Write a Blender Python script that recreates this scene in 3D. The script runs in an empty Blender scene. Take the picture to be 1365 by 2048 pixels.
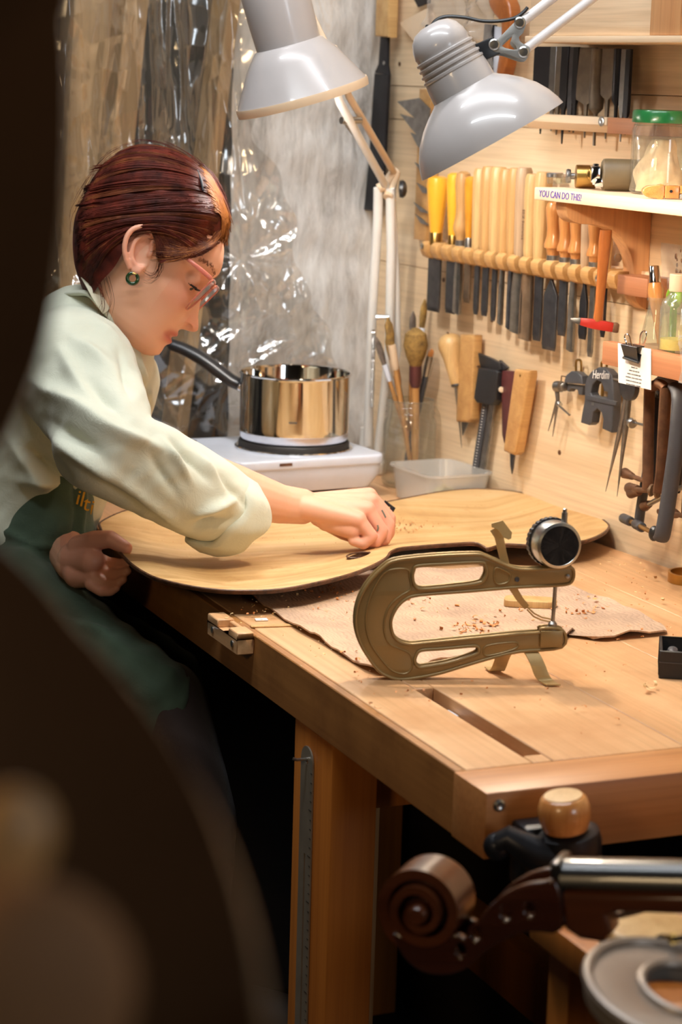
import bpy, bmesh, math, random
import numpy as np
from mathutils import Vector, Matrix
from mathutils.geometry import delaunay_2d_cdt
S = bpy.context.scene
COL = S.collection
random.seed(7); RNG = np.random.default_rng(7)

# ------------------------------------------------------------------ camera
F_PX = 4400.0; CX, CY = 682.5, 1024.0
ZB = 0.85                                   # bench top height
PITCH, YAW, ROLL = 0.1955, 0.407, 0.0301
CAM = np.array([0.0, 0.0, ZB + 0.60])
_f = np.array([math.sin(YAW)*math.cos(PITCH), math.cos(YAW)*math.cos(PITCH), -math.sin(PITCH)])
_r = np.array([math.cos(YAW), -math.sin(YAW), 0.0]); _u = np.cross(_r, _f)
_r, _u = math.cos(ROLL)*_r + math.sin(ROLL)*_u, -math.sin(ROLL)*_r + math.cos(ROLL)*_u
cd = bpy.data.cameras.new('camera'); cam = bpy.data.objects.new('camera', cd); COL.objects.link(cam)
cam.matrix_world = Matrix(((_r[0], _u[0], -_f[0], CAM[0]), (_r[1], _u[1], -_f[1], CAM[1]), (_r[2], _u[2], -_f[2], CAM[2]), (0, 0, 0, 1)))
cd.sensor_fit = 'VERTICAL'; cd.sensor_height = 36.0; cd.lens = F_PX/2048*36.0
cd.clip_start = 0.02; cd.clip_end = 50
cd.dof.use_dof = True; cd.dof.focus_distance = 2.5; cd.dof.aperture_fstop = 7.1
S.camera = cam

# ------------------------------------------------------------------ world, exposure, lights
W = bpy.data.worlds.new('dim_room_air'); S.world = W; W.use_nodes = True
W.node_tree.nodes['Background'].inputs[0].default_value = (0.75, 0.85, 1.0, 1)
W.node_tree.nodes['Background'].inputs[1].default_value = 0.02
S.view_settings.view_transform = 'Standard'; S.view_settings.look = 'None'
S.view_settings.gamma = 1; S.view_settings.exposure = 0.0
S.view_settings.use_curve_mapping = False

def light(name, kind, loc, power, color, size=0.1, aim=None, **kw):
    l = bpy.data.lights.new(name, kind); l.energy = power; l.color = color
    if kind == 'AREA':
        l.shape = 'RECTANGLE'; l.size = size if not isinstance(size, tuple) else size[0]
        l.size_y = size if not isinstance(size, tuple) else size[1]
    else: l.shadow_soft_size = size
    for k, v in kw.items(): setattr(l, k, v)
    o = bpy.data.objects.new(name, l); COL.objects.link(o); o.location = loc
    if aim is not None:
        o.rotation_euler = (Vector(aim)-Vector(loc)).to_track_quat('-Z', 'Y').to_euler()
    return o
# the workshop's cool ceiling tubes, above and behind the bench, out of view
light('ceiling_tube_light', 'AREA', (0.55, 1.75, 2.42), 14, (0.90, 0.96, 1.0), (1.25, 0.07), aim=(0.95, 2.5, 1.0))
light('ceiling_tube_light_rear', 'AREA', (0.80, 2.35, 2.46), 15, (0.96, 0.97, 1.0), (1.2, 0.06), aim=(0.95, 2.55, 0.9))
light('window_light', 'AREA', (1.55, -1.0, 1.70), 11, (0.82, 0.91, 1.0), (0.5, 0.8), aim=(1.0, 2.6, 1.0))
light('warm_room_light', 'AREA', (-0.75, 0.55, 1.75), 6, (1.0, 0.70, 0.38), 0.30, aim=(0.75, 1.9, 0.5))
S.cycles.transparent_max_bounces = 32

# ------------------------------------------------------------------ pixel rays (where the photograph's things stand)
def ray(x, y): return _f + (x-CX)/F_PX*_r - (y-CY)/F_PX*_u
def atz(x, y, z):
    d = ray(x, y); return CAM + d*((z-CAM[2])/d[2])
def atd(x, y, dep): return CAM + ray(x, y)*dep
WA = math.radians(4.8)
WD = np.array([-math.sin(WA), math.cos(WA), 0.0]); WN = np.array([-math.cos(WA), -math.sin(WA), 0.0])
W0 = atz(1194, 1080, ZB)
WM = Matrix(((-WD[0], -WN[0], 0, W0[0]), (-WD[1], -WN[1], 0, W0[1]), (-WD[2], -WN[2], 1, 0), (0, 0, 0, 1)))   # wall frame: x to the right, y into the wall, z up
def wp(x, y, out=0.0):
    d = ray(x, y); P = CAM + d*(((W0+WN*out-CAM)@WN)/(d@WN))
    return np.array([-(P-W0)@WD, -out, P[2]])
VM = Matrix(((_r[0], _f[0], 0, 0), (_r[1], _f[1], 0, 0), (0, 0, 1, 0), (0, 0, 0, 1)))   # upright frame that looks along the view: x right, y away
_h = np.array([math.cos(YAW), -math.sin(YAW), 0]); _g = np.array([math.sin(YAW), math.cos(YAW), 0])
def VF(o): return Matrix(((_h[0], _g[0], 0, o[0]), (_h[1], _g[1], 0, o[1]), (0, 0, 1, o[2]), (0, 0, 0, 1)))
def T(*v): return Matrix.Translation(Vector(v[0] if len(v) == 1 else v))
def R(a, ax): return Matrix.Rotation(a, 4, ax)
def FR(o, x, z):
    """frame at o with x along x and z near z"""
    x = Vector(x).normalized(); z = Vector(z); y = z.cross(x).normalized(); z = x.cross(y)
    return Matrix(((x.x, y.x, z.x, o[0]), (x.y, y.y, z.y, o[1]), (x.z, y.z, z.z, o[2]), (0, 0, 0, 1)))
def FZ(o, z, x=(1, 0, 0.01)):
    z = Vector(z).normalized(); x = Vector(x); y = z.cross(x).normalized(); x = y.cross(z)
    return Matrix(((x.x, y.x, z.x, o[0]), (x.y, y.y, z.y, o[1]), (x.z, y.z, z.z, o[2]), (0, 0, 0, 1)))

# ------------------------------------------------------------------ mesh helpers
class G:
    def __init__(s): s.V = []; s.F = []
    def add(s, V, F, M=None):
        n = len(s.V)
        if M is not None:
            A = np.array(M); V = np.asarray(V, float) @ A[:3, :3].T + A[:3, 3]
        s.V += [tuple(map(float, v)) for v in V]; s.F += [tuple(i+n for i in f) for f in F]; return s
    def box(s, lo, hi, M=None):
        x0, y0, z0 = lo; x1, y1, z1 = hi
        return s.add([(x0,y0,z0),(x1,y0,z0),(x1,y1,z0),(x0,y1,z0),(x0,y0,z1),(x1,y0,z1),(x1,y1,z1),(x0,y1,z1)],
                     [(0,3,2,1),(4,5,6,7),(0,1,5,4),(1,2,6,5),(2,3,7,6),(3,0,4,7)], M)
    def lathe(s, prof, n=24, M=None, sx=1, sy=1, cap=True):
        V = []; Fc = []
        for r, z in prof:
            for k in range(n):
                a = 2*math.pi*k/n; V.append((r*math.cos(a)*sx, r*math.sin(a)*sy, z))
        for i in range(len(prof)-1):
            for k in range(n):
                k2 = (k+1) % n; Fc.append((i*n+k, i*n+k2, (i+1)*n+k2, (i+1)*n+k))
        cap = cap and prof[0] != prof[-1]
        if cap and prof[0][0] > 1e-6: Fc.append(tuple(range(n-1, -1, -1)))
        if cap and prof[-1][0] > 1e-6: Fc.append(tuple((len(prof)-1)*n+k for k in range(n)))
        return s.add(V, Fc, M)
    def tube(s, pts, r, n=10, M=None, closed=False, flat=1.0, up=None):
        P = [Vector(p) for p in pts]; m = len(P); V = []; Fc = []
        rs = r if isinstance(r, (list, tuple, np.ndarray)) else [r]*m
        t0 = None; nrm = None
        for i in range(m):
            a = P[(i-1) % m] if (closed or i > 0) else P[i]; b = P[(i+1) % m] if (closed or i < m-1) else P[i]
            t = (b-a).normalized()
            if nrm is None:
                nrm = Vector(up) if up is not None else (Vector((0, 0, 1)) if abs(t.z) < .9 else Vector((1, 0, 0)))
            nrm = (nrm - t*nrm.dot(t))
            nrm = nrm.normalized() if nrm.length > 1e-9 else t.orthogonal().normalized()
            bn = t.cross(nrm)
            for k in range(n):
                q = 2*math.pi*k/n; V.append(P[i] + nrm*(rs[i]*math.cos(q)*flat) + bn*(rs[i]*math.sin(q)))
        for i in range(m if closed else m-1):
            j = (i+1) % m
            for k in range(n):
                k2 = (k+1) % n; Fc.append((i*n+k, i*n+k2, j*n+k2, j*n+k))
        if not closed: Fc.append(tuple(range(n-1, -1, -1))); Fc.append(tuple((m-1)*n+k for k in range(n)))
        return s.add(V, Fc, M)
    def cyl(s, a, b, r0, r1=None, n=16, M=None):
        return s.tube([a, b], [r0, r0 if r1 is None else r1], n, M)
    def prism(s, poly, z0, z1, M=None):
        n = len(poly); V = [(x, y, z0) for x, y in poly]+[(x, y, z1) for x, y in poly]
        Fc = [tuple(range(n-1, -1, -1)), tuple(range(n, 2*n))]+[(i, (i+1) % n, n+(i+1) % n, n+i) for i in range(n)]
        return s.add(V, Fc, M)
    def ball(s, c, r, n=16, m=10, sc=(1, 1, 1), M=None):
        prof = [(max(1e-7, r*math.sin(math.pi*i/m)), -r*math.cos(math.pi*i/m)) for i in range(m+1)]
        X = Matrix.Translation(Vector(c)) @ Matrix.Diagonal((sc[0], sc[1], sc[2], 1))
        return s.lathe(prof, n, (M @ X) if M is not None else X)

def mesh_of(name, g, m=None, bevel=0.0, seg=2, smooth=38, fix=True):
    me = bpy.data.meshes.new(name); me.from_pydata(g.V, [], g.F)
    if bevel or fix:
        bm = bmesh.new(); bm.from_mesh(me)
        if fix: bmesh.ops.remove_doubles(bm, verts=bm.verts, dist=1e-6); bmesh.ops.recalc_face_normals(bm, faces=bm.faces)
        if bevel:
            ed = [e for e in bm.edges if len(e.link_faces) == 2 and e.calc_face_angle(0) > 0.5]
            bmesh.ops.bevel(bm, geom=ed, offset=bevel, segments=seg, profile=0.5, affect='EDGES', clamp_overlap=True)
        bm.to_mesh(me); bm.free()
    if m is not None: me.materials.append(m)
    if smooth:
        me.polygons.foreach_set('use_smooth', [True]*len(me.polygons)); me.set_sharp_from_angle(angle=math.radians(smooth))
    return me
def link(name, data, parent=None, M=None):
    o = bpy.data.objects.new(name, data); COL.objects.link(o)
    if parent is not None: o.parent = parent
    if M is not None: o.matrix_local = M if parent is not None else M
    return o
def part(name, g, m, parent, bevel=0.0, seg=2, smooth=38, label=None, M=None, kind=None):
    o = link(name, mesh_of(name, g, m, bevel, seg, smooth), parent, M)
    if label: o['label'] = label
    if kind: o['kind'] = kind
    return o
def thing(name, label, cat, M=None, group=None):
    o = bpy.data.objects.new(name, None); COL.objects.link(o); o.empty_display_size = .02
    o['label'] = label; o['category'] = cat
    if group: o['group'] = group
    if M is not None: o.matrix_world = M
    return o
def solo(name, label, cat, g, m, M=None, group=None, **kw):
    o = link(name, mesh_of(name, g, m, **kw), None, M); o['label'] = label; o['category'] = cat
    if group: o['group'] = group
    return o
def struct(name, g, m, parent=None, **kw):
    o = link(name, mesh_of(name, g, m, **kw), parent)
    if parent is None: o['kind'] = 'structure'
    return o
def relabel(o, label): o['label'] = label
def copy_tree(o, M, label=None):
    c = o.copy(); COL.objects.link(c); c.matrix_world = M
    if label: c['label'] = label
    for ch in o.children:
        d = ch.copy(); COL.objects.link(d); d.parent = c
        for gch in ch.children:
            e = gch.copy(); COL.objects.link(e); e.parent = d
    return c
def smooth_poly(pts, n=6, closed=True):
    """Catmull-Rom through the points"""
    P = [np.array(p, float) for p in pts]; m = len(P); out = []
    for i in range(m if closed else m-1):
        p0 = P[(i-1) % m] if closed or i > 0 else P[i]; p1 = P[i]; p2 = P[(i+1) % m]; p3 = P[(i+2) % m] if closed or i < m-2 else P[(i+1) % m]
        for k in range(n):
            t = k/n; out.append(.5*((2*p1)+(-p0+p2)*t+(2*p0-5*p1+4*p2-p3)*t*t+(-p0+3*p1-3*p2+p3)*t**3))
    if not closed: out.append(P[-1])
    return out
def plate(outs, th, bevel=0.0, res=2):
    """flat plate in XY with holes (outs: outline first, holes after), th thick along z, edges rounded"""
    cu = bpy.data.curves.new('plate', 'CURVE'); cu.dimensions = '2D'; cu.fill_mode = 'BOTH'
    for o in outs:
        sp = cu.splines.new('POLY'); sp.points.add(len(o)-1)
        for p, q in zip(sp.points, o): p.co = (q[0], q[1], 0, 1)
        sp.use_cyclic_u = True
    cu.extrude = th/2-bevel; cu.bevel_depth = bevel; cu.bevel_resolution = res; cu.offset = -bevel
    ob = bpy.data.objects.new('plate', cu); COL.objects.link(ob)
    dg = bpy.context.evaluated_depsgraph_get(); dg.update()
    me = bpy.data.meshes.new_from_object(ob.evaluated_get(dg))
    g = G(); V = np.zeros(len(me.vertices)*3); me.vertices.foreach_get('co', V)
    g.V = [tuple(v) for v in V.reshape(-1, 3)]; g.F = [tuple(p.vertices) for p in me.polygons]
    bpy.data.objects.remove(ob); bpy.data.curves.remove(cu); bpy.data.meshes.remove(me)
    return g
def text_geo(txt, size, th=0.0004, font_shear=0.0, align='CENTER'):
    cu = bpy.data.curves.new('text', 'FONT'); cu.body = txt; cu.size = size; cu.extrude = th; cu.align_x = align; cu.align_y = 'CENTER'; cu.shear = font_shear; cu.resolution_u = 3
    ob = bpy.data.objects.new('text', cu); COL.objects.link(ob)
    dg = bpy.context.evaluated_depsgraph_get(); dg.update()
    me = bpy.data.meshes.new_from_object(ob.evaluated_get(dg))
    g = G(); g.V = [tuple(v.co) for v in me.vertices]; g.F = [tuple(p.vertices) for p in me.polygons]
    bpy.data.objects.remove(ob); bpy.data.curves.remove(cu); bpy.data.meshes.remove(me)
    return g

# ------------------------------------------------------------------ materials
def srgb(r, g, b):
    f = lambda c: (c/255/12.92) if c/255 <= .04045 else ((c/255+.055)/1.055)**2.4
    return (f(r), f(g), f(b), 1)
class N:
    def __init__(s, name):
        s.m = bpy.data.materials.new(name); s.m.use_nodes = True; s.t = s.m.node_tree; s.p = s.t.nodes['Principled BSDF']
    def n(s, typ, **kw):
        x = s.t.nodes.new(typ)
        for k, v in kw.items():
            if k.startswith('i_'):
                key = k[2:].replace('_', ' '); x.inputs[int(key) if key.isdigit() else key].default_value = v
            else: setattr(x, k, v)
        return x
    def l(s, a, ao, b, bi): s.t.links.new(a.outputs[ao], b.inputs[bi])
    def set(s, **kw):
        for k, v in kw.items(): s.p.inputs[k.replace('_', ' ')].default_value = v
    def coords(s, scale=(1, 1, 1), gen='Object'):
        c = s.n('ShaderNodeTexCoord'); mp = s.n('ShaderNodeMapping'); mp.inputs['Scale'].default_value = scale; s.l(c, gen, mp, 'Vector'); return mp
    def noise(s, mp, scale, detail=4, rough=.55, dist=0.0):
        x = s.n('ShaderNodeTexNoise'); x.inputs['Scale'].default_value = scale; x.inputs['Detail'].default_value = detail; x.inputs['Roughness'].default_value = rough; x.inputs['Distortion'].default_value = dist
        s.l(mp, 'Vector', x, 'Vector'); return x
    def ramp(s, src, so, stops):
        r = s.n('ShaderNodeValToRGB'); e = r.color_ramp.elements
        while len(e) < len(stops): e.new(.5)
        for k, (p, c) in enumerate(stops): e[k].position = p; e[k].color = c
        s.l(src, so, r, 'Fac'); return r
    def bump(s, src, so, strength=.2, dist=.001):
        b = s.n('ShaderNodeBump'); b.inputs['Strength'].default_value = strength; b.inputs['Distance'].default_value = dist; s.l(src, so, b, 'Height'); s.l(b, 'Normal', s.p, 'Normal'); return b
    def mix(s, fac, a, b, mode='MIX'):
        x = s.n('ShaderNodeMix', data_type='RGBA', blend_type=mode)
        for v, k in ((fac, 0), (a, 6), (b, 7)):
            if isinstance(v, tuple) and len(v) == 2 and not isinstance(v[0], (int, float)): s.t.links.new(v[0].outputs[v[1]], x.inputs[k])
            else: x.inputs[k].default_value = v
        return x
def plain(name, c, rough=.5, metal=0.0, var=.12, vs=30, bump=0.0, spec=.5, coat=0.0, **kw):
    k = N(name); mp = k.coords(); nz = k.noise(mp, vs, 5)
    d = tuple(max(0, v*(1-var*2)) for v in c[:3])+(1,); e = tuple(min(1, v*(1+var)) for v in c[:3])+(1,)
    r = k.ramp(nz, 'Fac', [(.25, d), (.75, e)]); k.l(r, 'Color', k.p, 'Base Color')
    k.set(Roughness=rough, Metallic=metal); k.p.inputs['Specular IOR Level'].default_value = spec; k.p.inputs['Coat Weight'].default_value = coat
    for q, v in kw.items(): k.p.inputs[q.replace('_', ' ')].default_value = v
    if bump: k.bump(nz, 'Fac', bump, .001)
    return k.m
def wood(name, light_c, dark_c, ax=2, freq=1.0, rough=.5, coat=0.0, bump=.12, stain=None, contrast=1.0):
    """grain runs along local axis ax"""
    k = N(name); sc = [55*freq]*3; sc[ax] = 2.2*freq; mp = k.coords(tuple(sc)); big = k.noise(mp, .55, 4, .6, .6)
    sc2 = [420*freq]*3; sc2[ax] = 9*freq; mp2 = k.coords(tuple(sc2)); fine = k.noise(mp2, 1, 3, .6)
    a = .5-.22/contrast; b = .5+.22/contrast
    r = k.ramp(big, 'Fac', [(a, dark_c), (.5, tuple((x+y)/2 for x, y in zip(light_c, dark_c))), (b, light_c)])
    r2 = k.ramp(fine, 'Fac', [(.3, (.72, .68, .62, 1)), (.6, (1, 1, 1, 1))])
    mx = k.mix(.55, (r, 'Color'), (r2, 'Color'), 'MULTIPLY'); out = (mx, 2)
    if stain is not None:
        mp3 = k.coords((1, 1, 1)); st = k.noise(mp3, stain[1], 6, .65); rs = k.ramp(st, 'Fac', [(.45, (0, 0, 0, 1)), (.75, (1, 1, 1, 1))])
        m2 = k.mix((rs, 'Color'), out, stain[0]); out = (m2, 2)
    k.t.links.new(out[0].outputs[out[1]], k.p.inputs['Base Color'])
    k.set(Roughness=rough); k.p.inputs['Coat Weight'].default_value = coat; k.p.inputs['Coat Roughness'].default_value = .15
    if bump: k.bump(fine, 'Fac', bump, .0006)
    return k.m
def glass(name, tint=(1, 1, 1, 1), rough=.02, haze=0.06, hc=(.8, .8, .75, 1), ior=1.5):
    """thin-walled clear glass or plastic: clear transmission, mirror sheen by angle, a little haze"""
    k = N(name); t = k.t
    tr = k.n('ShaderNodeBsdfTransparent'); tr.inputs[0].default_value = tint
    gl = k.n('ShaderNodeBsdfGlossy'); gl.inputs['Roughness'].default_value = rough
    df = k.n('ShaderNodeBsdfDiffuse'); df.inputs[0].default_value = hc
    lw = k.n('ShaderNodeLayerWeight'); lw.inputs[0].default_value = .5
    pw_ = k.n('ShaderNodeMath', operation='POWER'); k.l(lw, 'Facing', pw_, 0); pw_.inputs[1].default_value = 4.0
    fr = k.n('ShaderNodeMath', operation='MULTIPLY_ADD'); k.l(pw_, 0, fr, 0); fr.inputs[1].default_value = .75; fr.inputs[2].default_value = ((ior-1)/(ior+1))**2*1.8
    m1 = k.n('ShaderNodeMixShader'); m1.inputs[0].default_value = haze; k.l(tr, 0, m1, 1); k.l(df, 0, m1, 2)
    m2 = k.n('ShaderNodeMixShader'); k.l(fr, 0, m2, 0); k.l(m1, 0, m2, 1); k.l(gl, 0, m2, 2)
    k.l(m2, 0, t.nodes['Material Output'], 'Surface'); return k.m
M = {}
M['ply'] = wood('pale_plywood', srgb(240, 214, 178), srgb(222, 190, 148), ax=0, freq=.5, rough=.6, bump=.05, contrast=1.1)
M['ply2'] = wood('pale_plywood_warm', srgb(232, 200, 156), srgb(205, 166, 120), ax=0, freq=.5, rough=.6, bump=.05)
M['shelfwood'] = wood('pine_shelf', srgb(240, 214, 180), srgb(224, 188, 148), ax=0, freq=.6, rough=.55)
M['bracketwood'] = wood('beech_bracket', srgb(222, 170, 118), srgb(198, 140, 92), ax=2, freq=.6, rough=.45)
M['brownwood'] = wood('stained_shelf', srgb(190, 128, 88), srgb(150, 92, 58), ax=0, freq=.7, rough=.5)
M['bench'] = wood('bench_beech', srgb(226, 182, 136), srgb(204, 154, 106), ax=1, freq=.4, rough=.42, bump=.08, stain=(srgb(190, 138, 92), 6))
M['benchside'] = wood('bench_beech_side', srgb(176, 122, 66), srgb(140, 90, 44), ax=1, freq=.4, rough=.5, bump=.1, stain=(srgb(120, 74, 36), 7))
M['endcap'] = wood('bench_end_beech', srgb(206, 146, 90), srgb(178, 114, 62), ax=0, freq=.4, rough=.4)
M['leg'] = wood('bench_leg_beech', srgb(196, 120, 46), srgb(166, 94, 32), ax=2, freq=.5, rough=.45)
M['tan'] = wood('light_beech', srgb(220, 182, 124), srgb(190, 146, 90), ax=2, freq=1.4, rough=.4)
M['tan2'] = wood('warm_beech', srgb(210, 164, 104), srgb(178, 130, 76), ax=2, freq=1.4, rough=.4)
M['greywood'] = wood('grey_hornbeam', srgb(196, 164, 128), srgb(166, 132, 98), ax=2, freq=1.4, rough=.45)
M['orangewood'] = wood('varnished_orange_wood', srgb(214, 150, 86), srgb(178, 108, 54), ax=2, freq=1.3, rough=.25, coat=.5)
M['hammerwood'] = wood('hammer_ash', srgb(188, 112, 52), srgb(146, 80, 36), ax=2, freq=1.3, rough=.35, coat=.2)
M['yellow'] = plain('yellow_plastic', srgb(246, 178, 50), .3, var=.05, coat=.3)
M['amber'] = plain('amber_acetate', srgb(222, 148, 46), .15, var=.15, coat=.5)
M['plum'] = wood('plum_wood', srgb(96, 50, 48), srgb(66, 32, 34), ax=2, freq=1.3, rough=.35)
M['rulesteel'] = plain('satin_rule_steel', srgb(150, 142, 128), .42, .35, var=.1)
M['steel'] = plain('worn_steel', srgb(150, 148, 146), .38, 1.0, var=.18, vs=60)
M['darksteel'] = plain('dark_tool_steel', srgb(96, 96, 100), .42, .9, var=.22, vs=50)
M['blacksteel'] = plain('black_steel', srgb(44, 44, 48), .4, .6, var=.2, vs=40)
M['brownsteel'] = plain('browned_steel', srgb(136, 114, 92), .5, .8, var=.22, vs=40)
M['filesteel'] = plain('file_steel', srgb(120, 108, 94), .5, .7, var=.2, vs=45, bump=.2)
M['rust'] = plain('rusty_iron', srgb(116, 82, 60), .6, .6, var=.3, vs=45)
M['chrome'] = plain('chrome', srgb(225, 225, 226), .1, 1.0, var=.02)
M['zinc'] = plain('zinc_screw', srgb(190, 190, 188), .3, 1.0, var=.1)
M['brass'] = plain('brass', srgb(186, 148, 84), .3, 1.0, var=.1)
M['olive'] = plain('champagne_anodised', srgb(150, 124, 80), .36, .30, var=.05, vs=12)
M['olivelight'] = plain('champagne_strip', srgb(192, 162, 110), .4, .3, var=.08)
M['black'] = plain('black_plastic', srgb(34, 34, 36), .35, var=.15)
M['blackmatte'] = plain('black_rubber', srgb(30, 26, 24), .6, var=.15)
M['grey_dark'] = plain('charcoal_plastic', srgb(62, 62, 66), .5, var=.12)
M['lampgrey'] = plain('lamp_grey_enamel', srgb(178, 172, 170), .28, var=.04, vs=14, coat=.35)
M['lampinside'] = plain('lamp_white_inside', srgb(240, 238, 232), .4, var=.02)
M['lamplip'] = plain('lamp_cream_lip', srgb(226, 200, 168), .35, var=.03)
M['armwhite'] = plain('white_enamel', srgb(238, 236, 230), .35, var=.03)
M['armgrey'] = plain('arm_grey_enamel', srgb(214, 210, 210), .32, var=.05)
M['bracketgrey'] = plain('bracket_grey', srgb(150, 148, 144), .4, .5, var=.06)
M['white'] = plain('white_enamel_plate', srgb(224, 229, 240), .3, var=.03, coat=.3)
M['paper'] = plain('white_card', srgb(240, 234, 226), .8, var=.02)
M['ink'] = plain('grey_ink', srgb(84, 78, 78), .8)
M['purple'] = plain('purple_ink', srgb(84, 60, 160), .7)
M['red'] = plain('red_paint', srgb(176, 40, 30), .4, var=.12, vs=50)
M['green'] = plain('green_lid', srgb(28, 104, 52), .3, var=.06, coat=.4)
M['lime'] = plain('lime_plastic', srgb(150, 214, 40), .4)
M['glass'] = glass('clear_glass', (.97, .98, .96, 1), haze=.03)
M['bottle'] = glass('bottle_glass', (.95, .97, .92, 1), haze=.06)
M['clearbag'] = glass('clear_bag', (.9, .9, .9, 1), .12, .28, srgb(210, 200, 190))
M['frost'] = glass('frosted_plastic', (.95, .95, .95, 1), .2, .36, srgb(226, 222, 214))
M['cream'] = plain('glue_granules', srgb(238, 222, 168), .6, var=.15, vs=90, bump=.6)
M['skinbag'] = plain('cream_cloth', srgb(226, 190, 148), .7, var=.2, vs=40, bump=.4)
M['yellowliq'] = plain('yellow_liquid', srgb(236, 210, 110), .3)
M['bristle'] = plain('tan_bristle', srgb(150, 116, 58), .8, var=.3, vs=140, bump=.8)
M['greybristle'] = plain('grey_bristle', srgb(110, 96, 84), .8, var=.3, vs=140, bump=.8)
M['brushwood'] = wood('brush_handle', srgb(206, 156, 96), srgb(172, 120, 66), ax=2, freq=1.5, rough=.35)

# ================================================================== THE SETTING
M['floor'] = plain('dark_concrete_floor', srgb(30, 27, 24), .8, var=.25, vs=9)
M['wallpaint'] = plain('dim_plaster', srgb(74, 68, 60), .9, var=.15, vs=4)
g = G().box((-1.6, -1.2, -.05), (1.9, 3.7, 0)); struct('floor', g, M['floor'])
g = G().box((-1.6, -1.2, 2.6), (1.9, 3.7, 2.65)); struct('ceiling', g, M['wallpaint'])
g = G().box((-1.65, -1.2, 0), (-1.6, 3.7, 2.6)); struct('wall_left', g, M['wallpaint'])
g = G().box((-1.6, -1.25, 0), (1.9, -1.2, 2.6)); struct('wall_near', g, M['wallpaint'])
M['plyshade'] = wood('shade_dark_planks', srgb(40, 30, 22), srgb(26, 20, 15), ax=0, freq=.5, rough=.8)  # dark colour carries the shade under the bench
# tool wall: wide horizontal plywood planks
wr = struct('wall_right', G().box((-.72, .014, 0), (3.6, .06, 2.6)), M['ply2']); wr.matrix_world = WM
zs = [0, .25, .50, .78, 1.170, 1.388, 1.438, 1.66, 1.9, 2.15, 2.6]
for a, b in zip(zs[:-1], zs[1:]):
    part('plank', G().box((-.70, 0, a+.0004), (3.6, .0138, b-.0004)), M['ply'] if b > .8 else M['plyshade'], wr, bevel=.0007, seg=1)
# screw holes and dowel marks in the planks
for px, py in ((800, 128), (888, 560), (1147, 172), (1250, 770), (1120, 905), (1318, 1023), (985, 640)):
    q = wp(px, py, 0); part('screw_hole', G().cyl((q[0], .004, q[2]), (q[0], -.0006, q[2]), .0035, n=10), M['rust'], wr)
# back wall frame: x right, y into the wall
CR = CAM + ray(738, 900)*(((W0-CAM)@WN)/(ray(738, 900)@WN)); CR[2] = 0
BM = Matrix(((-WN[0], WD[0], 0, CR[0]), (-WN[1], WD[1], 0, CR[1]), (0, 0, 1, 0), (0, 0, 0, 1)))
def concrete():
    k = N('rough_pale_concrete'); mp = k.coords((2.2, 1, .55)); a = k.noise(mp, 11, 8, .70, .8); b = k.noise(mp, 48, 6, .65)
    r = k.ramp(a, 'Fac', [(.30, srgb(150, 144, 136)), (.46, srgb(204, 200, 194)), (.62, srgb(222, 218, 212)), (.8, srgb(212, 192, 166))])
    r2 = k.ramp(b, 'Fac', [(.3, (.72, .7, .68, 1)), (.55, (1, 1, 1, 1))]); mx = k.mix(.7, (r, 'Color'), (r2, 'Color'), 'MULTIPLY')
    k.l(mx, 2, k.p, 'Base Color'); k.set(Roughness=.9); k.bump(b, 'Fac', .6, .004); return k.m
def insulation():
    k = N('dark_foil_insulation'); mp = k.coords((1, 1, .6)); a = k.noise(mp, 5.5, 6, .6, .8); b = k.noise(mp, 16, 5)
    r = k.ramp(a, 'Fac', [(.46, srgb(18, 20, 26)), (.60, srgb(36, 36, 38)), (.70, srgb(120, 98, 64)), (.9, srgb(144, 118, 80))])
    k.l(r, 'Color', k.p, 'Base Color'); k.set(Roughness=.55); k.bump(b, 'Fac', .5, .01); return k.m
# rough concrete column in the corner: a lumpy cast face
g = G(); nx, nz = 30, 130; Vx = []; 
for j in range(nz+1):
    for i in range(nx+1):
        x = -.25+.25*i/nx; z = 2.6*j/nz
        d = .004*math.sin(23*x+5*z)+.003*math.sin(61*z+9*x)+.0025*RNG.standard_normal()*(1 if 0 < i < nx else 0)
        Vx.append((x, d, z))
Fx = [(j*(nx+1)+i, j*(nx+1)+i+1, (j+1)*(nx+1)+i+1, (j+1)*(nx+1)+i) for j in range(nz) for i in range(nx)]
g.add(Vx, Fx); wb = struct('wall_back', g, concrete(), smooth=80); wb.matrix_world = BM
g = G().box((-1.6, .12, 0), (-.25, .2, 2.6)); g.box((-.26, .005, 0), (-.25, .12, 2.6)); w2 = struct('wall_back_recess', g, insulation()); w2.matrix_world = BM
tb_ = struct('shade_panel', G().box((-1.25, -.05, 0), (-.002, -.036, .775)), M['plyshade']); tb_.matrix_world = BM  # added dark panel, stands in for the shade behind and under the bench
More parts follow.
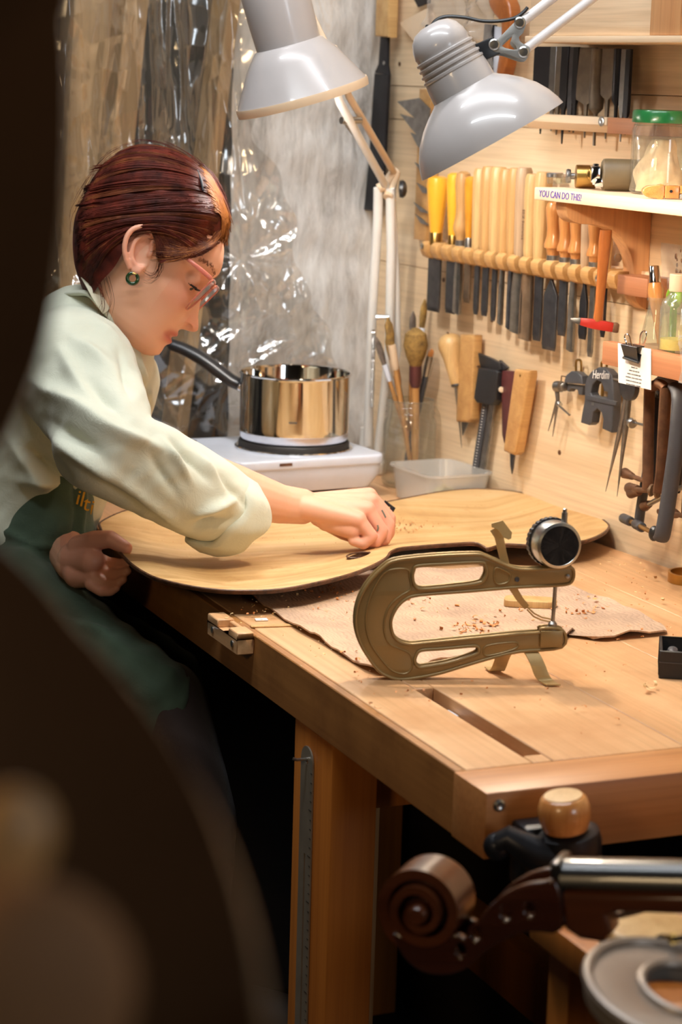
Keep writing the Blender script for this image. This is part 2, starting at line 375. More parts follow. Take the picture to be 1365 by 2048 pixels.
# wooden studs in the recess, leaning a little
M['stud'] = wood('old_stud', srgb(190, 158, 112), srgb(160, 126, 84), ax=2, freq=.5, rough=.7)
def back_xz(px, py, y=0.0):
    d = ray(px, py); nrm = np.array([WD[0], WD[1], 0]); o = CR + nrm*y
    P = CAM + d*(((o-CAM)@nrm)/(d@nrm)); return -(P-CR)@WN, P[2]
for (a, b, w, y) in (((276, 0), (243, 330), .036, -.004), ((470, 0), (430, 330), .020, -.008), ((190, 0), (170, 330), .062, .045)):
    if not w: continue
    xa, za = back_xz(*a, y); xb, zb = back_xz(*b, y); sl = (xa-xb)/(za-zb); x0 = xb-sl*zb
    g = G().add([(x0-w/2, y, 0), (x0+w/2, y, 0), (x0+w/2, y+.06, 0), (x0-w/2, y+.06, 0)]+[(x0+sl*2.6-w/2, y, 2.6), (x0+sl*2.6+w/2, y, 2.6), (x0+sl*2.6+w/2, y+.06, 2.6), (x0+sl*2.6-w/2, y+.06, 2.6)],
                [(0, 3, 2, 1), (4, 5, 6, 7), (0, 1, 5, 4), (1, 2, 6, 5), (2, 3, 7, 6), (3, 0, 4, 7)])
    part('stud', g, M['stud'], w2, bevel=.002, seg=1)

# clear plastic sheet, crumpled, hung over the recess
def sheet():
    nx, nz = 330, 400
    X = np.linspace(0, 1, nx+1); Z = np.linspace(.857, 1.75, nz+1); XX, ZZ = np.meshgrid(X, Z)
    right = -.235+.17*np.clip((1.42-ZZ)/.45, 0, 1)**1.3+.010*np.sin(ZZ*31)+.006*np.sin(ZZ*77+1); left = -.80
    PX = left+(right-left)*XX; rg = np.random.default_rng(11)
    low = np.clip((1.38-ZZ)/.25, 0, 1)                        # hangs in long folds above, crumpled below
    def cells(n, sz, seed):
        r = np.random.default_rng(seed); cx = r.uniform(-.85, 0, n); cz = r.uniform(.8, 1.75, n)*sz
        f1 = np.full(PX.shape, 9.0)
        for a, b in zip(cx, cz): f1 = np.minimum(f1, np.hypot(PX-a, (ZZ*sz-b)))
        return f1
    D = .26*cells(90, 1.0, 1)*low+.34*cells(40, .22, 2)*(1-low)+.24*cells(420, .8, 3)*(.35+.65*low)+.17*cells(300, .35, 5)*(1-low*.6)
    for k in range(46):       # sharp ridges
        lowz = rg.random() < .6; cx = rg.uniform(-.7, -.05); cz = rg.uniform(.85, 1.3) if lowz else rg.uniform(1.2, 1.75)
        th = rg.uniform(0, math.pi) if lowz else math.pi/2+.09+rg.normal()*.08
        u = (PX-cx)*math.cos(th)+(ZZ-cz)*math.sin(th); v = -(PX-cx)*math.sin(th)+(ZZ-cz)*math.cos(th)
        L = rg.uniform(.04, .12) if lowz else rg.uniform(.10, .35); w = rg.uniform(.006, .016)
        D += (rg.choice([-1, 1])*rg.uniform(.3, .8))*w*np.exp(-(u/L)**2)*np.exp(-np.abs(v)/w*1.2)
    fx, fz = back_xz(462, 515); an = np.arctan2(ZZ-fz, PX-fx); rr = np.hypot(ZZ-fz, PX-fx)
    D += .012*np.abs(np.sin(an*4.5+.6))*np.exp(-rr/.10)*np.clip(rr/.03, 0, 1)
    D += .010*np.sin(PX*14+ZZ*2)+.006*np.sin(PX*33-ZZ*4)
    D -= D.mean()
    g = G(); V = np.stack([PX, -(.036+.012*np.clip((ZZ-1.06)/.1, 0, 1))-np.clip(D*1.15, -.022-.008*np.clip((ZZ-1.06)/.1, 0, 1), .022+.036*np.clip((ZZ-1.06)/.1, 0, 1)), ZZ], -1).reshape(-1, 3)
    F = [(j*(nx+1)+i, j*(nx+1)+i+1, (j+1)*(nx+1)+i+1, (j+1)*(nx+1)+i) for j in range(nz) for i in range(nx)]
    g.add(V, F); return g
M['sheet'] = glass('clear_dust_sheet', (.93, .92, .90, 1), .11, .075, srgb(208, 198, 178), 2.0)
o = solo('plastic_sheet', 'crumpled clear plastic dust sheet hung over the recess behind the woman', 'plastic sheet', sheet(), M['sheet'], BM, smooth=75)
# sheet is stapled to a batten at its top edge
st = struct('trim_1', G().box((-1.25, -.03, 1.74), (-.2, .10, 1.80)), M['stud']); st.matrix_world = BM

# ================================================================== THE WORKBENCH
def wallx(y, out=.004): return float(W0[0]-WN[0]*0-(y-W0[1])*math.tan(WA)-out)
wbn = thing('workbench', 'heavy beech workbench with a slot in its top, strewn with shavings', 'workbench', T(0, 0, 0))
ZL, Y0, Y1, YE = ZB-.06, 1.671, 3.12, 1.606
def slab(x0, x1, y0, y1, z0=ZL, z1=ZB):
    return G().box((x0, y0, z0), (x1, y1, z1))
def topplank(g, m=None): part('plank', g, m or M['bench'], wbn, bevel=.0011, seg=1)
topplank(slab(.8485, .9155, Y0, Y1)); topplank(slab(.9365, 1.075, Y0, Y1)); topplank(slab(1.0755, 1.215, Y0, Y1)); topplank(slab(1.2155, 1.34, Y0, Y1))
xa, xb = wallx(Y0), wallx(Y1)
topplank(G().prism([(1.3405, Y0), (xa-.006, Y0), (xb-.006, Y1), (1.3405, Y1)], ZL, ZB))
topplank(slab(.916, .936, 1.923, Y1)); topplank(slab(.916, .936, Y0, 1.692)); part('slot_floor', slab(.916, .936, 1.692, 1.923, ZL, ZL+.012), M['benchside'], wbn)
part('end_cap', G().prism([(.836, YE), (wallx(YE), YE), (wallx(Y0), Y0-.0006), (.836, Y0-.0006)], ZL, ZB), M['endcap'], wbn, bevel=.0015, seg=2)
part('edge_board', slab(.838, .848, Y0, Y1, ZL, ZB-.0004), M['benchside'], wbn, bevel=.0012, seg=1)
part('bench_dog', slab(.9165, .9355, 1.862, 1.884, ZL+.012, ZB-.012), M['white'], wbn, bevel=.001, label='pale steel bench dog sunk in the slot')
for px, py in ((998, 1610), (995, 1696)):
    d = ray(px, py); P = CAM+d*((YE-CAM[1])/d[1])
    s = part('screw', G().lathe([(.0055, 0), (.0055, .0015), (.0035, .003), (.0018, .002)], 14, FZ(P, (0, -1, 0))), M['zinc'], wbn)
# stop block screwed to the long edge, with a stepped notch
blk = G(); bx0 = .8378
for (lo, hi) in (((-.020, 2.172, ZB-.022), (0, 2.268, ZB-.006)), ((-.020, 2.235, ZB-.006), (0, 2.268, ZB+.003)), ((-.020, 2.172, ZB-.006), (0, 2.200, ZB+.003)), ((-.006, 2.200, ZB-.006), (0, 2.235, ZB+.001))):
    blk.box((bx0+lo[0], lo[1], lo[2]), (bx0+hi[0], hi[1], hi[2]))
sb = part('stop_block', blk, M['bench'], wbn, bevel=.0012, seg=1)
for y in (2.186, 2.250): part('screw', G().lathe([(.004, 0), (.004, .0012), (.0015, .002)], 12, FZ((bx0-.020, y, ZB-.012), (-1, 0, 0))), M['zinc'], sb)
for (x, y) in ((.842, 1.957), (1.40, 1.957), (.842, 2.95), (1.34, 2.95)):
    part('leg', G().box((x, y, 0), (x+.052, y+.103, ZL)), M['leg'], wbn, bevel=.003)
part('rail', G().box((.895, 1.985, ZL-.085), (1.40, 2.025, ZL-.001)), M['leg'], wbn, bevel=.002)
part('rail', G().box((.85, 2.061, .06), (.886, 2.949, .14)), M['leg'], wbn, bevel=.002)
part('rail', G().box((1.405, 2.061, .16), (1.441, 2.949, .25)), M['leg'], wbn, bevel=.002)

# steel rule on a nail in the leg
def legface(px, py): d = ray(px, py); return CAM+d*((.842-CAM[0])/d[0])
ra, rb = legface(618, 1522), legface(592, 2030)
ru = thing('steel_rule', 'long steel rule hung from a nail on the bench leg', 'ruler', T(.8405, ra[1], ra[2]))
out = [(-.016, -.62), (.016, -.62), (.016, 0)]+[(.016*math.cos(t), .016*math.sin(t)) for t in np.linspace(.2, math.pi-.2, 9)]+[(-.016, 0)]
hole = [(.0035*math.cos(t), .0035*math.sin(t)) for t in np.linspace(0, 2*math.pi, 14)[:-1]]
slot = [(-.002, -.10), (.002, -.10), (.002, -.30), (-.002, -.30)]
RM = Matrix(((0, 0, 1, 0), (-1, 0, 0, 0), (0, 1, 0, 0), (0, 0, 0, 1)))   # plate XY -> world -y, z
TL = Matrix.Rotation(math.radians(-.5), 4, 'X')
part('blade', plate([out, hole, slot], .0016), M['rulesteel'], ru, M=TL @ RM)
gg = G()
for k in range(60): gg.box((-.0012, -.016, -.60+.01*k), (-.0010, -.016+(.008 if k % 5 == 0 else .004), -.60+.01*k+.0007))
part('graduations', gg, M['blacksteel'], ru, M=TL, smooth=0, kind='stuff')
part('nail', G().tube([(.004, 0, .002), (-.012, 0, .0025), (-.016, 0.001, .004)], .0017, 8), M['zinc'], ru)
# grey post standing under the bench
o = solo('wooden_post', 'thin grey wooden post standing in the dark under the workbench', 'post', G().box((1.02, 2.30, 0), (1.055, 2.33, ZL-.002)), M['greywood'], bevel=.002)

# ================================================================== MAT, SHAVINGS
def mat_mesh():
    top = [(480, 1190), (500, 1198), (540, 1222), (600, 1262), (640, 1283), (690, 1315), (755, 1348), (830, 1340), (900, 1318), (1000, 1303), (1060, 1297), (1110, 1291), (1140, 1272), (1158, 1269), (1200, 1281), (1260, 1276), (1330, 1268), (1322, 1255), (1260, 1228), (1200, 1197), (1100, 1165), (1020, 1150), (900, 1140), (700, 1150)]
    pl = [atz(x, y, ZB+.0015)[:2] for x, y in top]
    g = G(); n = len(pl); c = np.mean(pl, 0); rings = 9; V = []; F = []
    P = np.array(smooth_poly(pl, 4)); n = len(P)
    for r in range(rings+1):
        t = r/rings
        for k in range(n):
            p = c+(P[k]-c)*t
            e = math.exp(-((t-1)/.12)**2)
            z = ZB+.0034+.0006*math.sin(70*p[0]+20*p[1])*t + e*(.0034+.0022*math.sin(k*.55)+.0014*math.sin(k*1.7))
            V.append((p[0], p[1], z))
    for r in range(rings):
        for k in range(n):
            k2 = (k+1) % n; F.append((r*n+k, r*n+k2, (r+1)*n+k2, (r+1)*n+k))
    m = len(V); V += [(x, y, z-.0018) for x, y, z in V[rings*n:]]
    for k in range(n):
        k2 = (k+1) % n; F.append((rings*n+k, rings*n+k2, m+k2, m+k))
    return g.add(V, F)
def matmat():
    k = N('grey_brown_hide_mat'); mp = k.coords(); a = k.noise(mp, 14, 6, .6); w = k.n('ShaderNodeTexWave'); w.inputs['Scale'].default_value = 60; w.inputs['Distortion'].default_value = 14; w.inputs['Detail'].default_value = 3; w.inputs['Detail Scale'].default_value = .7; k.l(mp, 'Vector', w, 'Vector')
    r = k.ramp(a, 'Fac', [(.3, srgb(168, 140, 118)), (.6, srgb(200, 168, 140)), (.8, srgb(214, 182, 150))])
    r2 = k.ramp(w, 'Fac', [(.1, (.84, .82, .8, 1)), (.5, (1, 1, 1, 1)), (.95, (1.0, .98, .95, 1))]); mx = k.mix(.8, (r, 'Color'), (r2, 'Color'), 'MULTIPLY')
    k.l(mx, 2, k.p, 'Base Color'); k.set(Roughness=.8); k.bump(w, 'Fac', .3, .001); return k.m
P = atz(190, 997, ZB); solo('black_bar', 'slim black bar lying on the bench behind the apron at the left', 'bar', G().box((-.05, -.006, 0), (.035, .006, .008)), M['black'], VF((P[0], P[1], ZB+.0003)), bevel=.001)
solo('hide_mat', 'thin grey-brown hide mat with curled edges lying under the brass-coloured thickness gauge', 'mat', mat_mesh(), matmat(), smooth=60)

# wood shavings: tiny curls and flakes on bench, mat and plate (nobody could count them)
M['shaving'] = plain('orange_wood_shavings', srgb(222, 146, 84), .6, var=.3, vs=25)
M['shaving_pale'] = plain('pale_wood_shavings', srgb(240, 206, 150), .6, var=.15, vs=25)
def curl(g, p, s, rg):
    n = 6; a0 = rg.uniform(0, 6.28); t = rg.uniform(.8, 4.2); r = s*rg.uniform(.3, .7); w = s*rg.uniform(.3, .7); th = rg.uniform(0, 6.28)
    ca, sa = math.cos(th), math.sin(th); V = []
    for i in range(n+1):
        q = a0+t*i/n; u = r*math.cos(q); z = r*(1+math.sin(q))*.55
        for v in (-w/2, w/2):
            V.append((p[0]+ca*u-sa*v, p[1]+sa*u+ca*v, p[2]+z+.0004))
    g.add(V, [(2*i, 2*i+1, 2*i+3, 2*i+2) for i in range(n)])
def shavings(spots, mat, name, label, seed, zf):
    rg = np.random.default_rng(seed); g = G()
    for (px, py, sx, sy, cnt, smin, smax) in spots:
        for k in range(cnt):
            x = px+rg.normal()*sx; y = py+rg.normal()*sy
            P = atz(x, y, ZB); P[2] = zf(P)
            curl(g, P, rg.uniform(smin, smax), rg)
    o = solo(name, label, 'shavings', g, mat, smooth=70); o['kind'] = 'stuff'
zmat = lambda P: ZB+.0035
shavings([(930, 1265, 30, 10, 22, .003, .008), (965, 1258, 12, 6, 12, .004, .011), (1150, 1220, 35, 10, 26, .004, .011), (1035, 1242, 90, 25, 26, .003, .009), (700, 1210, 45, 12, 30, .002, .005), (820, 1200, 30, 10, 30, .002, .005), (640, 1185, 40, 5, 25, .002, .006), (740, 1325, 30, 14, 14, .002, .007), (800, 1390, 90, 22, 20, .002, .006), (600, 1235, 70, 14, 26, .0015, .004), (1200, 1330, 80, 60, 14, .002, .005), (1280, 1250, 60, 50, 26, .002, .005), (1060, 1400, 120, 40, 12, .002, .005), (1260, 1180, 50, 25, 20, .002, .005)], M['shaving'], 'orange_shavings', 'small curled orange wood shavings scattered over mat and bench top', 3, zmat)
shavings([(520, 1215, 40, 14, 40, .002, .006), (1255, 1130, 50, 14, 22, .002, .006), (700, 1240, 120, 30, 50, .001, .003), (1300, 1385, 8, 4, 3, .006, .012), (900, 1200, 160, 25, 50, .001, .003), (640, 1300, 40, 22, 24, .001, .003), (1290, 1200, 40, 30, 12, .003, .006)], M['shaving_pale'], 'pale_shavings', 'pale cream wood shavings scattered over mat and bench top', 5, zmat)
# oval spruce piece on the mat
P = atz(1060, 1207, ZB+.006)
out = smooth_poly([(-.030, -.006), (-.026, -.0125), (-.012, -.014), (.012, -.014), (.026, -.0125), (.031, -.004), (.031, .004), (.026, .0125), (.010, .015), (-.014, .015), (-.027, .012)], 4)
solo('oval_wood_piece', 'flat pale oval piece of spruce lying on the mat behind the gauge', 'wood piece', plate([out], .008, .001), M['tan'], VF((P[0], P[1], ZB+.0078)) @ R(math.radians(-3), 'Z'))
# scraper strip and slip of card near the stop block
for (px, py, L, w, m, nm, lb) in ((555, 1253, .06, .008, 'tan', 'wood_strip', 'thin flat pale wood strip lying near the bench edge by the stop block'), (523, 1241, .014, .009, 'paper', 'paper_scrap', 'small white paper scrap on the bench edge near the stop block')):
    P = atz(px, py, ZB); solo(nm, lb, nm.split('_')[1], G().box((-L/2, -w/2, 0), (L/2, w/2, .0015)), M[m], VF((P[0], P[1], ZB+.0003)) @ R(.25, 'Z'), bevel=.0003, seg=1)
# black lidless box with a brass piece in it, at the right edge
P = atz(1318, 1357, ZB); bxM = VF((P[0], P[1], ZB+.0003)) @ R(math.radians(-7), 'Z')
bb = thing('black_box', 'open black box holding a brass piece at the right end of the bench', 'box', bxM)
g = G(); w_, d_, h_ = .10, .066, .029
g.box((0, 0, .0), (w_, d_, .003)); g.box((0, 0, .003), (w_, .003, h_)); g.box((0, d_-.003, .003), (w_, d_, h_)); g.box((0, .003, .003), (.003, d_-.003, h_)); g.box((w_-.003, .003, .003), (w_, d_-.003, h_))
part('tray', g, M['blackmatte'], bb, bevel=.0006, seg=1)
part('lip_line', G().box((-.0006, -.0006, .0165), (w_+.0006, 0, .0175)), M['grey_dark'], bb)
foam = G().lathe([(.001, 0), (.010, 0), (.012, .012), (.007, .020), (.001, .022)], 14, T(.014, .034, .0034), sx=.7, sy=1.7)
part('foam_pad', foam, M['grey_dark'], bb)
o = solo('brass_plane', 'small polished brass finger plane body lying in the black box', 'plane', G().prism(smooth_poly([(0, 0), (.05, 0), (.055, .012), (.05, .024), (0, .024), (-.012, .012)], 4), 0, .016), M['brass'], bxM @ T(.044, .018, .0035), bevel=.002)
# brass-edged ring by the wall
P = atz(1368, 1165, ZB)
solo('brass_ring', 'brass ring lying on the bench against the right frame edge', 'ring', G().lathe([(.027, 0), (.030, 0), (.030, .012), (.027, .012), (.027, 0)], 40, sx=1, sy=1), M['brass'], T(P[0]+.012, P[1], ZB+.0003))

# ================================================================== CELLO PLATE ON THE BENCH
PB = [(204, 1042), (201, 1055), (212, 1075), (235, 1098), (262, 1126), (300, 1150), (340, 1163), (400, 1175), (470, 1181), (560, 1178), (650, 1161), (720, 1141), (770, 1117), (782, 1103), (800, 1096), (838, 1092), (904, 1087), (948, 1085), (966, 1091), (977, 1096), (1009, 1088), (1058, 1090), (1110, 1089), (1159, 1083), (1188, 1075), (1211, 1063), (1219, 1052), (1212, 1043), (1198, 1034), (1167, 1017), (1132, 1004), (1080, 993), (1014, 981), (948, 978), (886, 983), (829, 993), (772, 1004), (720, 1013), (640, 1010), (540, 1004), (430, 1003), (330, 1009), (255, 1020)]
def cello_plate():
    P2 = np.array([atz(x, y, ZB+.030)[:2] for x, y in PB]); dense = np.array(smooth_poly(P2, 5)); n = len(dense)
    mn, mx = dense.min(0), dense.max(0); st = .011; pts = [tuple(p) for p in dense]
    eye = [(718+24*math.cos(t), 1113+5.5*math.sin(t)-2.2*math.cos(t)) for t in np.linspace(0, 2*math.pi, 25)[:-1]]; eye = np.array([atz(x, y, ZB+.024)[:2] for x, y in eye]); pts += [tuple(p) for p in eye]; ne = len(eye)
    def sd(Q):   # distance to the outline
        A = dense; B = np.roll(dense, -1, 0); d = np.full(len(Q), 9.0)
        for a, b in zip(A, B):
            ab = b-a; t = np.clip(((Q-a)@ab)/(ab@ab+1e-12), 0, 1); d = np.minimum(d, np.hypot(*(Q-a-t[:, None]*ab).T))
        return d
    def inside(Q, poly):
        r = np.zeros(len(Q), bool); A = poly; B = np.roll(poly, -1, 0)
        for (x1, y1), (x2, y2) in zip(A, B):
            c = ((y1 > Q[:, 1]) != (y2 > Q[:, 1])); xx = (x2-x1)*(Q[:, 1]-y1)/(y2-y1+1e-15)+x1; r ^= c & (Q[:, 0] < xx)
        return r
    gx, gy = np.meshgrid(np.arange(mn[0], mx[0], st), np.arange(mn[1], mx[1], st)); Q = np.stack([gx.ravel(), gy.ravel()], 1)
    Q = Q[inside(Q, dense)]; Q = Q[sd(Q) > .004]; Q = Q[~inside(Q, eye)]; pts += [tuple(p) for p in Q]
    ed = [(i, (i+1) % n) for i in range(n)]+[(n+i, n+(i+1) % ne) for i in range(ne)]
    r = delaunay_2d_cdt([Vector(p) for p in pts], ed, [], 0, 1e-7)
    V2 = np.array([tuple(v) for v in r[0]]); F = [tuple(f) for f in r[2]]; cen = np.array([V2[list(f)].mean(0) for f in F])
    keep = inside(cen, dense) & ~inside(cen, eye); F = [f for f, k in zip(F, keep) if k]
    # outline edges of the kept faces
    d = sd(V2); dep = np.clip(d/.11, 0, 1); dep = dep*dep*(3-2*dep)
    z = ZB+.030-.018*dep; zb = z-.0045
    flip = []
    for f in F:
        a, b, c = (V2[i] for i in f[:3]); flip.append(f if (b[0]-a[0])*(c[1]-a[1])-(b[1]-a[1])*(c[0]-a[0]) > 0 else f[::-1])
    cnt = {}
    for f in flip:
        for i in range(len(f)): cnt[(f[i], f[(i+1) % len(f)])] = 1
    bd = [e for e in cnt if (e[1], e[0]) not in cnt]
    top = G().add(np.column_stack([V2, z]), flip)
    N_ = len(V2); und = G().add(np.concatenate([np.column_stack([V2, z]), np.column_stack([V2, zb])]), [tuple(N_+i for i in f[::-1]) for f in flip]+[(a, N_+a, N_+b, b) for a, b in bd])
    return top, und, dense, eye
top, und, DENSE, EYE = cello_plate()
def plate_wood():
    k = N('spruce_plate_inside'); 
    mp = k.coords((3, 60, 10)); mp.inputs['Rotation'].default_value = (0, 0, math.radians(14)); a = k.noise(mp, 1.0, 4, .5, .2)
    mp2 = k.coords(); b = k.noise(mp2, 7, 6, .65); c = k.noise(mp2, 55, 5, .7)
    r = k.ramp(a, 'Fac', [(.3, srgb(188, 146, 92)), (.5, srgb(204, 166, 112)), (.7, srgb(214, 178, 128))])
    rb = k.ramp(b, 'Fac', [(.35, (.74, .66, .54, 1)), (.52, (1, 1, 1, 1)), (.72, (1.06, 1.08, 1.12, 1))]); mx = k.mix(.75, (r, 'Color'), (rb, 'Color'), 'MULTIPLY')
    rc = k.ramp(c, 'Fac', [(.60, (1, 1, 1, 1)), (.72, (.72, .56, .38, 1))]); m2 = k.mix(.6, (mx, 2), (rc, 'Color'), 'MULTIPLY')
    k.l(m2, 2, k.p, 'Base Color'); k.set(Roughness=.55); k.bump(c, 'Fac', .15, .001); return k.m
M['plate_in'] = plate_wood()
M['plate_rim'] = plain('crusty_brown_varnish_rim', srgb(96, 62, 40), .5, var=.4, vs=120, bump=.5)
cp = thing('cello_plate', 'carved cello plate, hollow side up, being scraped on the bench', 'cello plate', T(0, 0, 0))
part('plate', top, M['plate_in'], cp, smooth=60); part('varnished_underside', und, M['plate_rim'], cp, smooth=40)
rim = G(); cc = DENSE.mean(0)
rim.tube([(p[0], p[1], ZB+.0293) for p in DENSE], .0017, 6, closed=True); part('rim_edge', rim, M['plate_rim'], cp)
part('sound_hole_edge', G().tube([(p[0], p[1], ZB+.0255-.0) for p in EYE], .0012, 6, closed=True), M['plate_rim'], cp)
# support battens that hold the plate off the bench
for k, (px, py, rot) in enumerate(((420, 1090, .3), (1050, 1040, .1))):
    P = atz(px, py, ZB); solo('support_batten', ('dark batten under the left end of the cello plate', 'dark batten under the right end of the cello plate')[k], 'batten', G().box((-.06, -.012, 0), (.06, .012, .0072)), M['leg'], T(P[0], P[1], ZB+.0002) @ R(rot, 'Z'), bevel=.001, seg=1)
rg = np.random.default_rng(21)
def zplate(P):
    d = min(np.hypot(*(DENSE-P[:2]).T)); t = min(1, d/.11); return ZB+.0306-.018*t*t*(3-2*t)
shavings([(800, 1078, 22, 4, 70, .0015, .004), (850, 1072, 24, 5, 36, .001, .003), (350, 1085, 60, 16, 50, .0008, .002), (560, 1095, 60, 8, 30, .001, .002), (430, 1120, 50, 10, 30, .0008, .002)], M['shaving'], 'scraped_dust', 'orange dust and curls scraped off on the cello plate by the hand', 9, zplate)

# ================================================================== LAMPS
def bulb_mat(name, c, s):
    k = N(name); k.p.inputs['Emission Color'].default_value = c; k.p.inputs['Emission Strength'].default_value = s; return k.m
M['bulb_front'] = bulb_mat('front_bulb_glow', (1, .86, .68, 1), 640)
M['bulb_rear'] = bulb_mat('rear_bulb_glow', (1, .95, .90, 1), 430)
def axis_dir(ix, iy, tilt):
    l = math.hypot(ix, iy); return (ix/l*math.cos(tilt))*_r-(iy/l*math.cos(tilt))*_u+math.sin(tilt)*_f
# front lamp -----------------------------------------------------------
D1 = 2.35; A1 = axis_dir(105, 187, math.radians(8)); C1 = atd(985, 283, D1)
L1 = thing('desk_lamp', 'grey bell-shaped desk lamp with ribbed neck hanging in front of the tool wall', 'lamp', FZ(C1, A1, _r))
outer = [(.0855, 0), (.0835, -.008), (.079, -.019), (.071, -.032), (.060, -.044), (.048, -.054), (.0385, -.0605), (.0365, -.0625)]
inner = [(r-.0018, z) for r, z in outer]
part('shade', G().lathe(outer+[(.034, -.064), (.033, -.064)]+inner[::-1]+[(.0855, 0)], 64), M['lampgrey'], L1, smooth=50)
part('shade_lining', G().lathe([(.0832, -.0005), (.081, -.008), (.0765, -.019), (.0685, -.032), (.0575, -.044), (.0455, -.054), (.0335, -.0615), (.0005, -.064)], 48, cap=False), M['lampinside'], L1, smooth=60)
neck = [(.0362, -.0628), (.0355, -.078), (.0345, -.0845)]
for k in range(4):
    z = -.0855-.0065*k; r = .0345-.0007*k; neck += [(r+.0008, z), (r+.0008, z-.0022), (r-.0016, z-.0032), (r-.0016, z-.0056)]
neck += [(.0315, -.113), (.0300, -.121), (.0265, -.1295), (.020, -.136), (.011, -.139), (.0005, -.1395)]
part('neck', G().lathe(neck, 56), M['lampgrey'], L1, smooth=30)
part('bulb', G().ball((0, 0, -.036), .019, 20, 12), M['bulb_front'], L1, label='lit bulb')
Li = L1.matrix_world.inverted()
def loc1(px, py, dd=0.0): return Li @ Vector(atd(px, py, D1+dd))
g = G(); pt = [loc1(855, 57, .0), loc1(880, 66, .0)]
part('cap_boot', G().tube([loc1(863, 70), loc1(866, 52)], .0085, 4), M['black'], L1, bevel=.001, seg=1)
part('vent_slot', G().box((-.006, -.0025, -.0012), (.006, .0025, .0012), Li @ FZ(atd(877, 76, D1-.028), -ray(877, 76), _r) @ R(math.radians(-25), 'Z')), M['grey_dark'], L1)
part('swivel_block', G().box((-.014, -.010, -.011), (.016, .010, .011), Li @ FR(atd(965, 103, D1), atd(1000, 88, D1)-atd(965, 103, D1), -ray(965, 103))), M['black'], L1, bevel=.0015)
tri = [(985, 93), (1000, 75), (1040, 36), (1052, 42), (1050, 58), (1040, 70), (1042, 84), (1060, 95), (1058, 110), (1045, 118), (1008, 106), (990, 104)]
PL = FZ(atd(1022, 78, D1-.010), -_f, _r); PLi = PL.inverted()
o2 = [tuple((PLi @ Vector(atd(x, y, D1-.010)))[:2]) for x, y in tri]
hole = [tuple((PLi @ Vector(atd(x, y, D1-.010)))[:2]) for x, y in [(1004, 92), (1022, 72), (1027, 68), (1023, 82), (1032, 92), (1032, 100)]]
br = part('bracket', plate([smooth_poly(o2, 4), smooth_poly(hole, 3)], .0016, .0003, 1), M['bracketgrey'], L1, M=Li @ PL)
br2 = part('bracket', plate([smooth_poly(o2, 4), smooth_poly(hole, 3)], .0016, .0003, 1), M['bracketgrey'], L1, M=Li @ T(*( _f*.016)) @ PL)
for px, py in ((989, 89), (1040, 45), (1048, 104)):
    part('bolt', G().lathe([(.0060, 0), (.0060, .0012), (.0045, .0022), (.0045, .003), (.001, .0032)], 18, Li @ FZ(atd(px, py, D1-.0112), -ray(px, py), _r)), M['zinc'], L1)
e1, e2 = (1400, -232), (1420, -160)
part('arm', G().tube([loc1(1042, 46), loc1(1400, -232, .12)], .0052, 12), M['armgrey'], L1); part('arm', G().tube([loc1(1050, 100), loc1(1416, -178, .12)], .0052, 12), M['armgrey'], L1)
part('wall_pivot', G().box((-.02, -.02, -.05), (.02, .02, .05), Li @ T(*atd(1410, -205, D1+.12))), M['bracketgrey'], L1, bevel=.003)
pw = atd(1410, -205, D1+.12); ow = float((pw-W0)@WN)
part('wall_strut', G().tube([Li @ Vector(pw), Li @ Vector(pw-WN*(ow-.002))], .010, 12), M['bracketgrey'], L1)
cable = smooth_poly([loc1(*p) for p in ((862, 54), (874, 40), (895, 33), (930, 35), (965, 42), (1000, 42), (1030, 36), (1048, 24), (1056, 15))], 6, False)
part('cable', G().tube(cable, .0020, 8), M['black'], L1)
for px, py, c, s in ((1136, 28, 'amber', .0035), (893, 325, 'rust', .003), (886, 318, 'grey_dark', .0032)):
    pass
# rear lamp ------------------------------------------------------------
D2 = 2.80; A2 = axis_dir(60, 216, math.radians(15)); C2 = atd(605, 193, D2)
L2 = thing('desk_lamp', 'grey cone-shaped desk lamp with cream rim hanging above the saucepan', 'lamp', FZ(C2, A2, _r))
outer = [(.0845, 0), (.0850, -.004), (.060, -.047), (.0445, -.0665), (.0415, -.068)]
part('shade', G().lathe(outer+[(r-.0018, z) for r, z in outer[::-1]]+[(.0845, 0)], 64), M['lampgrey'], L2, smooth=30)
part('rim_lip', G().lathe([(.0860, -.005), (.0868, -.002), (.0860, .006), (.0835, .006), (.0835, -.004), (.0860, -.005)], 64), M['lamplip'], L2, smooth=50)
part('shade_lining', G().lathe([(.0825, -.001), (.082, -.004), (.058, -.046), (.042, -.065), (.0005, -.066)], 48, cap=False), M['lampinside'], L2, smooth=60)
part('neck', G().lathe([(.0412, -.0672), (.0425, -.10), (.0430, -.135), (.0415, -.150), (.034, -.164), (.015, -.170), (.0005, -.171)], 56), M['lampgrey'], L2, smooth=50)
part('bulb', G().ball((0, 0, -.036), .019, 20, 12), M['bulb_rear'], L2, label='lit bulb')
Li2 = L2.matrix_world.inverted()
def loc2(px, py, dd=0.0): return Li2 @ Vector(atd(px, py, D2+dd))
for px, py in ((586, 51), (597, 48)):
    part('vent_slot', G().box((-.0011, -.011, -.0015), (.0011, .011, .0015), Li2 @ FZ(atd(px, py, D2-.040), -ray(px, py), _r) @ R(math.radians(-14), 'Z')), M['grey_dark'], L2)
part('bracket', G().box((-.005, -.038, -.010), (.005, .038, .010), Li2 @ FZ(atd(632, 52, D2-.01), -_f, _r) @ R(math.radians(26), 'Z')), M['lamplip'], L2, bevel=.002)
for px, py in ((612, 10), (621, 58)): part('bolt', G().lathe([(.006, 0), (.006, .002), (.003, .004), (.001, .004)], 14, Li2 @ FZ(atd(px, py, D2-.022), -ray(px, py), _r)), M['zinc'], L2)
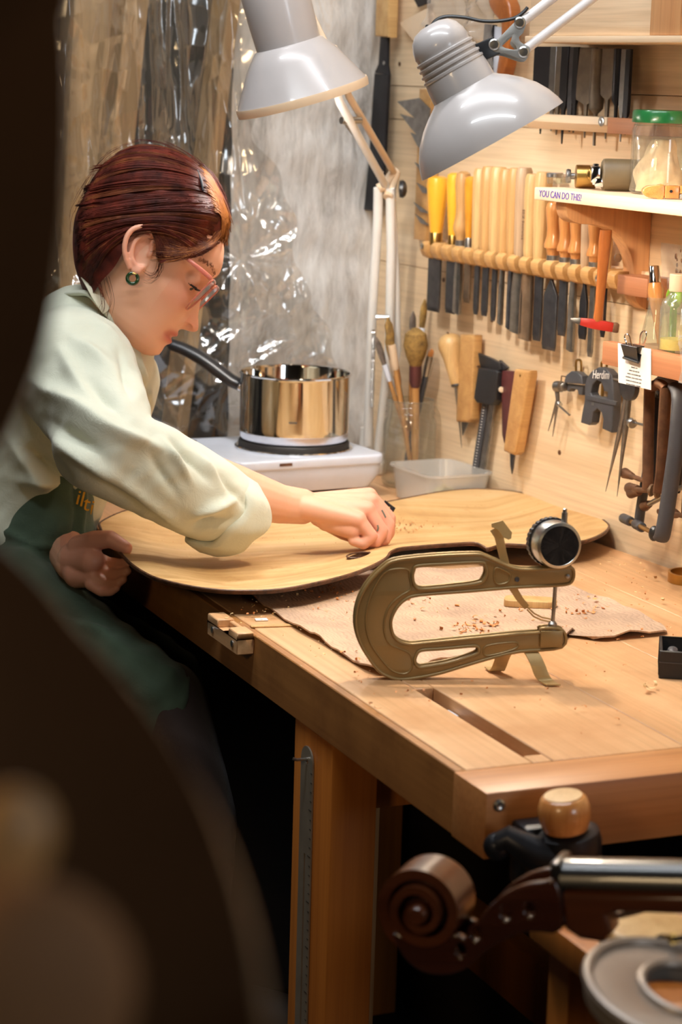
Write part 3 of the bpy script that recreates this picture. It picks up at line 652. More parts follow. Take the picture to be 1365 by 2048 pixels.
part('wing_nut', G().tube([loc2(600, 16, -.022), loc2(620, 0, -.022)], .0035, 8), M['zinc'], L2)
def lp(px, py, d): return Li2 @ Vector(atd(px, py, d))
part('upper_arm', G().tube([lp(648, 105, 2.86), lp(680, 205, 2.93), lp(772, 372, 3.20)], .0058, 10), M['armwhite'], L2)
part('upper_arm', G().tube([lp(668, 95, 2.88), lp(698, 192, 2.95), lp(790, 348, 3.22)], .0050, 10), M['lamplip'], L2)
part('crossbar', G().tube([lp(683, 241, 2.98), lp(722, 241, 3.0)], .0050, 10), M['zinc'], L2)
sp = [lp(690+ (765-690)*t+2.2*math.cos(t*190), 246+(345-246)*t, 3.0+.18*t) for t in np.linspace(0, 1, 160)]
part('spring', G().tube(sp, .0014, 6), M['zinc'], L2)
elbow = G().tube([lp(757, 378, 3.20), lp(768, 372, 3.20), lp(785, 350, 3.215), lp(793, 344, 3.22)], .0075, 10); elbow.tube([lp(776, 395, 3.2), lp(792, 345, 3.22)], .0075, 10)
part('elbow', elbow, M['lamplip'], L2)
part('elbow_knob', G().lathe([(.004, 0), (.012, .001), (.013, .006), (.010, .010), (.004, .012)], 10, Li2 @ FZ(atd(798, 378, 3.2), ray(798, 378)*0+_r, (0, 0, 1))), M['black'], L2)
part('lower_arm', G().tube([lp(757, 376, 3.20), lp(756, 440, 3.22), lp(745, 620, 3.28), lp(736, 890, 3.36)], .0070, 10), M['armwhite'], L2)
part('lower_arm', G().tube([lp(781, 376, 3.20), lp(783, 500, 3.24), lp(779, 700, 3.31), lp(757, 900, 3.37)], .0070, 10), M['armwhite'], L2)
part('lower_arm', G().tube([lp(784, 378, 3.205), lp(793, 560, 3.27), lp(796, 700, 3.32), lp(765, 905, 3.38)], .0055, 10), M['armwhite'], L2)
part('hook_rod', G().tube([lp(752, 634, 3.26), lp(776, 634, 3.26), lp(778, 662, 3.27)], .0042, 8), M['zinc'], L2)
sp = [lp(748+4*t*-1+3*math.cos(t*260), 660+155*t, 3.27+.05*t) for t in np.linspace(0, 1, 200)]
part('spring', G().tube(sp, .0016, 6), M['zinc'], L2)
PBs = W0+WD*.55+WN*.055
part('clamp_base', G().lathe([(.030, 0), (.032, .004), (.032, .018), (.024, .026), (.012, .030), (.010, .07), (.001, .07)], 28, Li2 @ T(PBs[0], PBs[1], ZB+.0005)), M['armwhite'], L2, bevel=0)

# ================================================================== HOTPLATE AND SAUCEPAN
PC = atz(588, 881, .925)
HP = PC-WN*.005+WN*.020+WD*.012
hm = Matrix(((-WN[0], WD[0], 0, HP[0]), (-WN[1], WD[1], 0, HP[1]), (0, 0, 1, ZB), (0, 0, 0, 1)))
def rrect(w, d, r, n=6):
    o = []
    for cx, cy, a0 in ((w-r, d-r, 0), (-w+r, d-r, 90), (-w+r, -d+r, 180), (w-r, -d+r, 270)):
        for k in range(n+1): a = math.radians(a0+90*k/n); o.append((cx+r*math.cos(a), cy+r*math.sin(a)))
    return o
hp = thing('hotplate', 'white single electric hotplate standing in the corner of the bench', 'hotplate', hm)
part('top_plate', plate([rrect(.120, .108, .020)], .015, .004, 3), M['white'], hp, M=T(0, 0, .0575))
g = G(); r1, r2 = rrect(.117, .105, .020), rrect(.106, .094, .020); n = len(r1)
g.add([(x, y, .0505) for x, y in r1]+[(x*.995, y*.995, .036) for x, y in r1]+[(x, y, .016) for x, y in r2], [(i, (i+1) % n, n+(i+1) % n, n+i) for i in range(n)]+[(n+i, n+(i+1) % n, 2*n+(i+1) % n, 2*n+i) for i in range(n)]+[tuple(range(2*n, 3*n))])
part('housing', g, M['white'], hp)
for sx in (-1, 1):
    for sy in (-1, 1): part('foot', G().lathe([(.005, 0), (.007, .002), (.009, .0165), (.001, .0165)], 14, T(.082*sx, .072*sy, 0)), M['lamplip'], hp)
kn = part('knob', G().lathe([(.0195, 0), (.0205, .003), (.0195, .012), (.0165, .017), (.001, .0175)], 28, FZ((-.114, -.066, .040), (-1, 0, .12), (0, 0, 1))), M['white'], hp)
part('knob_ring', G().lathe([(.021, 0), (.0225, .0015), (.021, .003), (.0195, .003)], 28, FZ((-.1165, -.066, .040), (-1, 0, .12), (0, 0, 1))), M['chrome'], kn)
bpos = T(.012+(-.015), -.012, 0)
pcl = hm.inverted() @ Vector((PC[0], PC[1], ZB))
part('burner_ring', G().lathe([(.080, .0645), (.0855, .0650), (.0865, .0675), (.0845, .0690), (.078, .0680)], 56, T(pcl.x, pcl.y, 0)), M['chrome'], hp)
part('burner', G().lathe([(.081, .066), (.0815, .0745), (.0795, .0775), (.030, .0775), (.001, .0768)], 56, T(pcl.x, pcl.y, 0)), M['blackmatte'], hp)
part('enamel_chip', G().box((-.010, -.0004, -.002), (.010, .0002, .002), T(-.045, -.1082, .0585)), M['rust'], hp)
part('badge', G().lathe([(.006, 0), (.006, .0006), (.001, .0008)], 18, T(-.103, .085, .0649)), M['plum'], hp)
part('cord', G().tube([(-.05, .094, .03), (-.06, .106, .02), (-.12, .108, .006), (-.20, .095, .0042), (-.33, .03, .0042)], .0036, 8), M['black'], hp)
zp = ZB+.0776
pn = thing('saucepan', 'polished steel saucepan with a black handle standing on the white hotplate', 'saucepan', T(PC[0], PC[1], zp+.0003) @ R(0, 'Z'))
ro, h = .0800, .0985
body = [(.001, .0), (.070, .0), (.0745, .002), (.0765, .006), (.0765, .008), (.0795, .012), (ro, .020), (ro, h-.006), (ro+.0006, h-.003), (ro+.0026, h-.0008), (ro+.0022, h+.0006), (ro-.0004, h), (ro-.0014, h-.004), (ro-.0014, .020), (.074, .011), (.001, .0095)]
M['panout'] = plain('mirror_steel', srgb(222, 220, 216), .07, 1.0, var=.02)
part('body', G().lathe(body, 96), M['panout'], pn, smooth=28)
M['panbase'] = plain('brushed_aluminium_base', srgb(226, 226, 232), .32, 1.0, var=.05)
part('base_disc', G().lathe([(.0772, .001), (.0790, .004), (.0800, .0115), (.0803, .0125), (.0795, .0132), (.077, .0125), (.075, .003), (.0772, .001)], 96), M['panbase'], pn)
# handle goes up to the left and towards the wall
hv = Vector((-.94*_h[0]+.20*_g[0], -.94*_h[1]+.20*_g[1], 0)).normalized()
def ph(s, z): return (hv.x*s, hv.y*s, z)
sp_ = smooth_poly([ph(.083, h-.024), ph(.097, h-.018), ph(.115, h-.006), ph(.140, h+.010), ph(.170, h+.024), ph(.196, h+.031)], 6, False); m_ = len(sp_)
rad = [.0085+.0045*math.sin(math.pi*min(1, .25+.6*i/m_)) if i < m_-2 else .006 for i in range(m_)]
part('handle', G().tube(sp_, rad, 16, flat=.75, up=(0, 0, 1)), M['black'], pn, smooth=60)
part('handle_bracket', G().tube([ph(.078, h-.028), ph(.088, h-.024)], .0075, 12), M['chrome'], pn)
rv = part('rivet', G().ball(ph(.077, h-.016), .003, 10, 6), M['chrome'], pn)
part('etched_mark', G().box((-.006, 0, 0), (.006, .0004, .003), FZ((0, 0, .026), (0, 0, 1)) @ T(0, 0, 0) if False else Matrix(((_h[0], _g[0], 0, -_g[0]*.0804), (_h[1], _g[1], 0, -_g[1]*.0804), (0, 0, 1, .034), (0, 0, 0, 1)))), M['steel'], pn)

# ================================================================== JAR OF BRUSHES, TUB OF GLUE
def wf(u, out, z): p = W0+WD*u+WN*out; return (p[0], p[1], z)
JM = T(*wf(.432, .047, ZB+.0003))
jr = thing('glass_jar', 'open glass preserving jar full of brushes in the bench corner', 'jar', JM)
jo = [(.001, 0), (.034, 0), (.0385, .004), (.040, .010), (.040, .092), (.0385, .100), (.0355, .105), (.0355, .110), (.0372, .1115), (.0355, .113), (.0355, .119), (.0372, .1205), (.0355, .122), (.0355, .130), (.0345, .131), (.0338, .130)]
ji = [(.0338, .106), (.0368, .099), (.0382, .091), (.0382, .010), (.033, .005), (.001, .004)]
part('body', G().lathe(jo+ji, 48), M['glass'], jr, smooth=50)
part('rim_ring', G().lathe([(.0350, .1308), (.0362, .1295), (.0350, .1282), (.0338, .1295), (.0350, .1308)], 48), M['glass'], jr)
def brush(lb, bx, by, lean, L, hr, hmat, fr, fl, fmat, hl, hr2, hmat2, shape='flat', grp=None):
    """stands in the jar: base point bx,by, lean (dx,dy), handle length L above jar foot"""
    d = Vector((lean[0], lean[1], 1)).normalized(); o = Vector(JM.translation)+Vector((bx, by, .0052))
    root = thing('brush', lb, 'brush', FZ(o, d, (1, .3, 0)))
    part('handle', G().lathe([(.001, 0), (hr*.6, .002), (hr*.8, L*.25), (hr, L*.7), (hr*.9, L), (.001, L)], 12), hmat, root)
    part('ferrule', G().lathe([(hr*1.02, L-.004), (fr, L+.004), (fr, L+fl), (fr*.9, L+fl), (.001, L+fl)], 14), fmat, root)
    z = L+fl
    if shape == 'round': pr = [(fr*.8, z-.002), (fr*1.5, z+hl*.25), (hr2, z+hl*.55), (hr2*.85, z+hl*.85), (hr2*.3, z+hl), (.001, z+hl*1.02)]
    else: pr = [(fr*.85, z-.002), (hr2, z+hl*.4), (hr2*.9, z+hl*.75), (hr2*.25, z+hl), (.0005, z+hl*1.03)]
    part('bristles', G().lathe(pr, 16, sy=1 if shape == 'round' else .55), hmat2, root); return root
def jv(r, a=0): return r*_h[0]+a*_g[0], r*_h[1]+a*_g[1]
B_ = M['brushwood']
brush('grey-tipped splayed brush leaning furthest left out of the jar', *jv(.020), jv(-.345, -.02), .165, .0035, B_, .0045, .022, M['white'], .042, .0060, M['greybristle'])
brush('brush with bound pale ferrule and ochre tip, second from left in the jar', *jv(.016, .012), jv(-.255, .02), .168, .004, B_, .0048, .020, M['lamplip'], .036, .0055, M['bristle'])
brush('tall golden flat brush rising left of the big round brush', *jv(.008, -.01), jv(-.19, -.03), .178, .0042, B_, .0062, .034, M['lamplip'], .040, .0078, M['bristle'])
brush('short brush with warm brown sleeve in front of the lamp pole', *jv(.010, .018), jv(-.20, .04), .150, .0045, M['grey_dark'], .0055, .028, M['orangewood'], .012, .004, M['bristle'])
brush('fat round brush with a pale brown bristle ball in the jar', *jv(.010, -.014), jv(-.03, -.02), .150, .0065, B_, .0095, .028, M['plum'], .056, .0185, M['bristle'], 'round')
brush('dark pointed brush standing behind the round bristle ball', *jv(.002, .020), jv(-.01, .03), .195, .004, B_, .0050, .024, M['plum'], .034, .0062, M['greybristle'])
brush('white-sleeved brush with long tan tip right of the bristle ball', *jv(-.004, .012), jv(.075, .05), .195, .0042, B_, .0056, .036, M['white'], .042, .0066, M['bristle'])
brush('slanted brush with silver ferrule and stubby tip, rightmost in the jar', *jv(-.010, -.004), jv(.19, .0), .168, .0050, M['grey_dark'], .0060, .026, M['zinc'], .012, .0056, M['orangewood'])
TM = WM @ T(-.372, -.118, ZB+.0003)
tb = thing('plastic_tub', 'frosted plastic tub of pale glue granules beside the hotplate', 'tub', TM)
def rr(x0, y0, x1, y1, r, z, n=5):
    return [(x, y, z) for x, y in [(cx+r*math.cos(math.radians(a0+90*k/n)), cy+r*math.sin(math.radians(a0+90*k/n))) for cx, cy, a0 in ((x1-r, y1-r, 0), (x0+r, y1-r, 90), (x0+r, y0+r, 180), (x1-r, y0+r, 270)) for k in range(n+1)]]
lv = [rr(.012, .010, .118, .096, .015, 0), rr(.008, .006, .122, .100, .018, .002), rr(.001, .001, .129, .105, .02, .046), rr(-.002, -.002, .132, .108, .02, .047), rr(-.002, -.002, .132, .108, .02, .050), rr(.002, .002, .128, .104, .02, .050), rr(.010, .008, .120, .098, .018, .0035)]
n = len(lv[0]); g = G(); g.add([p for l in lv for p in l], [(r*n+i, r*n+(i+1) % n, (r+1)*n+(i+1) % n, (r+1)*n+i) for r in range(len(lv)-1) for i in range(n)]+[tuple(range(n-1, -1, -1)), tuple((len(lv)-1)*n+i for i in range(n))])
part('tub_wall', g, M['frost'], tb, smooth=50)
g = G(); rg = np.random.default_rng(4)
for k in range(260):
    x, y = rg.normal(.082, .020), rg.normal(.052, .016); x = min(max(x, .02), .112); y = min(max(y, .018), .09); z = .006+.022*math.exp(-((x-.082)/.025)**2-((y-.052)/.02)**2)*rg.random()
    g.ball((x, y, z), rg.uniform(.002, .0045), 5, 4, (1, .8, .6))
o = solo('glue_granules', 'heap of pale yellow glue granules in the frosted tub', 'glue granules', g, M['cream'], TM); o['kind'] = 'stuff'

# ================================================================== THICKNESS GAUGE
GD = 2.205
def gp(cx, cy): # crop coordinates to plane metres
    return ((640+.4396*cx-930)/ (F_PX/GD)*1.03, -(960+.4396*cy-1355)/(F_PX/GD)*1.03)
outl = [(330,365),(420,350),(560,338),(700,333),(740,340),(800,365),(900,400),(1060,395),(1130,390),(1148,415),(1140,455),(1100,470),(960,478),(870,483),(700,498),(520,512),(440,520),(400,532),(360,565),(335,610),(328,650),(340,700),(370,732),(420,745),(500,738),(700,718),(900,698),(1010,690),(1012,672),(1110,680),(1110,758),(920,778),(800,805),(650,850),(550,880),(450,900),(380,906),(330,895),(280,865),(230,800),(190,730),(170,650),(175,570),(200,500),(240,440),(290,390)]
h1 = [(440,385),(560,376),(720,368),(742,380),(752,410),(742,445),(715,464),(600,480),(470,492),(432,478),(418,440),(422,405)]
h2 = [(470,772),(560,765),(700,752),(728,758),(732,775),(715,792),(600,830),(500,848),(462,850),(443,825),(447,795)]
r1_ = [(795,392),(850,415),(858,435),(845,460),(800,466),(785,430)]; r2_ = [(765,752),(880,735),(910,745),(890,768),(790,795),(755,790)]
c1_ = [(300,410),(390,400),(405,440),(412,490),(370,520),(325,560),(300,620),(300,690),(330,745),(400,775),(425,800),(430,850),(400,880),(340,865),(280,800),(235,730),(215,650),(220,570),(250,480)]
GP0 = atz(800, 1356, ZB+.0006); GM = VF(GP0) @ R(math.radians(7), 'Z') @ T(-gp(380, 906)[0], 0, -gp(380, 906)[1])
tg = thing('thickness_gauge', 'champagne-coloured deep-throat thickness gauge with a dial, standing on the bench', 'gauge', GM)
XZ = Matrix(((1, 0, 0, 0), (0, 0, -1, 0), (0, 1, 0, 0), (0, 0, 0, 1)))
o_ = smooth_poly([gp(*p) for p in outl], 3)
fr_ = part('frame', plate([o_, smooth_poly([gp(*p) for p in h1], 3), smooth_poly([gp(*p) for p in h2], 3)], .010, .0012, 2), M['olive'], tg, M=XZ)
# raised rims round the outline, the slots and the pockets
g = G()
for pts, r in ((outl, .0017), (h1, .0019), (h2, .0018)):
    q = smooth_poly([gp(*p) for p in pts], 4)
    c = np.mean(q, 0)
    for y in (-.0052, .0052): g.tube([(p[0], y, p[1]) for p in q], r, 8, closed=True, up=(0, 1, 0))
part('frame_rim', g, M['olive'], tg, smooth=60)
for pts in (r1_, r2_, c1_):
    q = smooth_poly([gp(*p) for p in pts], 4); part('pocket_edge', G().tube([(p[0], -.0050, p[1]) for p in q], .0011, 6, closed=True, up=(0, 1, 0)), M['olive'], tg, smooth=60)
g = G(); x0, z0 = gp(905, 400); x1, z1 = gp(1140, 466)
# dial: black face turned toward the camera side, knurled bezel behind
dx, dz = gp(1064, 285); S_ = GD/F_PX
ax = Vector((.12, -1, .05)).normalized(); dm = FZ((dx+.000, -.006, dz), ax, (1, 0, 0))
dl = part('dial_case', G().lathe([(.0235, -.016), (.0240, -.008), (.0240, .004), (.0232, .0075), (.0205, .0088), (.0200, .0082)], 56, dm), M['zinc'], tg)
part('dial_back', G().lathe([(.0200, .0080), (.001, .0080)], 48, dm @ T(0, 0, .0004)), M['blackmatte'], tg)
kz = G(); V = []; n = 90
for z, r in ((-.0235, .0235), (-.0225, .0250), (-.0150, .0250), (-.0140, .0235)):
    for k in range(n):
        rr_ = r+(.0006 if (k % 3 and r > .024) else -.0002); a = 2*math.pi*k/n; V.append((rr_*math.cos(a), rr_*math.sin(a), z))
kz.add(V, [(r*n+k, r*n+(k+1) % n, (r+1)*n+(k+1) % n, (r+1)*n+k) for r in range(3) for k in range(n)]+[tuple(range(n-1, -1, -1)), tuple(3*n+k for k in range(n))], dm)
part('bezel', kz, M['blacksteel'], tg, smooth=20)
sx_, sz_ = gp(1094, 190); part('stem', G().cyl((sx_, -.004, sz_-.012), (sx_, -.004, gp(0, 140)[1]), .0032, n=14).lathe([(.0022, 0), (.0022, .004), (.0008, .005)], 12, T(sx_, -.004, gp(0, 140)[1]-.0005)), M['zinc'], tg)
px_, pz0 = gp(1072, 478); _, pz1 = gp(0, 655)
part('spindle', G().cyl((px_, 0, pz0+.004), (px_-.001, 0, pz1), .0021, n=12), M['steel'], tg)
part('anvil', G().lathe([(.0065, 0), (.0065, .002), (.0045, .0035), (.0045, .006), (.0025, .0085), (.001, .009)], 20, T(px_-.001, 0, gp(0, 676)[1]-.001)), M['steel'], tg)
part('anvil_block', G().box((gp(1008, 0)[0], -.0085, gp(0, 756)[1]), (gp(1110, 0)[0], .0085, gp(0, 680)[1])), M['olive'], tg, bevel=.0008)
part('screw', G().lathe([(.0026, 0), (.0022, .0012), (.0008, .0008)], 12, FZ((gp(890, 0)[0], -.0058, gp(0, 445)[1]), (0, -1, 0))), M['grey_dark'], tg)
part('pin', G().lathe([(.0022, 0), (.0022, .0008), (.0005, .001)], 12, FZ((gp(1120, 0)[0], -.0060, gp(0, 430)[1]), (0, -1, 0))), M['zinc'], tg)
# lifting lever: tab above, long blade crossing behind the frame, wire fork to the spindle
def strip(g, pts, w, t=.0012):
    V = []; m = len(pts)
    for i, p in enumerate(pts):
        a = Vector(pts[max(0, i-1)]); b = Vector(pts[min(m-1, i+1)]); d = (b-a).normalized(); nn = Vector((-d.z, 0, d.x)); ww = w[i] if isinstance(w, list) else w
        p = Vector(p)
        for s1, s2 in ((-1, -1), (1, -1), (1, 1), (-1, 1)): V.append(p+nn*(ww/2*s1)+Vector((0, t/2*s2, 0)))
    F = [(0, 1, 2, 3), tuple((m-1)*4+k for k in (3, 2, 1, 0))]+[(i*4+k, i*4+4+k, i*4+4+(k+1) % 4, i*4+(k+1) % 4) for i in range(m-1) for k in range(4)]
    return g.add(V, F)
def gq(x, y, dy=.009): a = gp(x, y); return (a[0], dy, a[1])
lv_ = part('lever', strip(G(), [gq(790, 225), gq(812, 262), (gp(832, 340)[0], .009, gp(832, 340)[1]), gq(850, 400), gq(880, 490), gq(920, 550), gq(955, 590)], [.0105, .0095, .0085, .0085, .0082, .0070, .0060]), M['olivelight'], tg, bevel=.0003, seg=1)
part('finger_tab', strip(G(), [gq(772, 208, .004), gq(808, 202, .001), gq(842, 245, -.003), gq(850, 262, -.004)], [.004, .011, .010, .003], .0014), M['olivelight'], lv_)
part('fork', G().tube([gq(955, 585, .007), gq(985, 612, .004), gq(1020, 628, .002), gq(1068, 635, 0)], .0009, 6).tube([gq(955, 598, .009), gq(985, 628, .006), (gp(1020, 642)[0], .004, gp(1020, 642)[1]), gq(1068, 648, 0)], .0009, 6), M['olivelight'], lv_)
# feet: two bent strips under the lower arm
zb_ = gp(0, 906)[1]+.0004
for x_, sy in ((gp(955, 0)[0], -1), (gp(880, 0)[0], 1)):
    zt = gp(0, 785)[1]; g = G(); pts = []
    prof = [(0, zt+.001), (.006, zt-.001), (.014, zt-.010), (.018, zb_+.006), (.020, zb_+.001), (.034, zb_+.0008)]
    prof = smooth_poly([np.array(p) for p in prof], 4, False); V = []; F = []
    xs = np.linspace(0, .022 if sy < 0 else -.012, len(prof))
    for (y, z), xx in zip(prof, xs):
        for dx_ in (-.0075, .0075): 
            for dz_ in (0, .0012): V.append((x_+xx+dx_, sy*y, z+dz_))
    m_ = len(prof)
    for i in range(m_-1):
        a = i*4; b = a+4; F += [(a, a+2, b+2, b), (a+1, b+1, b+3, a+3), (a, b, b+1, a+1), (a+2, a+3, b+3, b+2)]
    F += [(0, 1, 3, 2), ((m_-1)*4, (m_-1)*4+2, (m_-1)*4+3, (m_-1)*4+1)]
    part('foot', g.add(V, F), M['olivelight'], tg, smooth=50)

# ================================================================== TOOL WALL
class WT:
    """a thing on the tool wall; coordinates from picture points at a distance out from the planks"""
    def __init__(s, name, label, cat, px, py, out, group=None):
        s.o = wp(px, py, out); s.r = thing(name, label, cat, WM @ T(*s.o), group)
    def p(s, px, py, out): q = wp(px, py, out)-s.o; return (float(q[0]), float(q[1]), float(q[2]))
    def at(s, x, out, z): return (x-s.o[0], -out-s.o[1], z-s.o[2])
XZp = Matrix(((1, 0, 0, 0), (0, 0, 1, 0), (0, 1, 0, 0), (0, 0, 0, 1)))    # plate XY -> wall XZ
def wplate(t, pts, out, th, bev=.0006, sm=0, holes=(), M_=None):
    """plate parallel to the wall from picture points"""
    P = [t.p(x, y, out) for x, y in pts]; P2 = [(q[0], q[2]) for q in P]
    if sm: P2 = smooth_poly(P2, sm)
    H = []
    for h in holes:
        q = [t.p(x, y, out) for x, y in h]; q = [(a[0], a[2]) for a in q]; H.append(smooth_poly(q, sm) if sm else q)
    return plate([P2]+H, th, bev), Matrix.Translation((0, -out-t.o[1], 0)) @ XZp
def screwhead(t, px, py, out, r, root, m='zinc'):
    return part('screw', G().lathe([(r, 0), (r, .0008), (r*.6, .0016), (r*.3, .0010), (.0003, .001)], 16, FZ(t.p(px, py, out), (0, -1, 0))), M[m], root)

# ---- chisel rack
RO = .045
zR0 = wp(838, 482, RO)[2]; xL, xR = wp(838, 490, RO)[0], wp(1237, 560, RO)[0]
rk = WT('chisel_rack', 'long toothed beech rack holding the chisels and gouges', 'tool rack', 838, 490, 0)
nt = 17; pitch = (xR-xL)/nt; ht = .020
part('back_rail', G().box((0, -.012, -.012), (xR-xL+.02, -.001, .012), T(xL-rk.o[0], 0, zR0-.010-rk.o[2])), M['shelfwood'], rk.r, bevel=.001)
tooth = G().prism([(-.012, .0108), (-.040, .0108), (-.046, .006), (-.046, -.002), (-.041, -.0115), (-.032, -.0145), (-.012, -.0145)], 0, pitch*.62)
tm_ = mesh_of('tooth', tooth, M['tan2'], bevel=.0012)
for i in range(nt):
    link('tooth', tm_, rk.r, T(xL+pitch*(i+.16)-rk.o[0], 0, zR0-.010-rk.o[2]) @ Matrix(((0, 0, 1, 0), (1, 0, 0, 0), (0, 1, 0, 0), (0, 0, 0, 1))))
ed = part('end_block', G().box((xR-rk.o[0], -.046, zR0-.026-rk.o[2]), (xR+.065-rk.o[0], -.001, zR0-.002-rk.o[2])), M['brownwood'], rk.r, bevel=.001)
for px, py in ((845, 492), (1196, 557)): screwhead(rk, px, py, .0465, .0045, rk.r)

def turned(r, L, m, root, fer=True, bulge=.0):
    pr = [(r*.62, 0), (r*.66, .004), (r*.80, .010), (r*1.02, L*.16), (r*1.05, L*.22), (r*.80, L*.36), (r*.78, L*.5), (r*.95, L*.75), (r*1.0, L*.88), (r*.85, L*.97), (r*.4, L), (.0004, L)]
    part('handle', G().lathe(pr, 24, T(0, 0, .012)), M[m], root)
    if fer: part('ferrule', G().lathe([(r*.58, 0), (r*.70, .0005), (r*.70, .0135), (r*.64, .014), (.001, .014)], 20), M['zinc'], root)
def octo(r, L, m, root, taper=.86):
    pr = [(r*.62, 0), (r*.80, .006), (r*taper, .014), (r, L*.80), (r*.96, L-.006), (r*.78, L), (.0004, L)]
    part('handle', G().lathe(pr, 8, R(math.pi/8, 'Z')), M[m], root, bevel=.0008, seg=1, smooth=25)
def cone(r, L, m, root):
    part('handle', G().lathe([(r*.55, 0), (r*.6, .003), (r*.8, L*.4), (r, L*.86), (r*.92, L*.97), (r*.5, L), (.0004, L)], 28, T(0, 0, .018)), M[m], root)
    part('ferrule', G().lathe([(r*.52, 0), (r*.60, .001), (r*.60, .018), (r*.56, .019), (.001, .019)], 22), M['brass' if m == 'yellow' else 'zinc'], root)
def blade_geo(w, L, th, kind):
    g = G(); n = 8
    if kind == 'gouge':
        V = []
        for z in (0, -.018, -L*.45, -L+.004, -L):
            ww = w*(.55 if z == 0 else .8 if z > -.03 else 1)
            for k in range(n+1):
                a = math.pi*(.08+.84*k/n); V.append((-ww/2*math.cos(a), -.0*1+ww*.32*math.sin(a)-ww*.16, z-(.004*math.sin(a) if z == -L else 0)))
        m_ = n+1; V2 = [(x, y-th, z) for x, y, z in V]; F = []; N0 = len(V)
        for i in range(4):
            for k in range(n): F += [(i*m_+k, i*m_+k+1, (i+1)*m_+k+1, (i+1)*m_+k), (N0+i*m_+k, N0+(i+1)*m_+k, N0+(i+1)*m_+k+1, N0+i*m_+k+1)]
            F += [(i*m_, (i+1)*m_, N0+(i+1)*m_, N0+i*m_), (i*m_+n, N0+i*m_+n, N0+(i+1)*m_+n, (i+1)*m_+n)]
        for k in range(n): F += [(k, N0+k, N0+k+1, k+1), (4*m_+k, 4*m_+k+1, N0+4*m_+k+1, N0+4*m_+k)]
        g.add(V+V2, F)
    else:
        sh = [(0, .0045, .004), (-.020, .0045, .004)] if kind == 'shoulder' else [(0, w*.9, th), (-.004, w*.95, th)]
        sh += [(-.040 if kind == 'shoulder' else -.02, w, th), (-L+.008, w, th), (-L, w, .0006)]
        V = []
        for z, ww, t in sh: V += [(-ww/2, -t/2, z), (ww/2, -t/2, z), (ww/2, t/2 if z > -L else -t/2+.0006, z), (-ww/2, t/2 if z > -L else -t/2+.0006, z)]
        F = [(0, 1, 2, 3)]+[(i*4+k, i*4+4+k, i*4+4+(k+1) % 4, i*4+(k+1) % 4) for i in range(len(sh)-1) for k in range(4)]+[tuple((len(sh)-1)*4+k for k in (3, 2, 1, 0))]
        g.add(V, F)
    return g
def chisel(lb, hx, htop, ry, r, hk, hm, bk, bw, bbot, bm, out=.031, th=.0035, grp='edge tools in the chisel rack', lean=0.0, cat='chisel'):
    t = WT(cat, lb, cat, hx, ry, out, grp)
    L = wp(hx, htop, out)[2]-t.o[2]; BL = t.o[2]-wp(hx, bbot, out)[2]
    z0 = .0035
    h_ = {'turn': turned, 'octo': octo, 'cone': cone}[hk]; sub = (.012 if hk == 'turn' else .018 if hk == 'cone' else 0)
    h_(r, max(.03, L-sub), hm, t.r)
    bg = blade_geo(bw, BL, th, bk); bg.box((-.0025, -.0025, -.004), (.0025, .0025, .012))
    part('blade', bg, M[bm], t.r, bevel=.0003, seg=1, smooth=40)
    if lean: t.r.matrix_world = t.r.matrix_world @ R(lean, 'Y')
    return t
def rack_y(px): return 483+(px-838)*.172
CH = [
 ('wide flat chisel with a big yellow tapered handle, first in the rack', 872, 352, .0165, 'cone', 'yellow', 'flat', .034, 624, 'darksteel'),
 ('chisel with a bright yellow handle and grey ferrule, second in the rack', 906, 345, .0125, 'cone', 'yellow', 'flat', .026, 628, 'darksteel'),
 ('chisel with a mottled tan handle just behind the amber one', 922, 342, .0115, 'turn', 'tan2', 'gouge', .018, 625, 'steel'),
 ('chisel with a clear amber handle between yellow and pale ones', 938, 352, .0100, 'cone', 'amber', 'flat', .016, 606, 'brownsteel'),
 ('narrow chisel with a pale octagonal handle right beside the amber one', 957, 336, .0120, 'octo', 'tan', 'flat', .011, 630, 'darksteel'),
 ('second narrow chisel with a pale octagonal handle', 974, 332, .0128, 'octo', 'tan2', 'flat', .014, 633, 'darksteel'),
 ('third narrow chisel with a broad pale octagonal handle', 992, 333, .0125, 'octo', 'tan', 'flat', .010, 643, 'darksteel'),
 ('slim gouge with a tan octagonal handle, fourth of the octagonal ones', 1009, 337, .0122, 'octo', 'tan2', 'gouge', .010, 646, 'steel'),
 ('slim gouge with a yellowish octagonal handle in mid rack', 1026, 335, .0115, 'octo', 'tan2', 'gouge', .010, 655, 'darksteel'),
 ('wide steel gouge with a greyish octagonal handle', 1042, 334, .0120, 'octo', 'greywood', 'gouge', .026, 664, 'steel'),
 ('wide brownish gouge with a stamped pale handle', 1061, 347, .0122, 'octo', 'tan', 'gouge', .028, 678, 'brownsteel'),
 ('dark chisel with a plain pale flat-topped handle', 1081, 343, .0128, 'octo', 'tan', 'flat', .018, 683, 'darksteel'),
 ('widest shouldered chisel with a bulbous orange handle', 1106, 402, .0125, 'turn', 'orangewood', 'shoulder', .031, 702, 'darksteel'),
 ('dark chisel with an orange turned handle, next after the widest', 1130, 420, .0112, 'turn', 'orangewood', 'flat', .017, 673, 'darksteel'),
 ('bent steel gouge with an orange turned handle', 1152, 425, .0112, 'turn', 'orangewood', 'gouge', .014, 700, 'steel'),
 ('dark chisel with a slim greyish handle near the hammer', 1172, 430, .0090, 'octo', 'greywood', 'shoulder', .016, 680, 'blacksteel'),
 ('chisel with an orange handle partly behind the hammer handle', 1189, 436, .0112, 'turn', 'orangewood', 'flat', .010, 716, 'steel'),
 ('thin dark chisel at the right end behind the hammer', 1212, 470, .0080, 'octo', 'tan', 'flat', .008, 676, 'blacksteel')]
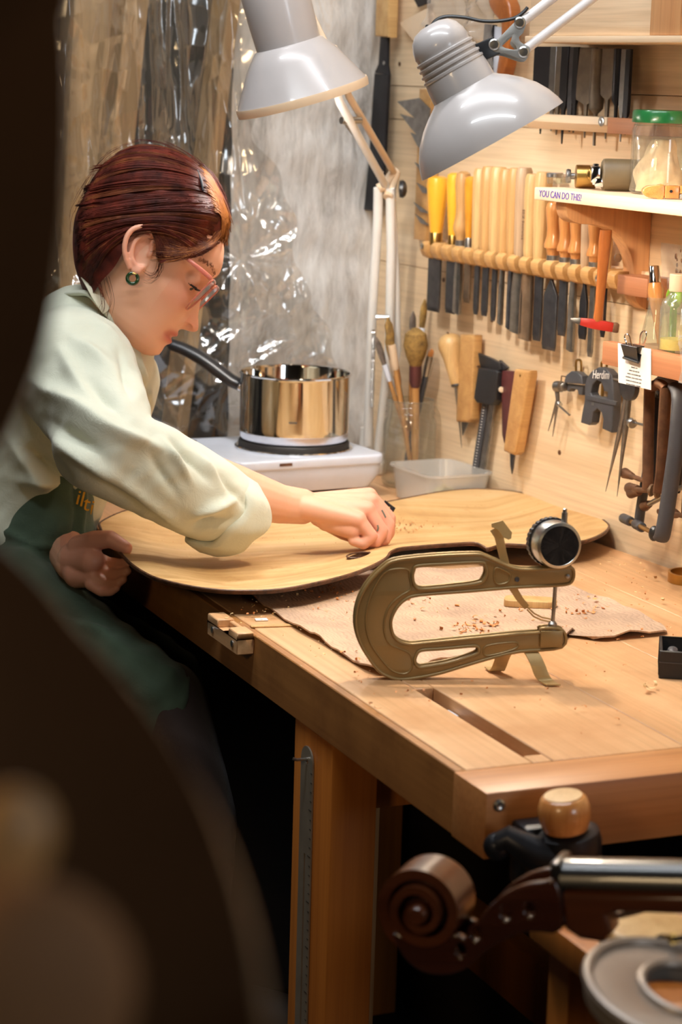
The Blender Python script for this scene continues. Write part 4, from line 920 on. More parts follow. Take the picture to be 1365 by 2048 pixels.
for lb, hx, ht_, r, hk, hm, bk, bw, bb_, bm in CH:
    t = chisel(lb, hx, ht_, rack_y(hx)+2, r, hk, hm, bk, bw, bb_, bm, cat='gouge' if bk == 'gouge' else 'chisel')
    if 'stamped' in lb:
        tx = text_geo('SSIZ Sooiwws', .0072, .0002)
        h = part('stamp', tx, M['rust'], t.r, smooth=0, M=T(.002, -.0121, .055) @ R(math.pi/2, 'X') @ R(math.pi/2, 'Z') if False else T(-.0035, -.0122, .050) @ Matrix(((0, 1, 0, 0), (0, 0, -1, 0), (-1, 0, 0, 0), (0, 0, 0, 1))))

# ---- overhead cupboard and file rail
O_ = .105
lg = WT('wall_cupboard', 'pale pine cupboard bottom with a ledge above the file rail', 'cupboard', 1050, 83, 0)
xl = wp(1050, 80, O_)[0]; zb0 = wp(1050, 85, O_)[2]; zt0 = wp(1050, 72, O_)[2]
part('ledge', G().box((xl-lg.o[0], -O_, zb0-lg.o[2]), (xl+.75-lg.o[0], -.0005, zt0-lg.o[2])), M['shelfwood'], lg.r, bevel=.001)
xc = wp(1062, 60, O_-.012)[0]
part('front_panel', G().box((xc-lg.o[0], -O_+.010, zt0-lg.o[2]+.0005), (xc+.27-lg.o[0], -O_+.026, zt0+.26-lg.o[2])), M['shelfwood'], lg.r, bevel=.001)
part('side_panel', G().box((xc-.002-lg.o[0], -O_+.0262, zt0-lg.o[2]+.0005), (xc+.014-lg.o[0], -.0005, zt0+.26-lg.o[2])), M['shelfwood'], lg.r, bevel=.001)
part('stile', G().box((xc+.2705-lg.o[0], -O_+.006, zt0-lg.o[2]+.0005), (xc+.33-lg.o[0], -O_+.026, zt0+.26-lg.o[2])), M['bracketwood'], lg.r, bevel=.001)
part('carcass', G().box((xc+.3305-lg.o[0], -O_+.01, zt0-lg.o[2]+.0005), (xc+.70-lg.o[0], -.0005, zt0+.26-lg.o[2])), M['shelfwood'], lg.r, bevel=.001)
FO = .050
frl = WT('file_rail', 'pine rail with a chamfered underside holding the files by their tangs', 'tool rail', 1080, 240, 0)
xf0, xf1 = wp(1068, 240, FO)[0], wp(1214, 245, FO)[0]; zf1 = wp(1140, 231, FO)[2]; zf0 = wp(1140, 262, FO)[2]
part('rail', G().prism([(-.001, zf1-frl.o[2]), (-FO, zf1-frl.o[2]), (-FO, zf0+.010-frl.o[2]), (-FO+.014, zf0-frl.o[2]), (-.001, zf0-frl.o[2])], xf0-.03-frl.o[0], xf1-frl.o[0], Matrix(((0, 0, 1, 0), (1, 0, 0, 0), (0, 1, 0, 0), (0, 0, 0, 1)))), M['shelfwood'], frl.r, bevel=.0008)
part('rail_shaded_end', G().box((xf1+.0005-frl.o[0], -FO+.001, zf0-frl.o[2]), (xf1+.10-frl.o[0], -.001, zf1-frl.o[2])), M['brownwood'], frl.r, bevel=.0008)  # right part of the same rail, its shadow put in as browner wood
screwhead(frl, 1204, 243, FO+.0005, .0062, frl.r)
def file_(lb, px, pw, top, shape, bm, ty, tangpx=None, out=.028, th=.005, tb=285):
    t = WT('file', lb, 'file', px, 232, out, 'files in the rail under the cupboard'); z1 = t.p(px, top, out)[2]; zs = t.p(px, ty, out)[2]; ztb = t.p(px, tb, out)[2]
    w = pw/(F_PX/2.95)/.50
    if shape == 'round': g = G().lathe([(.002, ztb), (.0026, zs-.004), (w/2*.9, zs+.003), (w/2, zs+.02), (w/2*.9, z1), (.0005, z1)], 14)
    else:
        V = []; L_ = [(ztb, .0022, .0016), (0, .006, .003), (zs-.006, .0075, .0035), (zs, w*.9, th), (zs+.01, w, th), (z1, w*(.8 if shape == 'taper' else 1), th*.8)]
        for z, ww, tt in L_: V += [(-ww/2, -tt/2, z), (ww/2, -tt/2, z), (ww/2, tt/2, z), (-ww/2, tt/2, z)]
        g = G().add(V, [(0, 3, 2, 1)]+[(i*4+k, i*4+(k+1) % 4, i*4+4+(k+1) % 4, i*4+4+k) for i in range(5) for k in range(4)]+[(20, 21, 22, 23)])
    part('blade', g, M[bm], t.r, bevel=.0004, seg=1, smooth=40); return t
for a in (('broad dark file leftmost under the cupboard ledge', 1083, 32, 93, 'flat', 'blacksteel', 215),
          ('narrow pale steel file second in the rail', 1104, 11, 93, 'flat', 'steel', 210),
          ('thin brownish file third in the rail', 1115, 9, 93, 'flat', 'filesteel', 205),
          ('black file fourth in the rail', 1127, 13, 93, 'flat', 'blacksteel', 210),
          ('slim charcoal file with a grey edge, fifth in the rail', 1141, 8, 94, 'flat', 'darksteel', 226),
          ('black three-square file sixth in the rail', 1149, 9, 94, 'flat', 'blacksteel', 200),
          ('broadest brown-grey flat file in mid rail', 1172, 34, 95, 'taper', 'filesteel', 200),
          ('tapering half-round file overlapping the broad brown one', 1192, 15, 97, 'round', 'filesteel', 222),
          ('broad brown-grey file with a narrow tang right of centre', 1214, 22, 97, 'flat', 'filesteel', 190),
          ('round dark rat-tail file near the screw end', 1232, 10, 97, 'round', 'blacksteel', 205),
          ('bright narrow steel file near the right end of the rail', 1244, 8, 98, 'flat', 'steel', 215),
          ('narrow black file last in the rail', 1253, 8, 98, 'flat', 'blacksteel', 225)):
    FK = globals().get('FK', -1)+1; file_(*a, tb=(268, 262, 270, 288, 264, 266, 276, 292, 278, 264, 284, 270)[FK % 12])

# ---- shelf with the handwritten line, bracket
SO = .150
sh = WT('wall_shelf', 'pale pine shelf with a handwritten line on its edge, on a curved bracket', 'shelf', 1069, 385, 0)
xs = wp(1069, 385, SO)[0]; zst = wp(1069, 374, SO)[2]; zsb = wp(1069, 399, SO)[2]
part('board', G().box((xs-sh.o[0], -SO, zsb-sh.o[2]), (xs+.70-sh.o[0], -.0005, zst-sh.o[2])), M['shelfwood'], sh.r, bevel=.0016)
tx = text_geo('YOU CAN DO THIS!', .0105, .0002, .1)
c = wp(1121, 390, SO); mtx = T(c[0]-sh.o[0], -SO-.0003, c[2]-.001-sh.o[2]) @ R(math.pi/2, 'X') @ Matrix.Diagonal((1.0, 1.15, 1, 1))
part('lettering', tx, M['purple'], sh.r, smooth=0, M=mtx, label='purple handwritten capitals reading YOU CAN DO THIS!')
# bracket: a flat board at right angles to the wall, cut in a double curve
xb_ = xs+.022
def br_pt(px, py):
    """picture point on the plane of the bracket (x = xb_)"""
    d = ray(px, py); nrm = -WD; o = W0+(-WD)*xb_; P = CAM+d*(((o-CAM)@nrm)/(d@nrm)); return float((P-W0)@WN), float(P[2])
bpts = [(1112, 408), (1114, 425), (1122, 438), (1140, 445), (1165, 447), (1190, 452), (1212, 463), (1228, 482), (1240, 505), (1246, 530), (1247, 560), (1249, 585), (1254, 602), (1268, 614), (1290, 622), (1309, 626)]
prof = smooth_poly([br_pt(*p) for p in bpts], 4, False); prof = [(max(.0008, o), z) for o, z in prof if o > 0]
zend = prof[-1][1]; poly = prof+[(.0008, zend), (.0008, zsb-.0005), (prof[0][0], zsb-.0005)]
bb_ = G().prism([(-o, z-sh.o[2]) for o, z in poly], xb_-sh.o[0], xb_+.024-sh.o[0], Matrix(((0, 0, 1, 0), (1, 0, 0, 0), (0, 1, 0, 0), (0, 0, 0, 1))))
part('bracket', bb_, M['bracketwood'], sh.r, bevel=.0012)
o1, z1 = br_pt(1243, 516); part('screw', G().lathe([(.0058, 0), (.0058, .001), (.003, .002), (.0005, .0012)], 16, FZ((xb_-.0005-sh.o[0], -o1-.004, z1-sh.o[2]), (-1, 0, 0))), M['zinc'], sh.r)
o1, z1 = br_pt(1172, 424); part('nail', G().tube([(xb_+.004-sh.o[0], -o1, z1-sh.o[2]), (xb_-.030-sh.o[0], -o1+.004, z1-.004-sh.o[2])], .0016, 8), M['rust'], sh.r)
# hook of flat wire at the bracket foot
o1, z1 = br_pt(1254, 588)
part('hook', G().tube([(xb_-.001-sh.o[0], -o1, z1-sh.o[2]), (xb_-.012-sh.o[0], -o1+.006, z1-.001-sh.o[2]), (xb_-.018-sh.o[0], -o1+.022, z1+.006-sh.o[2]), (xb_-.018-sh.o[0], -o1+.034, z1+.009-sh.o[2])], .0024, 8, flat=.5), M['lamplip'], sh.r)

# ---- hammer hung in front of the bracket
HO = .100
hm_ = WT('hammer', 'small hammer with a red head and brown handle hanging head down by the bracket', 'hammer', 1205, 640, HO)
def hp_(px, py, dd=0): return hm_.p(px, py, HO+dd)
t0, t1 = Vector(hp_(1213, 460)), Vector(hp_(1197, 642))
part('handle', G().tube([t1, t1*.8+t0*.2, t1*.5+t0*.5, t0*.9+t1*.1, t0], [.0070, .0062, .0072, .0088, .0082], 14, flat=.72), M['hammerwood'], hm_.r, smooth=50)
hv0 = Matrix(hm_.r.matrix_world).to_3x3().inverted() @ Vector(_h)   # head runs across the view
hv0.z = -.10; hv0.normalize()
HM = FR(t1+Vector((0, 0, -.004)), hv0, (0, 0, 1))
V = []; S_h = 2.75/F_PX
for x, y, zl, zh in ((-56, .5, -1, 5), (-36, 5, -6, 8), (-12, 8, -10, 9), (10, 8, -11, 8.5), (30, 7.5, -11.5, 7), (36, 8.5, -12, 7.5), (40, 8.5, -11.5, 7), (42, 7.5, -10, 5)):
    V += [(x*S_h, -y*S_h, zl*S_h), (x*S_h, y*S_h, zl*S_h), (x*S_h, y*S_h, zh*S_h), (x*S_h, -y*S_h, zh*S_h)]
def sect(V, a, b):
    n_ = b-a; return G().add(V[a*4:(b+1)*4], [(0, 1, 2, 3)]+[(i*4+k, i*4+4+k, i*4+4+(k+1) % 4, i*4+(k+1) % 4) for i in range(n_) for k in range(4)]+[tuple(n_*4+k for k in (3, 2, 1, 0))])
hd = part('head', sect(V, 1, 4), M['red'], hm_.r, bevel=.0008, M=HM)
part('peen', sect(V, 0, 1), M['steel'], hm_.r, bevel=.0003, M=HM, label='bright steel wedge peen'); part('face', sect(V, 4, 7), M['rust'], hm_.r, bevel=.0006, M=HM)

# ---- things on the shelf
def shelf_thing(name, label, cat, px, out, group=None):
    """root on the shelf top below picture column px"""
    lo, hi = 300, 460
    for _ in range(40):
        m_ = (lo+hi)/2; 
        if wp(px, m_, out)[2] > zst: lo = m_
        else: hi = m_
    q = wp(px, m_, out); return thing(name, label, cat, WM @ T(q[0], q[1], zst+.0004), group)
jr2 = shelf_thing('storage_jar', 'glass jar with a green lid holding a cream cloth on the shelf', 'jar', 1318, .068)
r_ = .036; hj = .098
part('body', G().lathe([(.001, 0), (r_-.004, 0), (r_, .004), (r_, hj-.022), (r_-.003, hj-.015), (r_-.003, hj-.001), (r_-.005, hj-.001), (r_-.005, hj-.016), (r_-.002, hj-.023), (r_-.002, .006), (r_-.006, .003), (.001, .003)], 48), M['glass'], jr2, smooth=50)
part('lid', G().lathe([(r_-.0005, hj-.012), (r_+.0005, hj-.013), (r_+.001, hj-.011), (r_+.0005, hj-.001), (r_-.001, hj+.0015), (r_-.004, hj+.002), (r_-.006, hj+.001), (.001, hj+.001)], 64), M['green'], jr2)
part('thread_ring', G().lathe([(r_-.003, hj-.0175), (r_-.0015, hj-.0165), (r_-.003, hj-.0155)], 48, cap=False), M['glass'], jr2)
g = G(); rg = np.random.default_rng(5); n1, n2 = 36, 22; V = []
for j in range(n2+1):
    ph_ = j/n2; z = .0036+.062*ph_
    for k in range(n1):
        a = 2*math.pi*k/n1; rr0 = .027*(1-.55*max(0, ph_-.35)/.65)*(1+.16*math.sin(3*a+4*ph_)+.09*math.sin(7*a-6*ph_)); V.append((rr0*math.cos(a)+.003*ph_, rr0*math.sin(a), z))
g.add(V, [(j*n1+k, j*n1+(k+1) % n1, (j+1)*n1+(k+1) % n1, (j+1)*n1+k) for j in range(n2) for k in range(n1)]+[tuple(range(n1-1, -1, -1)), tuple(n2*n1+k for k in range(n1))])
o = link('cream_cloth', mesh_of('cream_cloth', g, M['skinbag'], smooth=80), None, Matrix(jr2.matrix_world)); o['label'] = 'crumpled cream cloth bag stuffed in the green-lidded jar'; o['category'] = 'cloth'
# two metal cased gadgets lying on the shelf: axis across the view
g1 = shelf_thing('brass_purfling_cutter', 'brass-cased cutter with two knurled screws lying on the shelf', 'cutter', 1168, .095)
axm = Matrix(g1.matrix_world).to_3x3().inverted() @ Vector(_h); axm.z = 0; axm.normalize()
GX = FZ((0, 0, .0145), axm, (0, 0, 1))
part('case', G().lathe([(.0105, -.011), (.0142, -.0105), (.0145, -.006), (.0145, .014), (.0105, .0145)], 32, GX @ Matrix.Diagonal((1, 1.15, 1, 1))), M['brass'], g1)
part('end_knob', G().lathe([(.0040, -.012), (.0040, -.017), (.0082, -.0172), (.0088, -.0185), (.0088, -.0215), (.008, -.0225), (.001, -.0225)], 22, GX), M['steel'], g1)
tk = part('thumb_screw', G().lathe([(.003, 0), (.003, .006), (.0080, .0062), (.0088, .0075), (.0088, .0125), (.0075, .0135), (.001, .0125)], 24, FZ(Vector((axm.x*.0095, axm.y*.0095, .017))+Vector((-axm.y, axm.x, 0))*-.014, Vector((axm.y, -axm.x, .1)))), M['brass'], g1)
g2 = shelf_thing('clamp_block', 'nickel clamp block with a brown leather roll lying beside the jar', 'clamp', 1232, .085)
GX = FZ((0, 0, .0195), axm, (0, 0, 1))
part('leather_roll', G().lathe([(.001, -.0185), (.016, -.0185), (.0190, -.0165), (.0195, -.013), (.0195, .030), (.017, .032), (.001, .032)], 36, GX), plain('dark_olive_leather', srgb(112, 94, 66), .5, var=.1), g2)
part('hinge', G().box((-.010, -.013, -.006), (.010, .013, .005), GX @ T(0, 0, -.026)).box((-.013, -.006, -.004), (.013, .006, .003), GX @ T(0, 0, -.0255)).box((-.015, -.010, -.003), (-.004, .0135, .007), GX @ T(0, 0, -.024)), M['chrome'], g2, bevel=.0012)
for k in (-.007, .007): part('bolt', G().lathe([(.003, 0), (.003, .002), (.001, .0025)], 12, GX @ T(k, -.013, -.025) @ R(math.pi/2, 'X')), M['zinc'], g2)
# small wooden clamp in front of the jar
g3 = shelf_thing('small_wooden_clamp', 'small orange wooden clamp with a steel pin lying before the jar', 'clamp', 1330, .125)
axl = FR((0, 0, .008), axm, (0, 0, 1))
part('jaw', plate([smooth_poly([(-.022, -.006), (-.027, 0), (-.022, .006), (-.012, .0075), (-.002, .0078), (-.002, -.0078), (-.012, -.0075)], 3)], .014, .0015), M['orangewood'], g3, M=axl @ R(math.pi/2, 'X'))
part('jaw', G().box((-.001, -.007, -.0075), (.016, .007, .0075), axl), M['orangewood'], g3, bevel=.0015)
part('pin', G().lathe([(.0018, 0), (.0018, .0008), (.0003, .001)], 10, axl @ T(.006, -.0072, .001) @ R(math.pi/2, 'X')), M['blacksteel'], g3)
part('slide', G().box((.0165, -.009, -.0076), (.040, .006, -.002), axl), M['bracketgrey'], g3, bevel=.0008)
part('upper_arm', G().box((.0165, -.0065, -.0015), (.050, .006, .0078), axl), M['orangewood'], g3, bevel=.001)
# row of small glass and metal bits at the shelf's left end
for k, (px, o_, lb) in enumerate(((1110, .075, 'small steel-capped glass vial at the left end of the shelf'), (1128, .055, 'small glass vial with a pale cap behind the brass cutter'))):
    v = shelf_thing('vial', lb, 'vial', px, o_)
    part('tube', G().lathe([(.001, 0), (.009, 0), (.010, .002), (.010, .008), (.001, .008)], 20), M['bottle'], v); part('cap', G().lathe([(.0105, .0082), (.0112, .009), (.0112, .013), (.0100, .0142), (.001, .0142)], 20), M['zinc' if k == 0 else 'lamplip'], v)

# ---- lower brown shelf
BO = .130
bs = WT('tool_shelf', 'brown stained shelf board with clamps hanging below it at the right', 'shelf', 1205, 700, 0)
xq = wp(1205, 705, BO)[0]; zqt = wp(1205, 682, BO)[2]; zqb = wp(1205, 728, BO)[2]
part('front_board', G().box((xq-bs.o[0], -BO, zqb-bs.o[2]), (xq+.55-bs.o[0], -BO+.016, zqt-bs.o[2])), M['brownwood'], bs.r, bevel=.0012)
part('shelf_board', G().box((xq+.004-bs.o[0], -BO+.0165, zqt-.018-bs.o[2]), (xq+.55-bs.o[0], -.0006, zqt-.004-bs.o[2])), M['brownwood'], bs.r, bevel=.001)
zsh = zqt-.004
def onb(px, out):
    lo, hi = 500, 900
    for _ in range(40):
        m_ = (lo+hi)/2
        if wp(px, m_, out)[2] > zsh: lo = m_
        else: hi = m_
    q = wp(px, m_, out); return WM @ T(q[0], q[1], zsh+.0004)
b1 = thing('glass_bottle', 'conical clear glass flask with an orange-handled tool stuck in it', 'bottle', onb(1312, .085))
part('body', G().lathe([(.001, 0), (.018, 0), (.020, .003), (.019, .012), (.0135, .040), (.0115, .050), (.0115, .056), (.0135, .0575), (.0135, .060), (.0115, .061), (.0102, .060), (.0102, .050), (.012, .040), (.0175, .012), (.016, .004), (.001, .003)], 36), M['bottle'], b1, smooth=45)
t_ = Vector((.0, 0, .006)); d_ = Vector((-.26, 0, 1)).normalized()
ot = thing('orange_handled_tool', 'tool with an orange varnished handle and steel collar standing in the glass flask', 'tool', Matrix(b1.matrix_world) @ FZ((.006, 0, .0045), (-.20, .0, 1), (0, 1, 0)))
part('handle', G().lathe([(.001, .0), (.002, .002), (.005, .03), (.0088, .056), (.0096, .066), (.0080, .074), (.001, .074)], 20), M['orangewood'], ot)
part('collar', G().lathe([(.0066, .0742), (.0072, .0748), (.0060, .094), (.0052, .095), (.001, .095)], 18), M['chrome'], ot)
b2 = thing('glass_bottle', 'square-shouldered clear bottle with white cap and a little yellow liquid', 'bottle', onb(1350, .088))
part('body', G().lathe([(.001, 0), (.0185, 0), (.020, .002), (.020, .052), (.0185, .060), (.011, .068), (.0095, .071), (.0095, .080), (.0082, .080), (.0082, .071), (.017, .059), (.0187, .052), (.0187, .004), (.001, .003)], 40), M['bottle'], b2, smooth=45)
part('liquid', G().lathe([(.001, .0034), (.0183, .0036), (.0183, .016), (.001, .016)], 36), M['yellowliq'], b2)
part('cap', G().lathe([(.0105, .0725), (.0110, .0735), (.0110, .092), (.0102, .093), (.001, .093)], 30), M['lamplip'], b2)
lm = thing('lime_brush', 'lime green plastic tool with a round end standing behind the two bottles', 'tool', onb(1344, .045))
part('handle', G().lathe([(.001, 0), (.005, 0), (.0045, .04), (.004, .046), (.001, .046)], 16), M['lime'], lm); part('round_end', G().ball((0, 0, .058), .0145, 20, 12, (1, .45, 1)), M['lime'], lm)
def bagmesh(w, h, seed, amp, nx=30, nz=36):
    rg = np.random.default_rng(seed); g = G(); V = []
    ks = [(rg.uniform(0, 1), rg.uniform(0, 1), rg.uniform(0, 3.14), rg.uniform(.02, .06), rg.choice([-1, 1])) for _ in range(26)]
    for j in range(nz+1):
        for i in range(nx+1):
            a, b = i/nx, j/nz; d = 0
            for cx, cy, th, ww, s in ks:
                u = (a-cx)*math.cos(th)+(b-cy)*math.sin(th); v = -(a-cx)*math.sin(th)+(b-cy)*math.cos(th)
                d += s*math.exp(-(u/.25)**2)*math.exp(-abs(v)/ww)
            V.append(((a-.5)*w*(1-.12*math.sin(b*5)), amp*d*.35, b*h))
    return g.add(V, [(j*(nx+1)+i, j*(nx+1)+i+1, (j+1)*(nx+1)+i+1, (j+1)*(nx+1)+i) for j in range(nz) for i in range(nx)])
q = wp(1345, 640, .02); o = solo('parts_bag', 'clear plastic bag with brown scraps pinned behind the bottles', 'plastic bag', bagmesh(.085, .085, 3, .007), M['clearbag'], WM @ T(q[0]+.01, -.016, zsh+.034), smooth=75)
g = G(); rg = np.random.default_rng(8)
for k in range(30): g.ball((rg.normal(.0, .010), .0, rg.normal(.055, .013)), rg.uniform(.0012, .003), 6, 4, (1, .5, 1.6))
sc_ = part('scraps', g, M['rust'], o, kind='stuff', M=T(-.002, -.0005, 0))
q = wp(1362, 735, BO+.012); o = solo('plastic_wrap', 'loose clear plastic wrap hanging over the brown shelf at the right edge', 'plastic wrap', bagmesh(.060, .055, 9, .008), M['clearbag'], WM @ T(q[0]+.022, -BO-.008, zqb+.0), smooth=75)
# card held by a binder clip on the shelf front
cd_ = WT('paper_card', 'white card with small grey lines of print clipped on the brown shelf', 'card', 1270, 730, BO+.0012)
cpts = [(1237, 686), (1303, 698), (1303, 780), (1238, 765)]
P_ = [cd_.p(x, y, BO+.0012) for x, y in cpts]
g = G().add([(p[0], -.0003, p[2]) for p in P_]+[(p[0], .0003, p[2]) for p in P_], [(0, 3, 2, 1), (4, 5, 6, 7), (0, 1, 5, 4), (1, 2, 6, 5), (2, 3, 7, 6), (3, 0, 4, 7)])
part('card', g, M['paper'], cd_.r, smooth=0)
wcd = P_[2][0]-P_[3][0]; sl = (P_[1][2]-P_[0][2])/(P_[1][0]-P_[0][0])
for k, s in enumerate(['mmmi a m', 'miinn nmi mni mi', 'minni a mi nmmini mni', 'mnmimn i aimn mmin mnm', 'nmmin mi ammni inm nim', 'mi nmn mmnin a nmmin']):
    tx = text_geo(s, .0030, .0001); zz = -.003-.0042*k
    part('print_line', tx, M['ink'], cd_.r, smooth=0, M=T((P_[2][0]+P_[3][0])/2-.002, -.0006, zz) @ Matrix(((1, 0, 0, 0), (0, 1, 0, 0), (sl*.5, 0, 1, 0), (0, 0, 0, 1))) @ R(math.pi/2, 'X'))
bc = WT('binder_clip', 'black binder clip with wire handles holding the white card', 'binder clip', 1268, 700, BO+.004)
P1 = lambda x, y, o=BO+.003: bc.p(x, y, o)
g = G(); a_, b_, c_, e_ = P1(1251, 697), P1(1283, 702), P1(1285, 722), P1(1256, 718)
zt_ = zqt-bc.o[2]
part('spring_body', G().add([(a_[0], .006, zt_+.004), (b_[0], .006, zt_+.004), (b_[0], -.006, zt_+.003), (a_[0], -.006, zt_+.003), (a_[0]+.003, -.0015, c_[2]), (b_[0]-.001, -.0015, c_[2]-.002), (a_[0]+.003, .0005, c_[2]), (b_[0]-.001, .0005, c_[2]-.002), (a_[0], .004, zt_+.001), (b_[0], .004, zt_+.001)],
     [(0, 1, 2, 3), (3, 2, 5, 4), (4, 5, 7, 6), (6, 7, 9, 8), (8, 9, 1, 0)]), M['black'], bc.r, bevel=.0004, seg=1)
part('bead', G().tube([(a_[0]+.002, -.0022, c_[2]), (b_[0], -.0022, c_[2]-.002)], .0016, 8), M['black'], bc.r)
for sgn, pts in ((1, [(1262, 719), (1255, 690), (1250, 674), (1254, 668), (1260, 672), (1264, 688), (1275, 721)]), (2, [(1280, 690), (1282, 670), (1287, 663), (1293, 664), (1293, 676), (1288, 690)])):
    oo = BO+.007 if sgn == 1 else BO-.012
    part('wire_handle', G().tube(smooth_poly([P1(x, y, oo-(.003 if i in (0, len(pts)-1) else 0)) for i, (x, y) in enumerate(pts)], 4, False), .0009, 8), M['chrome'], bc.r)

# ---- tools hung on the planks between rack and bench
def pp(t, x, y, o): return Vector(t.p(x, y, o))
aw = WT('awl', 'bulb-handled awl with a long thin blade hanging on the planks', 'awl', 905, 770, .022)
a_, b_ = pp(aw, 899, 668, .022), pp(aw, 913, 769, .022); ax_ = (a_-b_).normalized(); Lh = (a_-b_).length
part('handle', G().lathe([(.0075, 0), (.0085, .003), (.0095, .012), (.0135, Lh*.5), (.0185, Lh*.74), (.0185, Lh*.84), (.014, Lh*.95), (.006, Lh), (.0003, Lh)], 28, FZ(b_, ax_)), M['tan'], aw.r)
part('blade', G().tube([b_, pp(aw, 924, 895, .010)], [.0030, .0004], 10), M['steel'], aw.r); part('collar', G().lathe([(.006, -.003), (.0075, -.002), (.0075, .001)], 18, FZ(b_, ax_)), M['darksteel'], aw.r)
part('nail', G().tube([pp(aw, 897, 666, .030), pp(aw, 895, 665, .0)], .0012, 6), M['rust'], aw.r)
kf = WT('bench_knife', 'slab-handled orange-tan wooden knife hanging beside the awl', 'knife', 940, 760, .014)
part('handle', wplate(kf, [(929, 668), (958, 670), (952, 838), (944, 845), (921, 843), (921, 832)], .014, .016, .004)[0], M['tan2'], kf.r, M=wplate(kf, [(929, 668), (958, 670), (952, 838), (944, 845), (921, 843), (921, 832)], .014, .016, .004)[1])
def wpl(t, name, m, pts, out, th, bev=.0006, sm=0, holes=(), label=None):
    g, X = wplate(t, pts, out, th, bev, sm, holes); return part(name, g, M[m] if isinstance(m, str) else m, t.r, M=X, label=label)
wpl(kf, 'blade', 'steel', [(924, 843), (938, 845), (926, 872)], .014, .002, .0003)
part('nail', G().tube([kf.p(955, 733, .024), kf.p(962, 733, 0)], .0012, 6), M['rust'], kf.r)
vc = WT('vernier_caliper', 'black plastic vernier caliper with a steel beam hanging on the planks', 'caliper', 975, 760, .016)
wpl(vc, 'beam', 'grey_dark', [(967, 806), (978, 808), (954, 970), (942, 966)], .012, .004, .0005)
wpl(vc, 'depth_rod', 'steel', [(981, 806), (992, 806), (966, 976), (956, 974)], .012, .0035, .0005)
wpl(vc, 'slider', 'black', [(965, 735), (1001, 740), (1004, 745), (1000, 800), (992, 811), (962, 805), (956, 796), (958, 780)], .016, .014, .002)
wpl(vc, 'jaw', 'black', [(960, 706), (984, 716), (1003, 726), (1004, 740), (966, 738), (962, 722)], .016, .006, .001)
wpl(vc, 'jaw', 'darksteel', [(1002, 720), (1018, 735), (1010, 742), (998, 738)], .012, .005, .0008)
gg = G()
for k in range(26):
    y = 815+5.7*k; x = 967.5-(y-806)*.155
    a = vc.p(x+1, y, .0143); gg.box((a[0], a[1]-.0002, a[2]), (a[0]+.0035, a[1]+.0002, a[2]+.0009))
part('graduations', gg, M['paper'], vc.r, kind='stuff', smooth=0)
part('thumb_wheel', G().lathe([(.004, 0), (.004, .003), (.001, .0034)], 14, FZ(vc.p(1003, 779, .016), (1, -.3, 0), (0, 0, 1))), M['lamplip'], vc.r)
sk = WT('plum_knife', 'knife with a dark plum-coloured sheath-like handle behind the tan-handled knife', 'knife', 1020, 800, .012)
wpl(sk, 'handle', 'plum', [(1008, 741), (1036, 742), (1030, 800), (1020, 862), (1015, 888), (1010, 870), (1009, 800)], .010, .010, .002)
k2 = WT('carving_knife', 'tan wood-handled carving knife with a short grey blade, second knife from the clamps', 'knife', 1045, 800, .020)
wpl(k2, 'handle', 'tan2', [(1038, 738), (1068, 741), (1068, 752), (1042, 905), (1036, 910), (1016, 902), (1017, 890)], .020, .016, .004)
wpl(k2, 'blade', 'darksteel', [(1022, 905), (1031, 908), (1028, 934), (1025, 948), (1022, 930)], .020, .002, .0003)
part('pin', G().lathe([(.0016, 0), (.0016, .0006), (.0003, .0008)], 10, FZ(k2.p(1041, 751, .0285), (0, -1, 0))), M['brass'], k2.r)
sd_ = WT('spring_dividers', 'small spring-bow dividers hanging left of the little black clamp', 'dividers', 1115, 790, .018)
for pts in ([(1112, 775), (1116, 800), (1097, 862)], [(1116, 775), (1117, 800), (1106, 873)]): part('leg', G().tube([sd_.p(*p, .018) for p in pts], [.0022, .0026, .0005], 10), M['steel'], sd_.r)
part('spring_head', G().lathe([(.0045, -.005), (.0075, -.005), (.0075, .005), (.0045, .005), (.0045, -.005)], 20, FZ(sd_.p(1118, 773, .018), (.9, .2, .1), (0, 0, 1))), M['steel'], sd_.r)
part('spring_head_knob', G().lathe([(.004, 0), (.006, .001), (.006, .008), (.004, .009), (.001, .009)], 16, FZ(sd_.p(1127, 772, .020), (.9, -.3, .0), (0, 0, 1))), M['steel'], sd_.r)
part('screw', G().tube([sd_.p(1113, 806, .018), sd_.p(1140, 830, .030)], .0014, 8), M['zinc'], sd_.r); part('nut', G().lathe([(.004, 0), (.004, .004), (.001, .004)], 14, FZ(sd_.p(1118, 807, .02), (1, 0, -.5))), M['zinc'], sd_.r)
part('hook', G().tube([sd_.p(1122, 770, .014), sd_.p(1124, 752, .012), sd_.p(1136, 754, .001)], .0010, 6), M['rust'], sd_.r)
def hang_u(t, x, y0, y1, w=5):
    part('loop', G().tube(smooth_poly([t.p(x-w, y1, .010), t.p(x-w, y0+4, .010), t.p(x, y0, .010), t.p(x+w, y0+4, .010), t.p(x+w, y1, .010)], 4, False), .0016, 8), M['brass'], t.r)
sc1 = WT('small_caliper_head', 'small black arched clamp head hanging between the dividers and the A-shaped one', 'clamp', 1155, 770, .016)
wpl(sc1, 'arch', 'grey_dark', [(1136, 762), (1140, 750), (1150, 742), (1162, 744), (1171, 752), (1173, 768), (1138, 766)], .018, .012, .0015)
wpl(sc1, 'lower_jaw', 'grey_dark', [(1137, 767), (1173, 772), (1171, 790), (1164, 789), (1162, 780), (1150, 776), (1144, 783), (1137, 780)], .014, .010, .001)
hang_u(sc1, 1158, 720, 748)
ac = WT('arched_clamp', 'large black A-shaped plastic clamp with white script hanging under the brown shelf', 'clamp', 1205, 800, .020)
